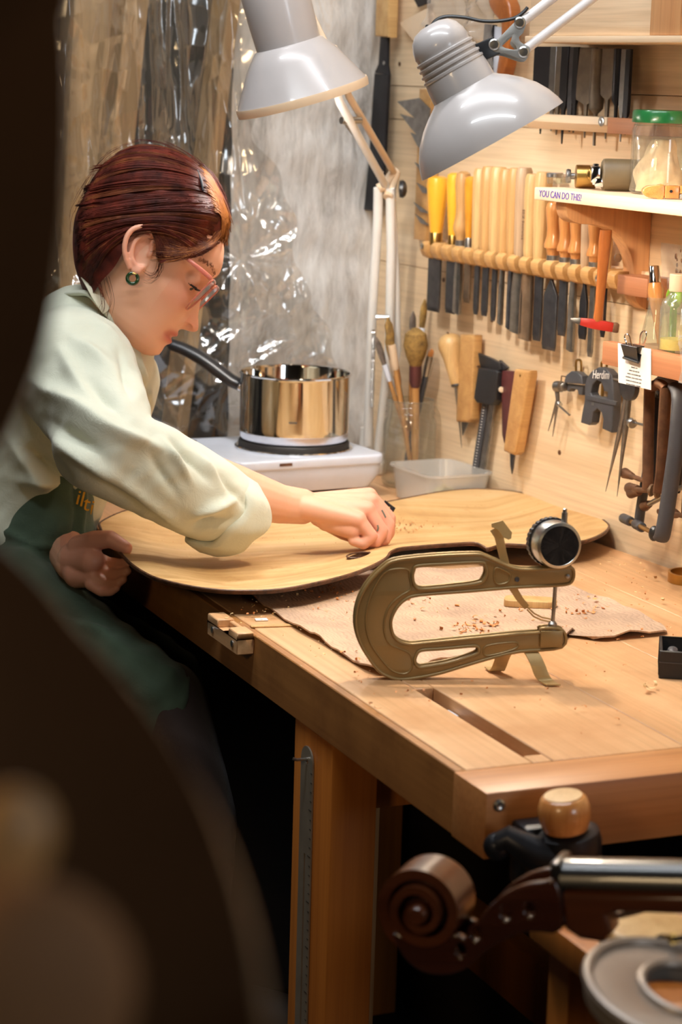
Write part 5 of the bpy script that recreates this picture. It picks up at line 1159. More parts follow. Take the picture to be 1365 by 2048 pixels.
wpl(ac, 'body', 'grey_dark', [(1178, 770), (1182, 755), (1192, 742), (1206, 734), (1221, 738), (1232, 750), (1235, 768), (1236, 800), (1233, 850), (1231, 865), (1213, 857), (1215, 838), (1212, 825), (1203, 817), (1195, 824), (1192, 845), (1186, 850), (1170, 845), (1172, 830), (1178, 800)], .020, .013, .0015,
    holes=[[(1190, 785), (1193, 770), (1202, 760), (1211, 764), (1215, 775), (1216, 782), (1224, 784), (1223, 797), (1192, 790)]])
wpl(ac, 'cross_bar', 'grey_dark', [(1176, 790), (1236, 803), (1235, 812), (1176, 800)], .026, .004, .0006)
tx = text_geo('Herdim', .0125, .0002, .25); q = ac.p(1202, 750, .0272); part('lettering', tx, M['paper'], ac.r, smooth=0, M=T(*q) @ R(math.radians(-6), 'Y') @ R(math.pi/2, 'X') @ Matrix.Diagonal((1.0, 1.3, 1, 1)), label='white script lettering')
tx = text_geo('10', .006, .0002); q = ac.p(1186, 808, .0272); part('numeral', tx, M['bracketgrey'], ac.r, smooth=0, M=T(*q) @ R(math.pi/2, 'X'))
hang_u(ac, 1209, 722, 742); part('guide_rod', G().tube([ac.p(1207, 762, .018), ac.p(1205, 795, .018)], .0022, 10), M['brass'], ac.r)
part('spring_pin', G().tube([ac.p(1225, 757, .024), ac.p(1240, 760, .024)], .0014, 8), M['zinc'], ac.r)
dv = WT('large_dividers', 'large steel dividers with long pointed legs hanging below the white card', 'dividers', 1256, 790, .060)
DO = .060
part('leg', G().tube([dv.p(*p, DO) for p in ((1256, 768), (1254, 790), (1246, 840), (1212, 983))], [.003, .0036, .0040, .0004], 10), M['steel'], dv.r)
part('leg', G().tube([dv.p(*p, DO) for p in ((1259, 768), (1260, 790), (1253, 850), (1235, 993))], [.003, .0036, .0040, .0004], 10), M['steel'], dv.r)
part('head', G().lathe([(.012, -.004), (.0165, -.0035), (.0165, .0035), (.012, .004), (.001, .004)], 28, FZ(dv.p(1260, 775, DO), (0, -1, 0))), M['darksteel'], dv.r)
part('screw', G().tube([dv.p(1247, 840, DO), dv.p(1296, 852, DO+.012)], .0017, 8), M['steel'], dv.r)
part('knurled_nut', G().lathe([(.0055, 0), (.0062, .001), (.0062, .007), (.0055, .008), (.001, .008)], 18, FZ(dv.p(1262, 844, DO+.004), (1, -.2, -.2), (0, 0, 1))), M['zinc'], dv.r)
part('hook', G().tube([dv.p(1258, 768, DO), dv.p(1259, 752, .04), dv.p(1268, 745, .0)], .0014, 6), M['rust'], dv.r)
# clamps hanging under the brown shelf
def tube_px(t, name, pts, r, m, flat=1.0, n=10, smooth=True):
    q = [t.p(x, y, o) for x, y, o in pts]; 
    return part(name, G().tube(smooth_poly(q, 4, False) if smooth and len(q) > 2 else q, r, n, flat=flat), M[m], t.r, smooth=50)
c1 = WT('long_clamp', 'longest black clamp with a thick curved arm and brass screw, front of the hanging clamps', 'clamp', 1340, 800, .11)
tube_px(c1, 'frame', [(1352, 772, .11), (1360, 800, .115), (1352, 900, .12), (1338, 1000, .125), (1327, 1065, .13), (1322, 1078, .13)], .0098, 'grey_dark', flat=.55, n=14)
tube_px(c1, 'bar', [(1313, 770, .064), (1302, 900, .064), (1285, 1000, .064), (1278, 1050, .064)], .0072, 'grey_dark', flat=.6, n=12)
tube_px(c1, 'top_jaw', [(1313, 772, .064), (1330, 760, .080), (1352, 774, .11)], .0085, 'grey_dark', flat=.8, n=12)
part('screw_rod', G().tube([c1.p(1262, 1043, .058), c1.p(1312, 1068, .118)], .0030, 10), M['brass'], c1.r)
part('handle', G().tube([c1.p(1247, 1036, .048), c1.p(1262, 1043, .058)], .0062, 14), M['grey_dark'], c1.r, bevel=.0008)
part('collar', G().tube([c1.p(1272, 1048, .068), c1.p(1285, 1055, .080)], .0062, 14), M['grey_dark'], c1.r, bevel=.0008)
part('pad', G().ball(c1.p(1309, 1067, .118), .0095, 14, 10, (.7, .7, 1)), M['black'], c1.r)
def cclamp(lb, spine, jaw, screw, mat, r, hnd, out, pad=None):
    t = WT('hanging_clamp', lb, 'clamp', spine[0][0], spine[0][1], out, 'clamps hanging under the brown shelf')
    tube_px(t, 'spine', [(x, y, out) for x, y in spine], r, mat, flat=.55, n=10)
    tube_px(t, 'jaw', [(x, y, o) for x, y, o in jaw], r*.95, mat, flat=.7, n=10)
    a, b = screw; part('screw_rod', G().tube([t.p(*a), t.p(*b)], .0032, 10), M[mat if mat == 'rust' else 'steel'], t.r)
    for h in hnd: part('handle', G().tube([t.p(*h[0]), t.p(*h[1])], [.0045, .0072], 12), M['rust'], t.r, bevel=.001)
    if pad: part('pad', G().lathe([(.007, 0), (.008, .002), (.004, .005), (.001, .005)], 14, FZ(t.p(*pad), (-1, -.5, 0), (0, 0, 1))), M['brownsteel'], t.r)
    return t
cclamp('rusty-edged iron clamp with two knobbed thumb screws, leftmost of the hanging clamps', [(1300, 775), (1298, 860), (1297, 920), (1296, 978)], [(1300, 777, .095), (1312, 768, .098), (1326, 775, .100)], ((1262, 979, .075), (1300, 981, .098)), 'rust', .0078, [((1276, 977, .080), (1259, 976, .070)), ((1280, 984, .082), (1263, 986, .072))], .095, (1306, 981, .098))
cclamp('brown iron clamp whose upper screw points to the dividers', [(1333, 775), (1328, 860), (1324, 940), (1318, 985)], [(1333, 777, .116), (1318, 766, .118), (1306, 776, .120)], ((1258, 950, .055), (1290, 962, .080)), 'rust', .0082, [((1266, 953, .058), (1250, 946, .050))], .116, (1318, 985, .112))
cclamp('dark iron clamp between the rusty bars with a low slanting screw', [(1314, 790), (1312, 880), (1308, 950), (1304, 975)], [(1314, 792, .07), (1320, 782, .075), (1326, 790, .08)], ((1296, 1010, .075), (1328, 993, .105)), 'blacksteel', .0060, [((1300, 1008, .078), (1290, 1012, .070))], .070)
cclamp('dark clamp at the right frame edge with a brass-tipped screw', [(1364, 790), (1362, 880), (1356, 960), (1352, 985)], [(1364, 792, .08), (1372, 782, .085), (1384, 792, .09)], ((1346, 982, .07), (1372, 972, .10)), 'blacksteel', .0066, [((1352, 980, .074), (1343, 984, .066))], .080, (1348, 990, .07))
cclamp('rust-brown clamp low at the right frame edge, mostly cut off', [(1380, 800), (1378, 900), (1374, 1000), (1372, 1030)], [(1380, 802, .06), (1388, 792, .065), (1396, 802, .07)], ((1350, 1028, .05), (1380, 1034, .08)), 'rust', .0066, [((1356, 1029, .052), (1346, 1026, .046))], .060)
part_ = None

# ---- corner: long flat float, knife blades, bags, saw handle
fl = WT('long_float', 'long dark steel float with a pale handle hanging in the corner by the concrete', 'float', 765, 200, .020)
wpl(fl, 'handle', 'tan', [(764, -60), (790, -60), (786, 75), (760, 73)], .020, .018, .003)
wpl(fl, 'tang', 'blacksteel', [(764, 72), (778, 74), (777, 130), (780, 150), (752, 146), (760, 128)], .020, .005, .0005)
wpl(fl, 'blade', 'blacksteel', [(752, 147), (780, 150), (771, 330), (762, 423), (731, 419), (741, 320)], .020, .005, .0005)
part('rivet', G().lathe([(.003, 0), (.003, .001), (.0005, .0014)], 10, FZ(fl.p(769, 126, .0228), (0, -1, 0))), M['zinc'], fl.r)
hd_ = WT('blade_holder', 'upright beech strip holding a fan of scraper blades', 'blade holder', 858, 330, .012)
wpl(hd_, 'strip', 'tan2', [(850, 178), (873, 180), (862, 482), (838, 478)], .010, .018, .001)
BL = [((795, 203), (840, 196), (862, 218), (858, 262), (845, 250)), ((801, 228), (845, 240), (862, 262), (852, 290), (822, 255)), ((822, 265), (840, 272), (860, 300), (850, 308), (835, 290)), ((839, 305), (850, 312), (862, 335), (848, 330)), ((830, 324), (845, 332), (860, 352), (848, 352)), ((834, 365), (850, 374), (862, 388), (846, 386)), ((828, 404), (846, 416), (862, 428), (842, 424)), ((831, 428), (846, 438), (860, 452), (842, 446))]
BLN = ['large square-ended steel scraper blade at the top of the blade fan', 'broad pointed scraper blade second from the top of the fan', 'leaf-shaped grey blade third from the top of the fan', 'narrow dark blade tip fourth from the top of the fan', 'short grey blade fifth from the top of the fan', 'short grey blade sixth from the top, beside the lamp knob', 'pointed steel blade second from the bottom of the fan', 'pointed steel blade at the bottom of the fan']
for k, (pts, lb) in enumerate(zip(BL, BLN)):
    t = WT('cabinet_scraper', lb, 'scraper', pts[0][0], pts[0][1], .026, 'scraper blades in the wall holder'); q = wplate(t, pts, .026-.0004*k, .0016, .0003); part('blade', q[0], M['steel'], t.r, M=q[1])
o = solo('clear_bag', 'crumpled clear plastic bag hanging behind the ribbed lamp neck', 'plastic bag', bagmesh(.19, .16, 21, .03, 44, 40), M['clearbag'], WM @ T(wp(920, 60, .04)[0], -.04, wp(920, 135, .04)[2]), smooth=75)
o = solo('tracing_paper', 'translucent tan tracing paper corner sticking out beside the plastic bag', 'paper', *[(lambda t: (plate([[(wp(x, y, .012)[0]-wp(840, 60, .012)[0], wp(x, y, .012)[2]-wp(840, 60, .012)[2]) for x, y in ((800, 46), (856, 16), (858, 110), (842, 100), (812, 62))]], .0006, .0001)))(0)], M['lamplip'], WM @ T(*wp(840, 60, .012)) @ XZp)
sw = WT('hand_saw', 'hand saw with a curved brown handle and pale blade behind the lamp arm', 'saw', 1005, 80, .030)
wpl(sw, 'handle', 'hammerwood', [(988, 0), (1022, -10), (1034, 40), (1028, 100), (1018, 150), (1004, 146), (1012, 100), (1014, 50), (1000, 30)], .034, .020, .004, 2)
wpl(sw, 'blade', M['white'], [(990, 52), (1012, 56), (1006, 150), (988, 146)], .030, .0014, .0002)
wpl(sw, 'spine', 'blacksteel', [(974, 48), (991, 50), (986, 148), (968, 120)], .030, .008, .001)
wpl(sw, 'toe', 'blacksteel', [(830, -2), (862, -6), (860, 6), (838, 14)], .010, .004, .0005)

# ================================================================== THE WOMAN
def PX(x, y, d): return Vector(atd(x, y, d))
HD = 2.75; HS = F_PX/HD; TH = math.radians(36); HC = atd(300, 500, HD)
HX = math.cos(TH)*_r-math.sin(TH)*_u; HZ = math.sin(TH)*_r+math.cos(TH)*_u; HY = _f
HM_ = Matrix(((HX[0], HY[0], HZ[0], HC[0]), (HX[1], HY[1], HZ[1], HC[1]), (HX[2], HY[2], HZ[2], HC[2]), (0, 0, 0, 1)))
def hc(px, py):
    dx = (px-300)/HS; dz = -(py-500)/HS
    return dx*math.cos(TH)-dz*math.sin(TH), dx*math.sin(TH)+dz*math.cos(TH)
SEAT = PX(-60, 1250, 2.82)
woman = thing('person', 'woman in a sage shirt and green apron bending over the bench, scraping the cello plate', 'person', T(SEAT.x, SEAT.y, SEAT.z-.08))
WI = woman.matrix_world.inverted()
def capsule(g, p0, p1, r0, r1, n=18, sy=1.0, up=None):
    p0, p1 = Vector(p0), Vector(p1); d = (p1-p0); L = d.length
    g.tube([p0, p1], [r0, r1], n)
    g.ball(p0, r0, n, 10); g.ball(p1, r1, n, 10)
def chain(g, pts, rs, n=18):
    for a, b, r0, r1 in zip(pts[:-1], pts[1:], rs[:-1], rs[1:]): capsule(g, a, b, r0, r1, n)
def remesh(g, voxel, name, smooth_it=4, fac=.5):
    me = bpy.data.meshes.new('tmp'); me.from_pydata(g.V, [], g.F)
    bm = bmesh.new(); bm.from_mesh(me); bmesh.ops.recalc_face_normals(bm, faces=bm.faces); bm.to_mesh(me); bm.free()
    ob = bpy.data.objects.new('tmp', me); COL.objects.link(ob)
    m = ob.modifiers.new('r', 'REMESH'); m.mode = 'VOXEL'; m.voxel_size = voxel
    if smooth_it: s = ob.modifiers.new('s', 'SMOOTH'); s.iterations = smooth_it; s.factor = fac
    dg = bpy.context.evaluated_depsgraph_get(); dg.update()
    out = bpy.data.meshes.new_from_object(ob.evaluated_get(dg)); out.name = name
    bpy.data.objects.remove(ob); bpy.data.meshes.remove(me); return out
def getv(me): a = np.zeros(len(me.vertices)*3); me.vertices.foreach_get('co', a); return a.reshape(-1, 3)
def setv(me, V): me.vertices.foreach_set('co', np.asarray(V, float).ravel()); me.update()
def normals(me): a = np.zeros(len(me.vertices)*3); me.vertices.foreach_get('normal', a); return a.reshape(-1, 3)
def to_px(V):
    p = V-CAM; d = p@_f; return CX+F_PX*(p@_r)/d, CY-F_PX*(p@_u)/d, d
def finish(me, m, parent=woman, name=None, kind=None):
    me.transform(WI if parent is woman else parent.matrix_world.inverted())
    if m is not None: me.materials.append(m)
    me.polygons.foreach_set('use_smooth', [True]*len(me.polygons))
    o = link(name or me.name, me, parent)
    if kind: o['kind'] = kind
    return o
# ---- head loft in head space
def head_mesh():
    ip = lambda z, t: np.interp(z, [a for a, b in t], [b for a, b in t])
    XF = [(-.113, .056), (-.110, .070), (-.106, .0785), (-.0993, .0842), (-.0913, .0850), (-.083, .0845), (-.06, .0872), (-.0554, .0880), (-.045, .0875), (-.03, .0855), (-.015, .0828), (0, .0795), (.0086, .0805), (.02, .0848), (.0287, .0868), (.0365, .0850), (.0439, .0814), (.0547, .0750), (.0637, .0665), (.075, .052), (.085, .036), (.094, .016), (.101, -.006)]
    XB = [(-.113, .040), (-.108, .012), (-.10, -.006), (-.08, -.035), (-.05, -.06), (-.02, -.083), (.02, -.094), (.05, -.090), (.08, -.066), (.095, -.042), (.101, -.026)]
    WW = [(-.113, .010), (-.110, .019), (-.106, .027), (-.10, .034), (-.09, .0425), (-.08, .048), (-.06, .0555), (-.04, .0605), (-.02, .064), (0, .0655), (.02, .067), (.04, .069), (.06, .067), (.08, .055), (.095, .034), (.101, .012)]
    nz, na = 190, 200; zz = np.linspace(-.113, .101, nz+1); V = []
    for z in zz:
        xf, xb, w = ip(z, XF), ip(z, XB), ip(z, WW); xw = np.interp(z, [-.11, -.06, 0, .1], [.035, .012, -.006, -.016]); ne = np.interp(z, [-.11, -.08, -.03, .03], [2.0, 2.05, 2.25, 2.2])
        for k in range(na):
            a = 2*math.pi*k/na; c, s = math.cos(a), math.sin(a); n_ = ne if c > 0 else 2.1
            x = xw+((xf-xw) if c > 0 else (xw-xb))*math.copysign(abs(c)**(2/n_), c); y = w*math.copysign(abs(s)**(2/n_), s); V.append((x, y, z))
    V = np.array(V); x, y, z = V.T; ay = np.abs(y); fr = x > .03
    g_ = lambda v, m, s: np.exp(-((v-m)/s)**2)
    dx = np.zeros(len(V))
    dx += g_(z, -.0782, .0050)*.0052*g_(y, 0, .017); dx += g_(z, -.0664, .0042)*.0048*g_(y, 0, .016)
    dx -= g_(z, -.0722, .0017)*.0052*np.exp(-(ay/.0235)**4); dx -= g_(z, -.0725, .003)*.0012*g_(ay, .023, .004)
    dx += g_(z, -.0612, .003)*-.0006*g_(y, 0, .004)
    dx += g_(z, -.098, .010)*.002*g_(y, 0, .014)
    NZ = [(-.059, 0), (-.0560, .003), (-.0525, .0145), (-.049, .0192), (-.046, .0203), (-.042, .0190), (-.036, .0150), (-.03, .0112), (-.018, .0074), (-.006, .0048), (.004, .0030), (.012, .0016), (.022, 0)]
    nr = np.interp(z, [a for a, b in NZ], [b for a, b in NZ]); nw = np.interp(z, [-.055, -.046, -.035, -.01, .01, .02], [.0100, .0105, .0098, .0080, .0090, .012])
    dx += nr*np.exp(-(ay/nw)**2.6)
    al = ((x-.086)/.02)
    dx += .0085*g_(z, -.0472, .0064)*g_(ay, .0130, .0046)
    dx -= .0062*g_(z, .001, .0115)*g_(ay, .031, .0150)*1.0; dx -= .003*g_(z, .003, .008)*g_(ay, .0135, .006)
    dx += .0022*g_(z, .024, .007)*g_(ay, .026, .018)
    V[:, 0] += np.where(fr, dx, 0)
    ck = g_(z, -.028, .018)*g_(x, .055, .025); V[:, 1] += np.sign(y)*ck*.0028; V[:, 0] += np.where(fr, g_(z, -.030, .016)*g_(ay, .036, .014)*.0042, 0)
    # nostrils
    x, y, z = V.T; ay = np.abs(y)
    for sg in (-1, 1):
        d = ((x-.0960)/.0062)**2+((y-sg*.0125)/.0050)**2+((z+.0520)/.0034)**2; V[:, 2] += np.exp(-d)*.0090; V[:, 1] -= sg*np.exp(-d)*.0060
    F = []
    for j in range(nz):
        for k in range(na): F.append((j*na+k, j*na+(k+1) % na, (j+1)*na+(k+1) % na, (j+1)*na+k))
    F += [tuple(range(na-1, -1, -1)), tuple(nz*na+k for k in range(na))]
    return V, F
bg = G()
hv_, hf_ = head_mesh(); bg.add(hv_, hf_, HM_)
def HB(c, r, sc=(1, 1, 1), n=20): bg.ball(c, r, n, 14, sc, HM_)
for sg in (-1, 1):
    HB((.0655, sg*.031, -.0005), .0128)                      # closed upper lid over the eyeball
    # ear: helix, antihelix, concha, lobe, tragus
    def e2(px, py, y): a = hc(px, py); return HM_ @ Vector((a[0], sg*y, a[1]))
    hel = smooth_poly([e2(*p) for p in ((310, 520, .066), (316, 500, .070), (318, 485, .0725), (308, 472, .076), (293, 470, .079), (276, 477, .081), (266, 492, .082), (262, 512, .0815), (264, 532, .079), (270, 548, .075))], 5, False)
    bg.tube(hel, [.0030+.0008*math.sin(math.pi*i/(len(hel)-1)) for i in range(len(hel))], 10); bg.ball(hel[0], .003, 10, 8); bg.ball(hel[-1], .0035, 10, 8)
    ah = smooth_poly([e2(*p) for p in ((300, 486, .072), (286, 492, .075), (277, 508, .0755), (275, 528, .0745), (284, 545, .072), (296, 548, .070))], 5, False); bg.tube(ah, .0032, 10); bg.ball(ah[0], .0032, 8, 6); bg.ball(ah[-1], .0032, 8, 6)
    conc = [(x, y) for x, y in ((314, 500), (310, 478), (294, 472), (274, 480), (265, 500), (264, 530), (272, 548), (282, 560), (296, 556), (306, 540), (312, 520))]
    cpx = [hc(*p) for p in conc]; n_ = len(cpx); m0 = np.mean(cpx, 0)
    yy = [.066 if p[0] > m0[0] else .074 for p in cpx]
    Vc = [(a, sg*(.058), b) for a, b in cpx]+[(a, sg*q, b) for (a, b), q in zip(cpx, yy)]
    bg.add(Vc+[(m0[0], sg*.0675, m0[1])], [tuple(range(n_-1, -1, -1))]+[(i, (i+1) % n_, n_+(i+1) % n_, n_+i) for i in range(n_)]+[(n_+i, n_+(i+1) % n_, 2*n_) for i in range(n_)], HM_)
    a = hc(284, 553); HB((a[0], sg*.0715, a[1]), .0068, (1, .55, 1.2)); a = hc(310, 520); HB((a[0], sg*.068, a[1]), .0042, (.8, .8, 1.3))
# ---- neck, chest, arms, hands joined into one body
chain(bg, [PX(268, 585, 2.76), PX(235, 640, 2.78), PX(170, 720, 2.80)], [.050, .0505, .058], 24)
chain(bg, [PX(170, 720, 2.80), PX(95, 850, 2.83), PX(50, 980, 2.85), PX(0, 1150, 2.86)], [.066, .080, .076, .085], 20)
chain(bg, [PX(165, 735, 2.80), PX(128, 735, 2.68)], [.055, .036]); chain(bg, [PX(165, 735, 2.80), PX(180, 725, 2.94)], [.055, .038])
WR = PX(604, 1013, 2.735)
chain(bg, [PX(128, 735, 2.68), PX(170, 800, 2.63), PX(198, 900, 2.56)], [.036, .036, .033]); chain(bg, [PX(198, 900, 2.56), PX(330, 940, 2.61), PX(470, 985, 2.68), PX(560, 1008, 2.72), WR], [.037, .040, .034, .0245, .0225])
HDp = 2.745
def hp2(x, y, dd): return PX(x, y, HDp+dd)
# right hand: back of the hand, four curled fingers pressing down, thumb tucked beside the scraper
MC = [hp2(738, 992, .026), hp2(742, 1003, .009), hp2(735, 1020, -.009), hp2(718, 1040, -.026)]
for m_, r_m, w_off in zip(MC, (.0112, .0115, .0112, .0105), (.014, .005, -.006, -.014)):
    capsule(bg, WR+Vector(_f)*w_off*.8, m_, .0165, r_m)
capsule(bg, hp2(650, 1020, 0.0), hp2(715, 1022, .0), .021, .0185)
FG = [([(738, 992, .026), (779, 1036, .030), (778, 1066, .026), (764, 1090, .022)], [.0102, .0088, .0080, .0066]),
      ([(742, 1003, .009), (777, 1050, .012), (770, 1078, .008), (752, 1090, .004)], [.0105, .0090, .0082, .0068]),
      ([(735, 1020, -.009), (764, 1062, -.007), (752, 1084, -.009), (730, 1086, -.010)], [.0100, .0086, .0078, .0066]),
      ([(718, 1040, -.026), (744, 1072, -.024), (728, 1088, -.024), (706, 1082, -.022)], [.0092, .0078, .0070, .0060])]
for pts, rs in FG: chain(bg, [hp2(*p) for p in pts], rs, 16)
chain(bg, [hp2(640, 1030, .018), hp2(688, 1062, .022), hp2(722, 1076, .018), hp2(748, 1084, .014)], [.0150, .0115, .0095, .0075], 16)
capsule(bg, hp2(655, 1040, -.012), hp2(705, 1060, -.020), .0145, .0120)
# left arm behind the body, left hand holding the rim of the plate
LH = 2.665
chain(bg, [PX(180, 720, 2.94), PX(110, 920, 3.02), PX(120, 1060, 2.86), PX(150, 1128, 2.70)], [.045, .038, .036, .024])
def lh(x, y, dd): return PX(x, y, LH+dd)
capsule(bg, lh(150, 1118, .03), lh(182, 1122, .0), .022, .0175); capsule(bg, lh(156, 1146, .02), lh(184, 1152, .004), .019, .0145)
for pts, rs in (([(160, 1096, .02), (190, 1081, -.002), (220, 1078, -.012), (252, 1096, -.016)], [.0165, .0125, .0108, .0082]),
                ([(186, 1116, .016), (216, 1125, .012), (240, 1128, .0), (257, 1124, -.010)], [.0105, .0072, .0066, .0056]),
                ([(188, 1136, .004), (216, 1147, .000), (239, 1149, -.010), (255, 1142, -.016)], [.0100, .0068, .0064, .0054]),
                ([(188, 1154, -.004), (212, 1167, -.008), (233, 1168, -.016), (247, 1159, -.020)], [.0092, .0064, .0060, .0050]),
                ([(182, 1168, -.006), (202, 1184, -.012), (221, 1184, -.018), (234, 1176, -.022)], [.0082, .0058, .0054, .0046])):
    chain(bg, [lh(*p) for p in pts], rs, 16)
body = remesh(bg, .0017, 'body', 5, .5)
def skin():
    k = N('fair_skin'); at = k.n('ShaderNodeAttribute', attribute_name='tone'); mp = k.coords(); a = k.noise(mp, 60, 5, .6); b = k.noise(mp, 12, 3)
    r = k.ramp(b, 'Fac', [(.3, (.93, .90, .88, 1)), (.7, (1.0, 1.0, 1.0, 1))]); mx = k.mix(1, (at, 'Color'), (r, 'Color'), 'MULTIPLY'); k.l(mx, 2, k.p, 'Base Color')
    k.set(Roughness=.5); k.p.inputs['Subsurface Weight'].default_value = .12; k.p.inputs['Subsurface Radius'].default_value = (.010, .004, .002); k.p.inputs['Subsurface Scale'].default_value = .4
    k.bump(a, 'Fac', .06, .0008); return k.m
Vw = getv(body); Ai = np.array(HM_.inverted()); Vh = Vw@Ai[:3, :3].T+Ai[:3, 3]; hx, hy, hz = Vh.T
base = np.array(srgb(232, 178, 148)[:3]); tone = np.tile(base, (len(Vw), 1)); hd_ok = (np.abs(hy) < .09) & (hz > -.12) & (hz < .12) & (np.abs(hx) < .13)
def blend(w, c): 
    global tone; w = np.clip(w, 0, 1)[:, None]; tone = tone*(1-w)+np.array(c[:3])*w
gq_ = lambda v, m, s: np.exp(-((v-m)/s)**2)
lipz = np.interp(np.abs(hy), [0, .012, .024], [0, .0015, .003])
blend(hd_ok*(hx > .06)*(gq_(hz, -.0665-lipz*.6, .0046)*1.0+gq_(hz, -.0775+lipz*.5, .0058))*np.exp(-(np.abs(hy)/.0235)**6), srgb(196, 108, 94))
blend(hd_ok*(hx > .05)*.45*gq_(hz, -.03, .022)*gq_(np.abs(hy), .045, .018), srgb(226, 146, 116))
blend(hd_ok*(hx > .09)*.4*gq_(hz, -.046, .012), srgb(226, 140, 112))
pxv, pyv, dv_ = to_px(Vw)
blend(((pxv > 640) & (pyv > 930) & (pyv < 1120))*.5*np.clip((pxv-660)/90, 0, 1), srgb(226, 146, 124))
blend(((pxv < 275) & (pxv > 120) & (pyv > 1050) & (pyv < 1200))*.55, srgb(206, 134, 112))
blend(hd_ok*.5*((hx < .02) & (np.abs(hy) > .068)), srgb(226, 150, 122))
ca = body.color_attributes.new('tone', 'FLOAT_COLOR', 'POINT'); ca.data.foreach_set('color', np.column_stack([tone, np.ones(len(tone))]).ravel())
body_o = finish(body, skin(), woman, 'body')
# tattoo dots on two fingers, finger nails
M['tattoo'] = plain('faded_tattoo_ink', srgb(120, 124, 110), .6)
M['nail'] = plain('finger_nail', srgb(226, 170, 150), .3)
def wpart(name, g, m, parent=woman, label=None, **kw):
    me = mesh_of(name, g, m, **kw); me.transform(WI); o = link(name, me, parent)
    if label: o['label'] = label
    return o
# eyes, lashes, brows
M['eyewhite'] = plain('eye_white', srgb(226, 220, 214), .2); M['iris'] = plain('grey_iris', srgb(70, 70, 64), .2); M['lash'] = plain('dark_lash', srgb(34, 22, 18), .6); M['brow'] = plain('brown_brow', srgb(120, 72, 46), .8)
for sg in (-1, 1):
    ey = wpart('eye', G().ball((.0655, sg*.031, -.0034), .0106, 20, 14, M=HM_), M['eyewhite'])
    io = G().ball((.0715, sg*.031, -.0088), .0047, 14, 10, M=HM_); me = mesh_of('iris', io, M['iris']); me.transform(WI); link('iris', me, ey)
    g = G()
    for k in range(26):
        t = k/25; y_ = .031+(t-.5)*.025; xr = .0655+math.sqrt(max(1e-6, .0130**2-(y_-.031)**2)); z0 = -.0055-.003*abs(t-.5); L = .0075
        g.tube([(xr-.0005, sg*y_, z0), (xr+.0035, sg*(y_+(t-.5)*.003), z0-.0012), (xr+L, sg*(y_+(t-.45)*.007), z0+.0008)], [.00045, .0004, .0001], 5, HM_)
    g.tube([(.0655+math.sqrt(max(1e-6, .01305**2-(q-.031)**2)), sg*q, -.0052-.003*abs((q-.031)/.025)) for q in np.linspace(.0195, .0425, 14)], .0007, 6, HM_)
    wpart('eyelashes', g, M['lash'])
    g = G()
    for k in range(60):
        t = k/59; y_ = .013+.038*t; z_ = .0215+.005*math.sin(t*2.6); xr = .0868-.55*(y_)**2/.065-.002*t; j = RNG.normal(0, .0012)
        g.tube([(xr-.0008, sg*y_, z_+j-.002), (xr+.0006, sg*(y_+.002), z_+j), (xr-.0002, sg*(y_+.006), z_+j+.0015)], [.0003, .0003, .0001], 4, HM_)
    wpart('eyebrow', g, M['brow'])
# ---- hair: shell shaped from the side outline, swept back, with combed strands
HO_ = [(448, 486), (455, 468), (462, 446), (461, 428), (455, 408), (446, 388), (437, 371), (424, 352), (405, 336), (385, 320), (355, 304), (322, 293), (289, 290), (262, 296), (228, 314), (200, 340), (180, 370), (163, 405), (150, 440), (146, 490), (152, 540), (168, 585)]
HI_ = [(190, 600), (215, 572), (236, 552), (252, 530), (262, 510), (268, 488), (284, 472), (303, 470), (318, 484), (324, 510), (326, 534), (334, 540), (352, 530), (374, 530), (396, 528), (414, 520), (428, 508), (440, 494)]
def hair_fn():
    oc = np.array(smooth_poly([hc(*p) for p in HO_], 5, False))
    def Y(Q, W=.0765, Rr=.078):
        d = np.full(len(Q), 9.0)
        for a, b in zip(oc[:-1], oc[1:]):
            ab = b-a; t = np.clip(((Q-a)@ab)/(ab@ab), 0, 1); d = np.minimum(d, np.hypot(*(Q-a-t[:, None]*ab).T))
        u = np.clip(d/Rr, 0, 1); return W*np.sqrt(np.clip(1-(1-u)**2, 0, 1))
    return oc, Y
OC, HY_ = hair_fn()
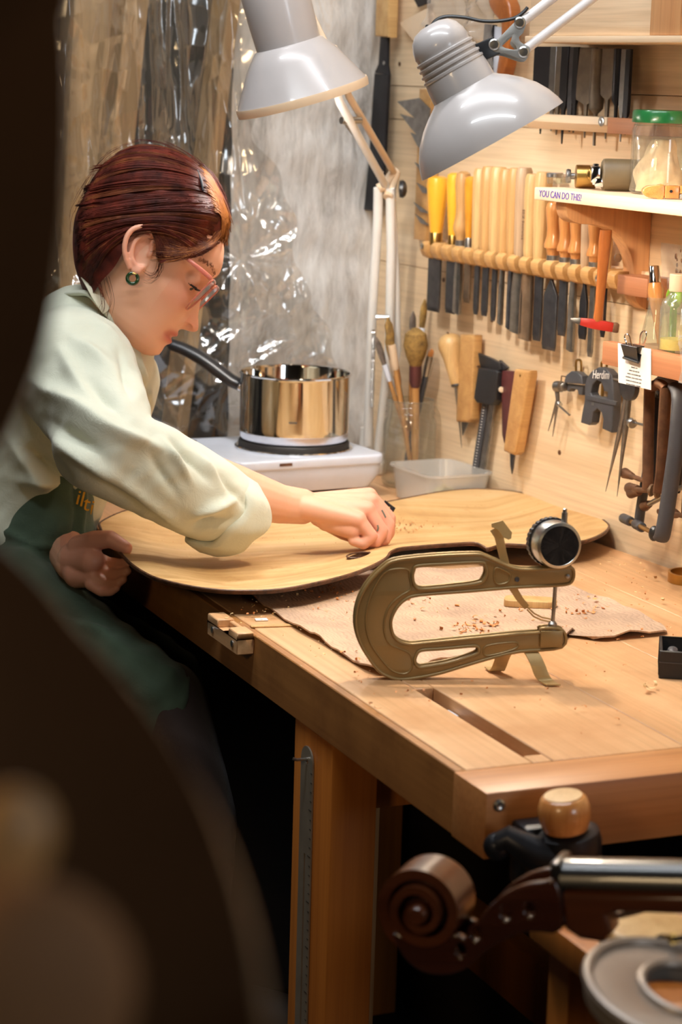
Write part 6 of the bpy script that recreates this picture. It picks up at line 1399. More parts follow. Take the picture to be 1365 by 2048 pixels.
def hair_shell():
    ic = np.array(smooth_poly([hc(*p) for p in HI_], 4, False)); poly = np.concatenate([OC, ic]); n = len(poly)
    mn, mx = poly.min(0), poly.max(0); gx, gy = np.meshgrid(np.arange(mn[0], mx[0], .0042), np.arange(mn[1], mx[1], .0042)); Q = np.stack([gx.ravel(), gy.ravel()], 1)
    def inside(Q):
        r = np.zeros(len(Q), bool)
        for (x1, y1), (x2, y2) in zip(poly, np.roll(poly, -1, 0)):
            c = ((y1 > Q[:, 1]) != (y2 > Q[:, 1])); r ^= c & (Q[:, 0] < (x2-x1)*(Q[:, 1]-y1)/(y2-y1+1e-15)+x1)
        return r
    Q = Q[inside(Q)]; 
    dmin = np.min(np.hypot(Q[:, None, 0]-poly[None, :, 0], Q[:, None, 1]-poly[None, :, 1]), 1); Q = Q[dmin > .0022]
    # extra fine rows near the outer edge
    nrm = np.array([OC[min(i+1, len(OC)-1)]-OC[max(i-1, 0)] for i in range(len(OC))]); nrm /= np.linalg.norm(nrm, axis=1)[:, None]; inn = np.column_stack([-nrm[:, 1], nrm[:, 0]])
    ex = np.concatenate([OC+inn*t for t in (.0003, .0009, .0018)]); ex = ex[inside(ex)]
    pts = [Vector(p) for p in np.concatenate([poly, Q, ex])]
    r = delaunay_2d_cdt(pts, [(i, (i+1) % n) for i in range(n)], [], 0, 1e-8)
    V2 = np.array([tuple(v) for v in r[0]]); F = [tuple(f) for f in r[2]]; cen = np.array([V2[list(f)].mean(0) for f in F]); k = inside(cen); F = [f for f, q in zip(F, k) if q]
    y = HY_(V2); m_ = len(V2)
    # swoops: soft waves along the combing direction
    w = .0016*np.sin(V2[:, 1]*150+V2[:, 0]*60)*(y/.0765)
    g = G(); g.add(np.concatenate([np.column_stack([V2[:, 0], -(y+w), V2[:, 1]]), np.column_stack([V2[:, 0], y+w, V2[:, 1]])]), F+[tuple(m_+i for i in f[::-1]) for f in F]); return g
def hairmat(name, a, b, c):
    k = N(name); mp = k.coords(); n1 = k.noise(mp, 40, 4); r = k.ramp(n1, 'Fac', [(.3, a), (.55, b), (.8, c)]); k.l(r, 'Color', k.p, 'Base Color'); k.set(Roughness=.55); k.p.inputs['Specular IOR Level'].default_value = .16; return k.m
M['hair'] = hairmat('auburn_hair', srgb(44, 16, 12), srgb(84, 32, 22), srgb(118, 46, 28))
M['hairgold'] = hairmat('golden_brown_hair', srgb(110, 62, 28), srgb(150, 92, 44), srgb(186, 124, 66))
me = mesh_of('hair', hair_shell(), M['hair'], smooth=0); me.transform(HM_); me.transform(WI); me.polygons.foreach_set('use_smooth', [True]*len(me.polygons)); hair_o = link('hair', me, woman)
def strands():
    rg = np.random.default_rng(12); gA, gB, gC = G(), G(), G()
    A = np.array([(405, 338), (414, 356), (424, 380), (432, 405), (437, 430), (438, 455), (428, 480), (410, 500), (385, 512), (352, 518), (328, 515)], float)   # parting and hairline
    B = np.array([(236, 312), (200, 344), (178, 380), (164, 420), (158, 450), (158, 480), (162, 510), (172, 540), (186, 568), (206, 560), (232, 536)], float)
    C1 = np.array([(360, 300), (352, 318), (350, 350), (356, 392), (362, 430), (362, 452), (356, 458), (350, 458), (344, 456), (310, 456), (300, 456)], float)
    C2 = np.array([(290, 284), (262, 306), (252, 356), (262, 420), (262, 446), (264, 448), (264, 448), (262, 450), (250, 450), (250, 450), (256, 455)], float)
    q = np.linspace(0, len(A)-1, len(A))
    cen = np.sort(rg.uniform(0, 8.4, 64)); coff = rg.uniform(0, .0042, 64); cjit = rg.normal(0, 5, (64, 4, 2)); csd = rg.choice([-1, -1, 1], 64)
    for k in range(2100):     # combed locks
        ci = rg.integers(0, 64); s = np.clip(cen[ci]+rg.normal(0, .085), 0, 8.4); side = csd[ci] if rg.random() < .8 else -csd[ci]
        f = lambda X, j: np.array([np.interp(s, q, X[:, 0]), np.interp(s, q, X[:, 1])])+cjit[ci, j]+rg.normal(0, 1.1, 2)
        a, c1, c2, b = f(A, 0), f(C1, 1), f(C2, 2), f(B, 3); t = np.linspace(0, 1, 15)[:, None]
        P = (1-t)**3*a+3*(1-t)**2*t*c1+3*(1-t)*t*t*c2+t**3*b
        H = np.array([hc(*p) for p in P]); off = (coff[ci]+rg.uniform(.0002, .0012))*np.sin(np.pi*np.clip(t[:, 0], .04, .96))**.6
        y = HY_(H)+off+.0004; L = [(x, side*yy, z) for (x, z), yy in zip(H, y)]
        (gA if ci % 4 else gC).tube(L, [.0003]+[.0006]*13+[.0002], 3, HM_)
    for k in range(60):       # flyaway hairs over the crown
        s = rg.uniform(.12, .75); i0 = int(s*(len(OC)-1)); i1 = min(len(OC)-1, i0+rg.integers(8, 22)); pts = OC[i0:i1:2]; c0_ = np.array([-.01, .03]); y0_ = rg.uniform(-.03, .02)
        gA.tube([(c0_[0]+(p[0]-c0_[0])*(1.005+.05*rg.random()*(j/len(pts))**2+.012), y0_, c0_[1]+(p[1]-c0_[1])*(1.008+.04*(j/len(pts))**2)) for j, p in enumerate(pts)], .00022, 3, HM_)
    for k in range(420):     # golden front section combed forward from the parting
        s = rg.uniform(0, 1); a = np.array([403+34*s, 334+100*s])+rg.normal(0, 2, 2); b = np.array([461-14*s, 446+44*s])+rg.normal(0, 2.5, 2); c = np.array([442+14*s, 372+60*s])
        t = np.linspace(0, 1, 10)[:, None]; P = (1-t)**2*a+2*(1-t)*t*c+t*t*b; H = np.array([hc(*p) for p in P]); side = -1 if rg.random() < .75 else 1
        y = HY_(H)+rg.uniform(.0004, .0022); gB.tube([(x, side*yy, z) for (x, z), yy in zip(H, y)], [.0003]+[.0006]*8+[.0002], 3, HM_)
    for k in range(260):     # lower golden edge over the temple
        s = rg.uniform(0, 1); a = np.array([446-10*s, 470+12*s])+rg.normal(0, 3, 2); b = np.array([330, 516])+rg.normal(0, 9, 2); c = np.array([412, 528])+rg.normal(0, 4, 2)
        t = np.linspace(0, 1, 10)[:, None]; P = (1-t)**2*a+2*(1-t)*t*c+t*t*b; H = np.array([hc(*p) for p in P]); side = -1 if rg.random() < .75 else 1
        y = HY_(H)+rg.uniform(.0004, .0020); (gC if rg.random() < .8 else gB).tube([(x, side*yy, z) for (x, z), yy in zip(H, y)], [.0003]+[.00055]*8+[.0002], 3, HM_)
    HL = np.array([(326, 532), (340, 533), (352, 531), (374, 531), (396, 528), (414, 520), (428, 509), (442, 492)], float); hq = np.arange(len(HL))
    for k in range(420):     # short combed strands that hide the hairline
        s = rg.uniform(0, len(HL)-1); a = np.array([np.interp(s, hq, HL[:, 0]), np.interp(s, hq, HL[:, 1])])+rg.normal(0, 1.6, 2); b = np.array([312-8*rg.random(), 458+10*rg.random()]) if s < 3 else np.array([330, 490])+rg.normal(0, 8, 2); c = (a+b)/2+np.array([6, -14+4*(s > 3)])
        t = np.linspace(0, 1, 9)[:, None]; P = (1-t)**2*a+2*(1-t)*t*c+t*t*b; H = np.array([hc(*p) for p in P]); y = HY_(H)+rg.uniform(.0004, .0018)
        (gA if rg.random() < .5 else gC).tube([(x, -yy, z) for (x, z), yy in zip(H, y)], [.0001]+[.0005]*7+[.0002], 3, HM_)
    for k in range(24):      # loose wisps by the ear and nape
        if rg.random() < .6: pts = [(330, 516), (330, 535), (327, 552), (315, 565), (300, 563)]
        else: pts = [(214, 565), (222, 590), (224, 615), (218, 640), (214, 655)]
        j = rg.normal(0, 6, 2); P = np.array(smooth_poly(np.array(pts, float)+j+rg.normal(0, 2, (len(pts), 2)), 4, False)); H = np.array([hc(*p) for p in P]); yy = .0668 if pts[0][0] > 300 else .056
        gA.tube([(x, -(yy+.002*math.sin(i*.4)), z) for i, (x, z) in enumerate(H)], np.linspace(.00032, .0001, len(H)), 3, HM_)
    return gA, gB, gC
sA, sB, sC = strands()
M['hairbrown'] = hairmat('warm_brown_hair', srgb(66, 30, 18), srgb(98, 50, 26), srgb(128, 72, 38))
for g, m in ((sA, 'hair'), (sB, 'hairgold'), (sC, 'hairbrown')):
    me = mesh_of('hair_strands', g, M[m], smooth=0, fix=False); me.transform(WI); me.polygons.foreach_set('use_smooth', [True]*len(me.polygons)); o = link('hair_strands', me, hair_o); o['kind'] = 'stuff'
c0, c1 = hc(399, 350), hc(412, 394)
cl = wpart('hair_clip', G().tube([(c0[0], -(HY_(np.array([c0]))[0]+.002), c0[1]), ((c0[0]+c1[0])/2+.002, -(HY_(np.array([[(c0[0]+c1[0])/2, (c0[1]+c1[1])/2]]))[0]+.0035), (c0[1]+c1[1])/2), (c1[0], -(HY_(np.array([c1]))[0]+.003), c1[1])], [.0012, .0018, .0012], 8, HM_), M['blacksteel'], label='dark metal hair clip')
# ---- earring, glasses
M['jade'] = plain('dark_green_resin', srgb(28, 56, 28), .15, coat=.5)
a = hc(277, 570); er = FZ(HM_ @ Vector((a[0], -.0765, a[1])), HM_.to_3x3() @ Vector((.15, -1, 0)), HM_.to_3x3() @ Vector((1, 0, 0)))
g = G(); g.tube([(.0064*math.cos(t), .0064*math.sin(t), 0) for t in np.linspace(math.radians(125), math.radians(125+318), 30)], .0023, 12, er); eo = wpart('earring', g, M['jade'], label='dark green hoop earring with gold ends')
g = G(); g.tube([(.0064*math.cos(t), .0064*math.sin(t), 0) for t in np.linspace(math.radians(83), math.radians(125), 8)], .0012, 8, er); me = mesh_of('ear_wire', g, M['brass']); me.transform(WI); link('ear_wire', me, eo)
def rosy():
    k = N('rose_clear_acetate'); k.set(Roughness=.12); k.p.inputs['Base Color'].default_value = srgb(224, 132, 112); k.p.inputs['Transmission Weight'].default_value = .35; k.p.inputs['Coat Weight'].default_value = .5; return k.m
M['rose'] = rosy(); M['lens'] = glass('brown_tinted_lens', (.80, .66, .60, 1), .02, .06, srgb(150, 100, 84))
gl_ = G()
for sg in (-1, 1):
    o_ = [(.0902+.165*z, y, z) for y, z in ((.010, .0115), (.030, .0140), (.050, .0140), (.062, .0105), (.063, -.006), (.058, -.024), (.044, -.0330), (.028, -.0335), (.014, -.024), (.0085, -.006))]
    o_ = smooth_poly([(x, sg*y, z) for x, y, z in o_], 4); gl_.tube(o_, .0011, 8, HM_, closed=True)
    n_ = len(o_); c = np.mean(o_, 0); me = mesh_of('lens', G().add(o_+[c], [(i, (i+1) % n_, n_) for i in range(n_)], HM_), M['lens']); me.transform(WI); link('lens', me, woman)
gl_.tube([(.0905, -.010, .006), (.0925, -.004, .0085), (.0925, .004, .0085), (.0905, .010, .006)], .0018, 8, HM_)
gf = wpart('glasses', gl_, M['rose'], label='rose-tinted clear glasses frame')
for sg in (-1, 1):
    pts = [(.0905, sg*.0655, .0125), (.080, sg*.0685, .0135), (.045, sg*.0700, .0155), (.012, sg*.0710, .0165), (-.006, sg*.074, .010)]
    me = mesh_of('temple', G().tube(smooth_poly(pts, 4, False), [.0030]*6+[.0026]*6+[.0018]*5, 10, HM_, flat=.55, up=(HY[0], HY[1], HY[2])), M['rose']); me.transform(WI); link('temple', me, gf)
# ---- shirt: torso, shoulders, right sleeve, left sleeve
sg_ = G()
chain(sg_, [PX(172, 705, 2.80), PX(100, 800, 2.83), PX(60, 900, 2.84), PX(30, 1000, 2.85), PX(10, 1090, 2.85)], [.088, .118, .118, .112, .108], 26)
chain(sg_, [PX(178, 690, 2.80), PX(222, 668, 2.79)], [.070, .056], 20)                                   # stand collar round the neck
chain(sg_, [PX(170, 720, 2.80), PX(128, 728, 2.68)], [.078, .066], 22); chain(sg_, [PX(175, 720, 2.82), PX(190, 730, 2.96)], [.078, .062], 22)
chain(sg_, [PX(150, 745, 2.70), PX(196, 830, 2.62), PX(205, 893, 2.56)], [.078, .064, .056], 22)            # upper arm
chain(sg_, [PX(196, 894, 2.56), PX(300, 937, 2.60), PX(400, 990, 2.64), PX(448, 1014, 2.665)], [.0545, .0565, .0535, .0490], 22)
chain(sg_, [PX(245, 760, 2.84), PX(200, 860, 2.88)], [.050, .060], 18)                                    # loose shirt front behind the arm
chain(sg_, [PX(190, 730, 2.96), PX(120, 920, 3.02), PX(118, 1040, 2.90)], [.060, .055, .050], 18)
shirt = remesh(sg_, .0032, 'shirt', 24, .6)
V = getv(shirt); Nn = normals(shirt); px, py, dd = to_px(V); facing = -(Nn@_f)
disp = np.zeros(len(V))
FOLDS = [(268, 700, 300, 800, 9, .006), (240, 705, 262, 790, 8, -.005), (190, 640, 258, 700, 8, .004), (80, 770, 210, 850, 16, .007), (205, 850, 330, 905, 12, .005), (90, 840, 190, 900, 14, -.006), (110, 880, 260, 985, 14, .006), (330, 890, 380, 960, 7, .004), (345, 880, 405, 950, 6, -.0035), (300, 905, 350, 985, 8, -.003), (395, 905, 440, 965, 8, .003), (380, 1060, 455, 1040, 9, -.006), (395, 1030, 470, 1000, 8, .0045), (160, 930, 310, 1030, 12, -.004), (240, 960, 370, 1060, 10, .004), (60, 900, 130, 960, 12, -.010), (40, 960, 130, 965, 12, .006), (170, 760, 250, 830, 12, -.004), (150, 680, 230, 740, 12, .004), (120, 700, 180, 800, 14, .004), (20, 880, 90, 980, 14, .006), (440, 950, 490, 1010, 7, -.003)]
for x0, y0, x1, y1, w, am in FOLDS:
    ax_, ay_ = x1-x0, y1-y0; L2 = ax_*ax_+ay_*ay_; t = np.clip(((px-x0)*ax_+(py-y0)*ay_)/L2, -.15, 1.15); d = np.hypot(px-x0-t*ax_, py-y0-t*ay_); e = np.clip(1.2-np.abs(t-.5)*1.6, 0, 1)
    disp += 2.4*am*np.exp(-np.abs(d/(w*1.15))**1.6)*e
disp *= np.clip(facing*1.6, 0, 1)
disp += .0005*np.sin(px*.05+py*.11+3*np.sin(px*.021))*np.sin(py*.043+1.3)
V = V+Nn*disp[:, None]; setv(shirt, V)
def cloth(name, c, c2, rough=.85, weave=900):
    k = N(name); mp = k.coords(); a = k.noise(mp, 9, 4, .6); w1 = k.noise(mp, weave, 2, .5); r = k.ramp(a, 'Fac', [(.3, c2), (.7, c)]); k.l(r, 'Color', k.p, 'Base Color')
    mp2 = k.coords((1, 1, 1)); cr = k.noise(mp2, 26, 6, .7, 1.5); bm_ = k.bump(cr, 'Fac', .22, .006); k.set(Roughness=rough); k.p.inputs['Sheen Weight'].default_value = .15; k.p.inputs['Specular IOR Level'].default_value = .25; return k.m
M['sage'] = cloth('sage_shirt_cotton', srgb(208, 210, 192), srgb(196, 199, 180)); M['apron'] = cloth('dark_green_apron_twill', srgb(76, 92, 74), srgb(54, 70, 56)); M['apronskirt'] = M['apron']; M['trouser'] = cloth('dark_trouser', srgb(58, 46, 42), srgb(44, 34, 32)); M['strap'] = cloth('cream_apron_strap', srgb(222, 216, 190), srgb(206, 200, 176))
shirt_o = finish(shirt, M['sage'], woman, 'shirt')
# rolled cuff
axis = (PX(512, 1048, 2.70)-PX(440, 1016, 2.66)).normalized(); cM = FZ(PX(424, 1012, 2.655), axis, _r)
L_c = .042
g = G(); prof = [(.0470, .000), (.0520, .001), (.0535, .012), (.0545, L_c*.55), (.0520, L_c*.95), (.0495, L_c+.004), (.0470, L_c+.002), (.0440, L_c*.8), (.0430, .006), (.0470, .000)]
n_ = 72; Vc = []
for r, z in prof:
    for k in range(n_):
        a = 2*math.pi*k/n_; rr_ = r*(1+.035*math.sin(3*a+1)+.02*math.sin(5*a+z*90)+.014*math.sin(9*a+z*50)); Vc.append((rr_*math.cos(a), rr_*math.sin(a), z+.006*math.sin(2*a+.5)+.004*math.sin(5*a)))
g.add(Vc, [(i*n_+k, i*n_+(k+1) % n_, (i+1)*n_+(k+1) % n_, (i+1)*n_+k) for i in range(len(prof)-1) for k in range(n_)], cM)
me = mesh_of('rolled_cuff', g, M['sage'], smooth=80); me.transform(WI); link('rolled_cuff', me, shirt_o)
# collar band and seam line, apron neck strap
def ring_on_neck(pts, r, m, name, parent, flat=1.0):
    g = G().tube(smooth_poly([PX(*p) for p in pts], 6, False), r, 10, flat=flat); me = mesh_of(name, g, M[m], smooth=60); me.transform(WI); return link(name, me, parent)
ring_on_neck([(120, 592, 2.78), (176, 586, 2.725), (205, 612, 2.715), (232, 645, 2.725), (256, 675, 2.745), (266, 692, 2.765), (268, 720, 2.775), (270, 752, 2.775)], .0085, 'sage', 'collar', shirt_o, .45)
ring_on_neck([(168, 545, 2.735), (182, 570, 2.712), (196, 596, 2.705), (214, 622, 2.708)], .0075, 'strap', 'apron_strap', woman, .3)
# ---- apron bib and skirt
ag = G()
for pts, rs in (([(122, 950, 2.80), (100, 1010, 2.79), (96, 1060, 2.79), (70, 1110, 2.80), (20, 1190, 2.82)], [.045, .057, .062, .066, .085]), ([(110, 1010, 2.88), (90, 1100, 2.88)], [.060, .066])):
    chain(ag, [PX(*p) for p in pts], rs, 22)
chain(ag, [PX(10, 1230, 2.74), PX(200, 1330, 2.68), PX(318, 1398, 2.63)], [.088, .062, .048], 22)
chain(ag, [PX(318, 1398, 2.63), PX(300, 1460, 2.63), PX(262, 1540, 2.64)], [.048, .046, .046], 20); chain(ag, [PX(220, 1380, 2.66), PX(200, 1480, 2.66)], [.06, .06], 18)
chain(ag, [PX(10, 1220, 2.95), PX(330, 1360, 2.92)], [.085, .052], 20); chain(ag, [PX(150, 1290, 2.8), PX(270, 1350, 2.78)], [.05, .045], 18)
chain(ag, [PX(120, 1250, 2.72), PX(190, 1250, 2.72), PX(205, 1290, 2.70)], [.026, .020, .016], 14)   # bunched fold in the lap
apron = remesh(ag, .0046, 'apron', 10, .6); V = getv(apron); Nn = normals(apron); px, py, dd = to_px(V)
disp = .0025*np.sin(px*.06+py*.03)*np.sin(py*.05)
for x0, y0, x1, y1, w, am in ((170, 960, 160, 1080, 6, .006), (155, 965, 150, 1060, 6, -.005), (90, 1090, 170, 1110, 8, .006), (0, 1060, 80, 1100, 10, .005), (200, 1270, 330, 1340, 10, .004), (120, 1240, 200, 1262, 8, .006), (150, 1300, 260, 1400, 14, -.004), (378, 1360, 330, 1540, 5, .003)):
    ax_, ay_ = x1-x0, y1-y0; t = np.clip(((px-x0)*ax_+(py-y0)*ay_)/(ax_*ax_+ay_*ay_), -.1, 1.1); d = np.hypot(px-x0-t*ax_, py-y0-t*ay_); disp += am*np.exp(-(d/w)**2)
V = V+Nn*disp[:, None]; setv(apron, V); apron_o = finish(apron, M['apron'], woman, 'apron')
M['thread'] = plain('yellow_embroidery', srgb(226, 164, 24), .7, vs=300, bump=.4)
from mathutils.bvhtree import BVHTree
bvh = BVHTree.FromPolygons([tuple(v) for v in V], [tuple(p.vertices) for p in apron.polygons])
def on_surf(x, y, lift=.0035):
    d = Vector(ray(x, y)).normalized(); h = bvh.ray_cast(Vector(CAM), d); p = h[0] if h[0] is not None else PX(x, y, 2.72); return p-d*lift
bvb = BVHTree.FromPolygons([tuple(v) for v in Vw], [tuple(p.vertices) for p in body.polygons])
for pts in ([(764, 1020), (768, 1027), (772, 1035)], [(756, 1050), (757, 1056), (755, 1062)]):
    q = []
    for x, y in pts:
        d = Vector(ray(x, y)).normalized(); h = bvb.ray_cast(Vector(CAM), d)
        if h[0] is not None: q.append(h[0]-d*.0002)
    if len(q) > 1: me = mesh_of('finger_tattoo', G().tube(q, .0011, 6), M['tattoo']); me.transform(WI); link('finger_tattoo', me, woman)
for ch, x, y, hgt, rot in (('i', 157, 996, 32, 12), ('l', 165, 1000, 32, 12), ('t', 174, 1008, 34, 10), ('i', 184, 1016, 28, 8)):
    tg_ = text_geo(ch, .027, .0005); p = on_surf(x, y); mt = Matrix(((_r[0], _u[0], -_f[0], p.x), (_r[1], _u[1], -_f[1], p.y), (_r[2], _u[2], -_f[2], p.z), (0, 0, 0, 1))) @ R(math.radians(-14), 'Z') @ R(math.radians(8 if x > 170 else 0), 'Y')
    me = mesh_of('embroidered_letter', tg_, M['thread'], smooth=0); me.transform(mt); me.transform(WI); link('embroidered_letter', me, apron_o)
# ---- trousers and shoes
tg2 = G()
chain(tg2, [PX(-40, 1240, 2.78), PX(330, 1405, 2.64)], [.085, .046], 20); chain(tg2, [PX(330, 1405, 2.64), PX(395, 1640, 2.60), PX(380, 1960, 2.56)], [.052, .048, .040], 20)
chain(tg2, [PX(-40, 1230, 2.95), PX(330, 1365, 2.94)], [.085, .046], 20); chain(tg2, [PX(330, 1365, 2.94), PX(380, 1700, 2.9), PX(340, 1960, 2.86)], [.05, .046, .040], 20)
chain(tg2, [PX(-40, 1240, 2.78), PX(-40, 1230, 2.95)], [.10, .10], 20)
finish(remesh(tg2, .007, 'trousers', 6, .5), M['trouser'], woman, 'trousers')
sh2 = G()
for p, d in (((380, 1975), 2.56), ((340, 1975), 2.86)): 
    a = PX(*p, d)-Vector((0, 0, .02)); chain(sh2, [a, a+Vector(_h)*.10-Vector((0, 0, .02)), a+Vector(_h)*.17-Vector((0, 0, .03))], [.040, .036, .026], 16)
    foot_z = a.z; finish(remesh(sh2, .006, 'shoe', 4, .5), M['blackmatte'], woman, 'shoe'); sh2 = G()
pass
# stool she sits on
sc = PX(-70, 1250, 2.86); sz = sc.z-.118
st_ = thing('stool', 'tall wooden workshop stool under the woman, hidden in the dark foreground', 'stool', T(sc.x, sc.y, 0))
part('seat', G().lathe([(.001, sz-.035), (.15, sz-.035), (.165, sz-.025), (.165, sz-.005), (.155, sz), (.001, sz-.004)], 36), M['leg'], st_)
for k in range(4):
    a = math.pi/4+k*math.pi/2; part('leg', G().tube([(.11*math.cos(a), .11*math.sin(a), sz-.034), (.19*math.cos(a), .19*math.sin(a), 0.0)], .016, 12), M['leg'], st_)
zr = foot_z-.066
for k in range(4):
    a = math.pi/4+k*math.pi/2; b = a+math.pi/2; f_ = .11+.08*(1-zr/sz); part('rung', G().tube([(f_*math.cos(a), f_*math.sin(a), zr), (f_*math.cos(b), f_*math.sin(b), zr)], .010, 10), M['leg'], st_)
# the little scraper under her fingers
q = hp2(768, 1088, .028); so = solo('scraper', 'small dark steel scraper pinched under the woman\'s right fingers', 'scraper', G().box((-.022, -.0006, 0), (.022, .0006, .016)), M['blacksteel'], VF((q.x-.012, q.y+.004, zplate(np.array(q))-.0002)) @ R(math.radians(35), 'Z'), bevel=.0002, seg=1)
q = hp2(768, 1005, .040); solo('pencil_stub', 'dark pencil stub sticking out beyond the woman\'s knuckles', 'pencil', G().tube([q, q+Vector(_h)*.012-Vector((0, 0, .006)), hp2(752, 1080, .034)], [.0035, .0035, .002], 8), M['blacksteel'])

# ================================================================== FOREGROUND: CELLO HEAD, NEAR TABLE, DARK INSTRUMENT
M['varnish'] = wood('dark_red_varnish', srgb(78, 38, 22), srgb(48, 22, 13), ax=0, freq=.7, rough=.22, coat=.6, bump=.03)
M['varnish2'] = wood('worn_brown_varnish', srgb(104, 54, 28), srgb(68, 34, 17), ax=0, freq=.8, rough=.3, coat=.4, bump=.03)
M['ebony'] = plain('ebony', srgb(30, 28, 28), .28, coat=.4)
SD = 1.66; sS = SD/F_PX
s0 = atd(870, 1830, SD); SM = VF(s0) @ R(math.radians(-22), 'Z') @ R(math.radians(-9), 'Y')
def sq(px, py): return ((px-870)*sS*1.03, -(py-1830)*sS*1.01)
ce = thing('cello', 'dark varnished cello head with a carved scroll lying in the foreground below the bench', 'cello', SM)
pb = [(800, 1850), (806, 1880), (826, 1912), (860, 1932), (905, 1934), (945, 1918), (985, 1886), (1030, 1858), (1080, 1842), (1140, 1838), (1142, 1745), (1115, 1742), (1080, 1748), (1045, 1762), (1012, 1784), (985, 1812), (962, 1842), (946, 1858), (930, 1850), (905, 1855), (870, 1862), (835, 1862)]
ph_px = [(935, 1883), (970, 1848), (1035, 1805), (1083, 1797)]
holes = [[(sq(x, y)[0]+.0042*math.cos(t), sq(x, y)[1]+.0058*math.sin(t)) for t in np.linspace(0, 2*math.pi, 17)[:-1]] for x, y in ph_px]
XZm = XZ
part('pegbox_cheek', plate([smooth_poly([sq(*p) for p in pb], 3)]+holes, .008, .0018, 2), M['varnish'], ce, M=T(0, -.016, 0) @ XZm)
part('pegbox_cheek', plate([smooth_poly([sq(*p) for p in pb], 3)]+holes, .008, .0018, 2), M['varnish'], ce, M=T(0, .016, 0) @ XZm)
core = [(800, 1850), (806, 1880), (826, 1912), (860, 1932), (905, 1934), (945, 1918), (985, 1886), (1030, 1858), (1080, 1842), (1140, 1838), (1140, 1826), (1078, 1828), (1022, 1844), (975, 1872), (938, 1904), (905, 1915), (862, 1912), (836, 1894), (824, 1866)]
part('pegbox_back', plate([smooth_poly([sq(*p) for p in core], 3)], .026, .001), M['varnish2'], ce, M=XZm)
g = G(); V = []; F = []; nT = 120; c_ = sq(862, 1806)
for i in range(nT+1):
    t = i/nT; an = math.radians(-118)+t*2.35*2*math.pi*-1; rr0 = .0300*(1-t)**.85+.0072; hw = .0165+.0125*t; th_ = .0085*(1-.45*t)
    for (r, y) in ((rr0, -hw), (rr0, hw), (rr0-th_, hw), (rr0-th_, -hw)): V.append((c_[0]+r*math.cos(an), y, c_[1]+r*math.sin(an)))
for i in range(nT):
    for k in range(4): F.append((i*4+k, i*4+(k+1) % 4, i*4+4+(k+1) % 4, i*4+4+k))
F += [(3, 2, 1, 0), tuple(nT*4+k for k in range(4))]
part('scroll', g.add(V, F), M['varnish2'], ce, smooth=30)
part('scroll_web', G().lathe([(.0285, -.011), (.0285, .011), (.001, .018)], 40, T(c_[0], 0, c_[1]) @ R(math.pi/2, 'X')).lathe([(.027, 0), (.0285, .011), (.016, .019), (.001, .02)], 40, T(c_[0], 0, c_[1]) @ R(-math.pi/2, 'X')), M['varnish'], ce)
part('scroll_eye', G().lathe([(.0078, -.022), (.0078, .0275), (.0060, .0305), (.001, .031)], 24, T(c_[0], 0, c_[1]) @ R(math.pi/2, 'X')), M['varnish2'], ce)
nk = [sq(*p) for p in ((1140, 1766), (1500, 1768), (1500, 1812), (1250, 1806), (1228, 1815), (1232, 1850), (1215, 1868), (1170, 1862), (1142, 1842))]
part('neck', plate([nk], .030, .006, 3), M['varnish2'], ce, M=XZm)
fbp = []; V = []
for x, dz in ((1146, 0), (1520, 4)):
    for k in range(9):
        a = math.pi*k/8; u = sq(x, 1752+dz); V.append((u[0], -.0185*math.cos(a), u[1]+.0155*math.sin(a)**.8))
n_ = 9; part('fingerboard', G().add(V, [(k, k+1, n_+k+1, n_+k) for k in range(8)]+[(0, n_, 2*n_-1, n_-1)[::-1], tuple(range(8, -1, -1)), tuple(range(9, 18))]), M['ebony'], ce, smooth=50)
u = sq(1138, 1742); part('nut', G().box((u[0]-.004, -.0165, u[1]-.022), (u[0]+.004, .0165, u[1]+.013)), M['ebony'], ce, bevel=.0025)
# vise hardware in front of the bench end with a wooden knob
k0 = CAM+ray(1126, 1686)*((YE-.041-CAM[1])/ray(1126, 1686)[1]); KM = T(*k0)
vz = thing('bench_vise', 'black cast-iron vise fitting with a round wooden knob at the end of the workbench', 'vise', KM)
g = G(); g.lathe([(.001, -.035), (.022, -.035), (.026, -.02), (.0285, 0), (.027, .010), (.022, .013), (.001, .013)], 28, T(.006, 0, 0) @ R(math.radians(-10), 'Y'))
part('socket', g, M['blacksteel'], vz)
part('arm', G().tube([(-.002, -.004, -.012), (-.028, .004, -.006), (-.047, .012, .006), (-.052, .020, -.004)], [.020, .015, .011, .012], 14).ball((-.052, .020, -.004), .0125, 14, 8), M['blacksteel'], vz)
part('mount', G().box((-.03, .010, -.045), (.03, .0402, .012)), M['blacksteel'], vz, bevel=.004)
part('knob', G().lathe([(.012, .006), (.019, .010), (.0225, .020), (.0225, .030), (.0195, .038), (.0165, .0400), (.001, .0402)], 36, R(math.radians(-8), 'Y') @ T(0.002, -.004, .004)), M['orangewood'], vz)
part('knob_cap', G().lathe([(.0162, .0402), (.0162, .0408), (.001, .0412)], 36, R(math.radians(-8), 'Y') @ T(0.002, -.004, .004)), M['tan'], vz)
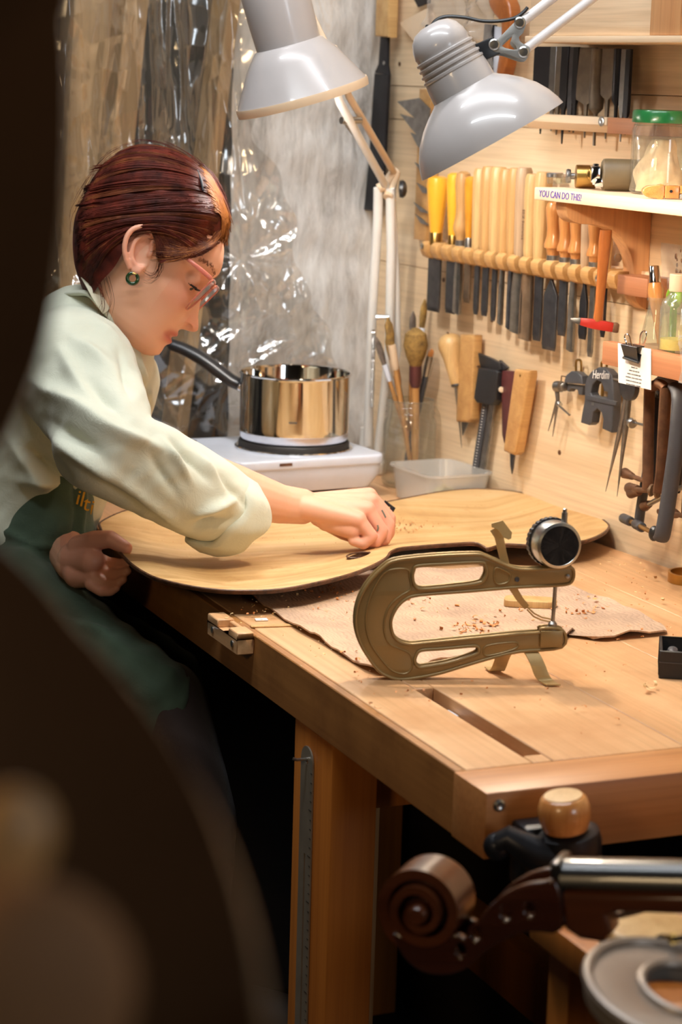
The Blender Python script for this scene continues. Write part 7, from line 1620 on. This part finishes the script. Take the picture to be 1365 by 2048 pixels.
# near side table with blocks and a second gauge
tz = .775
p1, p2 = atz(1205, 1905, tz), atz(1560, 1850, tz); 
nt_ = thing('side_table', 'small tan wooden table in the lower right foreground carrying blocks and a gauge', 'table', T(p1[0], p1[1], 0))
part('tabletop', G().box((-.012, -.22, tz-.025), (.40, .10, tz)), M['leg'], nt_, bevel=.002)
for x, y in ((0, .05), (0, -.20), (.35, .05), (.35, -.20)): part('leg', G().box((x, y, 0), (x+.035, y+.035, tz-.0252)), M['leg'], nt_, bevel=.002)
def tb(px, py, z): return atz(px, py, z)
q = tb(1290, 1930, tz); solo('rounded_block', 'pale rounded wooden block on the side table beside the cello neck', 'block', plate([rrect(.034, .030, .016)], .034, .006, 3), M['tan'], VF((q[0], q[1], tz+.0175)) @ R(.1, 'Z'))
q = tb(1375, 1888, tz); solo('square_block', 'square pinkish wooden block on the side table behind the rounded one', 'block', G().box((-.030, -.025, 0), (.05, .025, .030)), M['bracketwood'], VF((q[0], q[1], tz+.0004)) @ R(-.35, 'Z'), bevel=.002)
q = tb(1350, 1842, tz); solo('wooden_box', 'reddish wooden box at the back of the side table under the cello neck', 'box', G().box((-.045, -.015, 0), (.08, .03, .026)), M['brownwood'], VF((q[0], q[1]-.03, tz+.0004)) @ R(-.1, 'Z'), bevel=.002)
a, b = PX(1232, 1832, 1.62), PX(1380, 1795, 1.58); solo('thin_rod', 'thin grey-brown rod with a brass end slanting across the wooden blocks', 'rod', G().tube([a, b], .0028, 8), M['greywood'])
a, b = PX(1322, 1884, 1.50), PX(1385, 1872, 1.46); ob = thing('screw_clamp_rod', 'dark threaded rod with a brass collar resting on the rounded block', 'rod', T(a.x, a.y, a.z)); ai = ob.matrix_world.inverted()
part('rod', G().tube([ai @ a, ai @ b], .0020, 8), M['blacksteel'], ob); part('collar', G().tube([ai @ a.lerp(b, .18), ai @ a.lerp(b, .45)], .0042, 12), M['brass'], ob); part('end', G().tube([ai @ a, ai @ a.lerp(b, .12)], .0050, 12), M['black'], ob)
ND = 1.42; g0 = PX(1336, 2003, ND); NM = VF((g0.x, g0.y, g0.z)) @ R(math.radians(8), 'Y') @ R(math.radians(4), 'X')
ng = thing('thickness_gauge', 'grey rounded end of a large thickness gauge at the lower right corner', 'gauge', NM)
ow_, od_ = .054, .068; outl2 = [(ow_*math.cos(t)*1.0, od_*math.sin(t)) for t in np.linspace(math.pi/2, 3*math.pi/2, 24)]+[(.22, -od_), (.22, od_)]
inn_ = [(.012+.030*math.cos(t), .006+.036*math.sin(t)) for t in np.linspace(math.pi/2, 3*math.pi/2, 18)]+[(.17, .006-.036), (.17, .006+.036)]
M['gaugegrey'] = plain('grey_anodised_gauge', srgb(150, 138, 128), .4, .5, var=.05)
part('frame', plate([outl2, inn_], .014, .003, 2), M['gaugegrey'], ng)
g = G(); g.tube([(x, y, .0075) for x, y in outl2], .0038, 8, closed=True); g.tube([(x, y, .0072) for x, y in inn_], .0034, 8, closed=True); part('frame_rim', g, M['gaugegrey'], ng)
# very near dark instrument hanging beside the lens
up_ = [(105, -260), (132, 0), (140, 150), (138, 330), (126, 480), (106, 620), (74, 740), (26, 850), (-30, 930), (-70, 990), (-60, 1040)]
lo_ = [(-10, 1080), (80, 1165), (160, 1260), (250, 1360), (335, 1470), (410, 1590), (470, 1730), (515, 1880), (545, 2050), (560, 2300), (300, 2700), (-700, 2700), (-1000, 1000), (-700, -260)]
def dep_y(y): return .66-.20*np.clip((y+200)/2400, 0, 1)
def fgp(p): return atd(p[0], p[1], float(dep_y(p[1])))
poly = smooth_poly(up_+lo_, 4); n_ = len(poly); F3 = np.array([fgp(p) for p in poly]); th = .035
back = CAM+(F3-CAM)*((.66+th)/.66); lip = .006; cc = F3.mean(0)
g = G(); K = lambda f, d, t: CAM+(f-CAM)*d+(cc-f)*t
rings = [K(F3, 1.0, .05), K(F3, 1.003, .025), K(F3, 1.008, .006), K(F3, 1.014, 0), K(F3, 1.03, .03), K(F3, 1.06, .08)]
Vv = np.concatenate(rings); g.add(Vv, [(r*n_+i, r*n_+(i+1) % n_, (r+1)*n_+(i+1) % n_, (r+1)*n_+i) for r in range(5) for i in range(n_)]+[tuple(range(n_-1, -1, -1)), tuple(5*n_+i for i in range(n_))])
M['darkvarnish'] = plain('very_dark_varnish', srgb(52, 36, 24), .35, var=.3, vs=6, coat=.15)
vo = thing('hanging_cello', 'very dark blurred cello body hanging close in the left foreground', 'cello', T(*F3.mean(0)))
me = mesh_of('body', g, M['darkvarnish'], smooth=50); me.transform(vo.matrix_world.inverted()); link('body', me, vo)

M['glowbrown'] = plain('matte_glow_brown', srgb(150, 104, 62), .75, var=.2, vs=20)  # brown of the glow at the lower left
c1_ = PX(8, 1690, .415); part('glow_blob_pale', G().ball((0, 0, 0), .0095, 20, 12, (1, .5, 1.2), T(*(vo.matrix_world.inverted() @ c1_)) @ R(.5, 'Y')), M['tan2'], vo, label='pale blob added for a warm glow')  # added ellipsoid that blurs into a pale glow near the lens
c1_ = PX(20, 2010, .400); part('glow_blob_orange', G().ball((0, 0, 0), .024, 20, 12, (1.0, .35, 1), T(*(vo.matrix_world.inverted() @ c1_))), M['glowbrown'], vo, label='orange-brown blob added for a warm glow')  # added ellipsoid, its colour stands in for light on the varnish
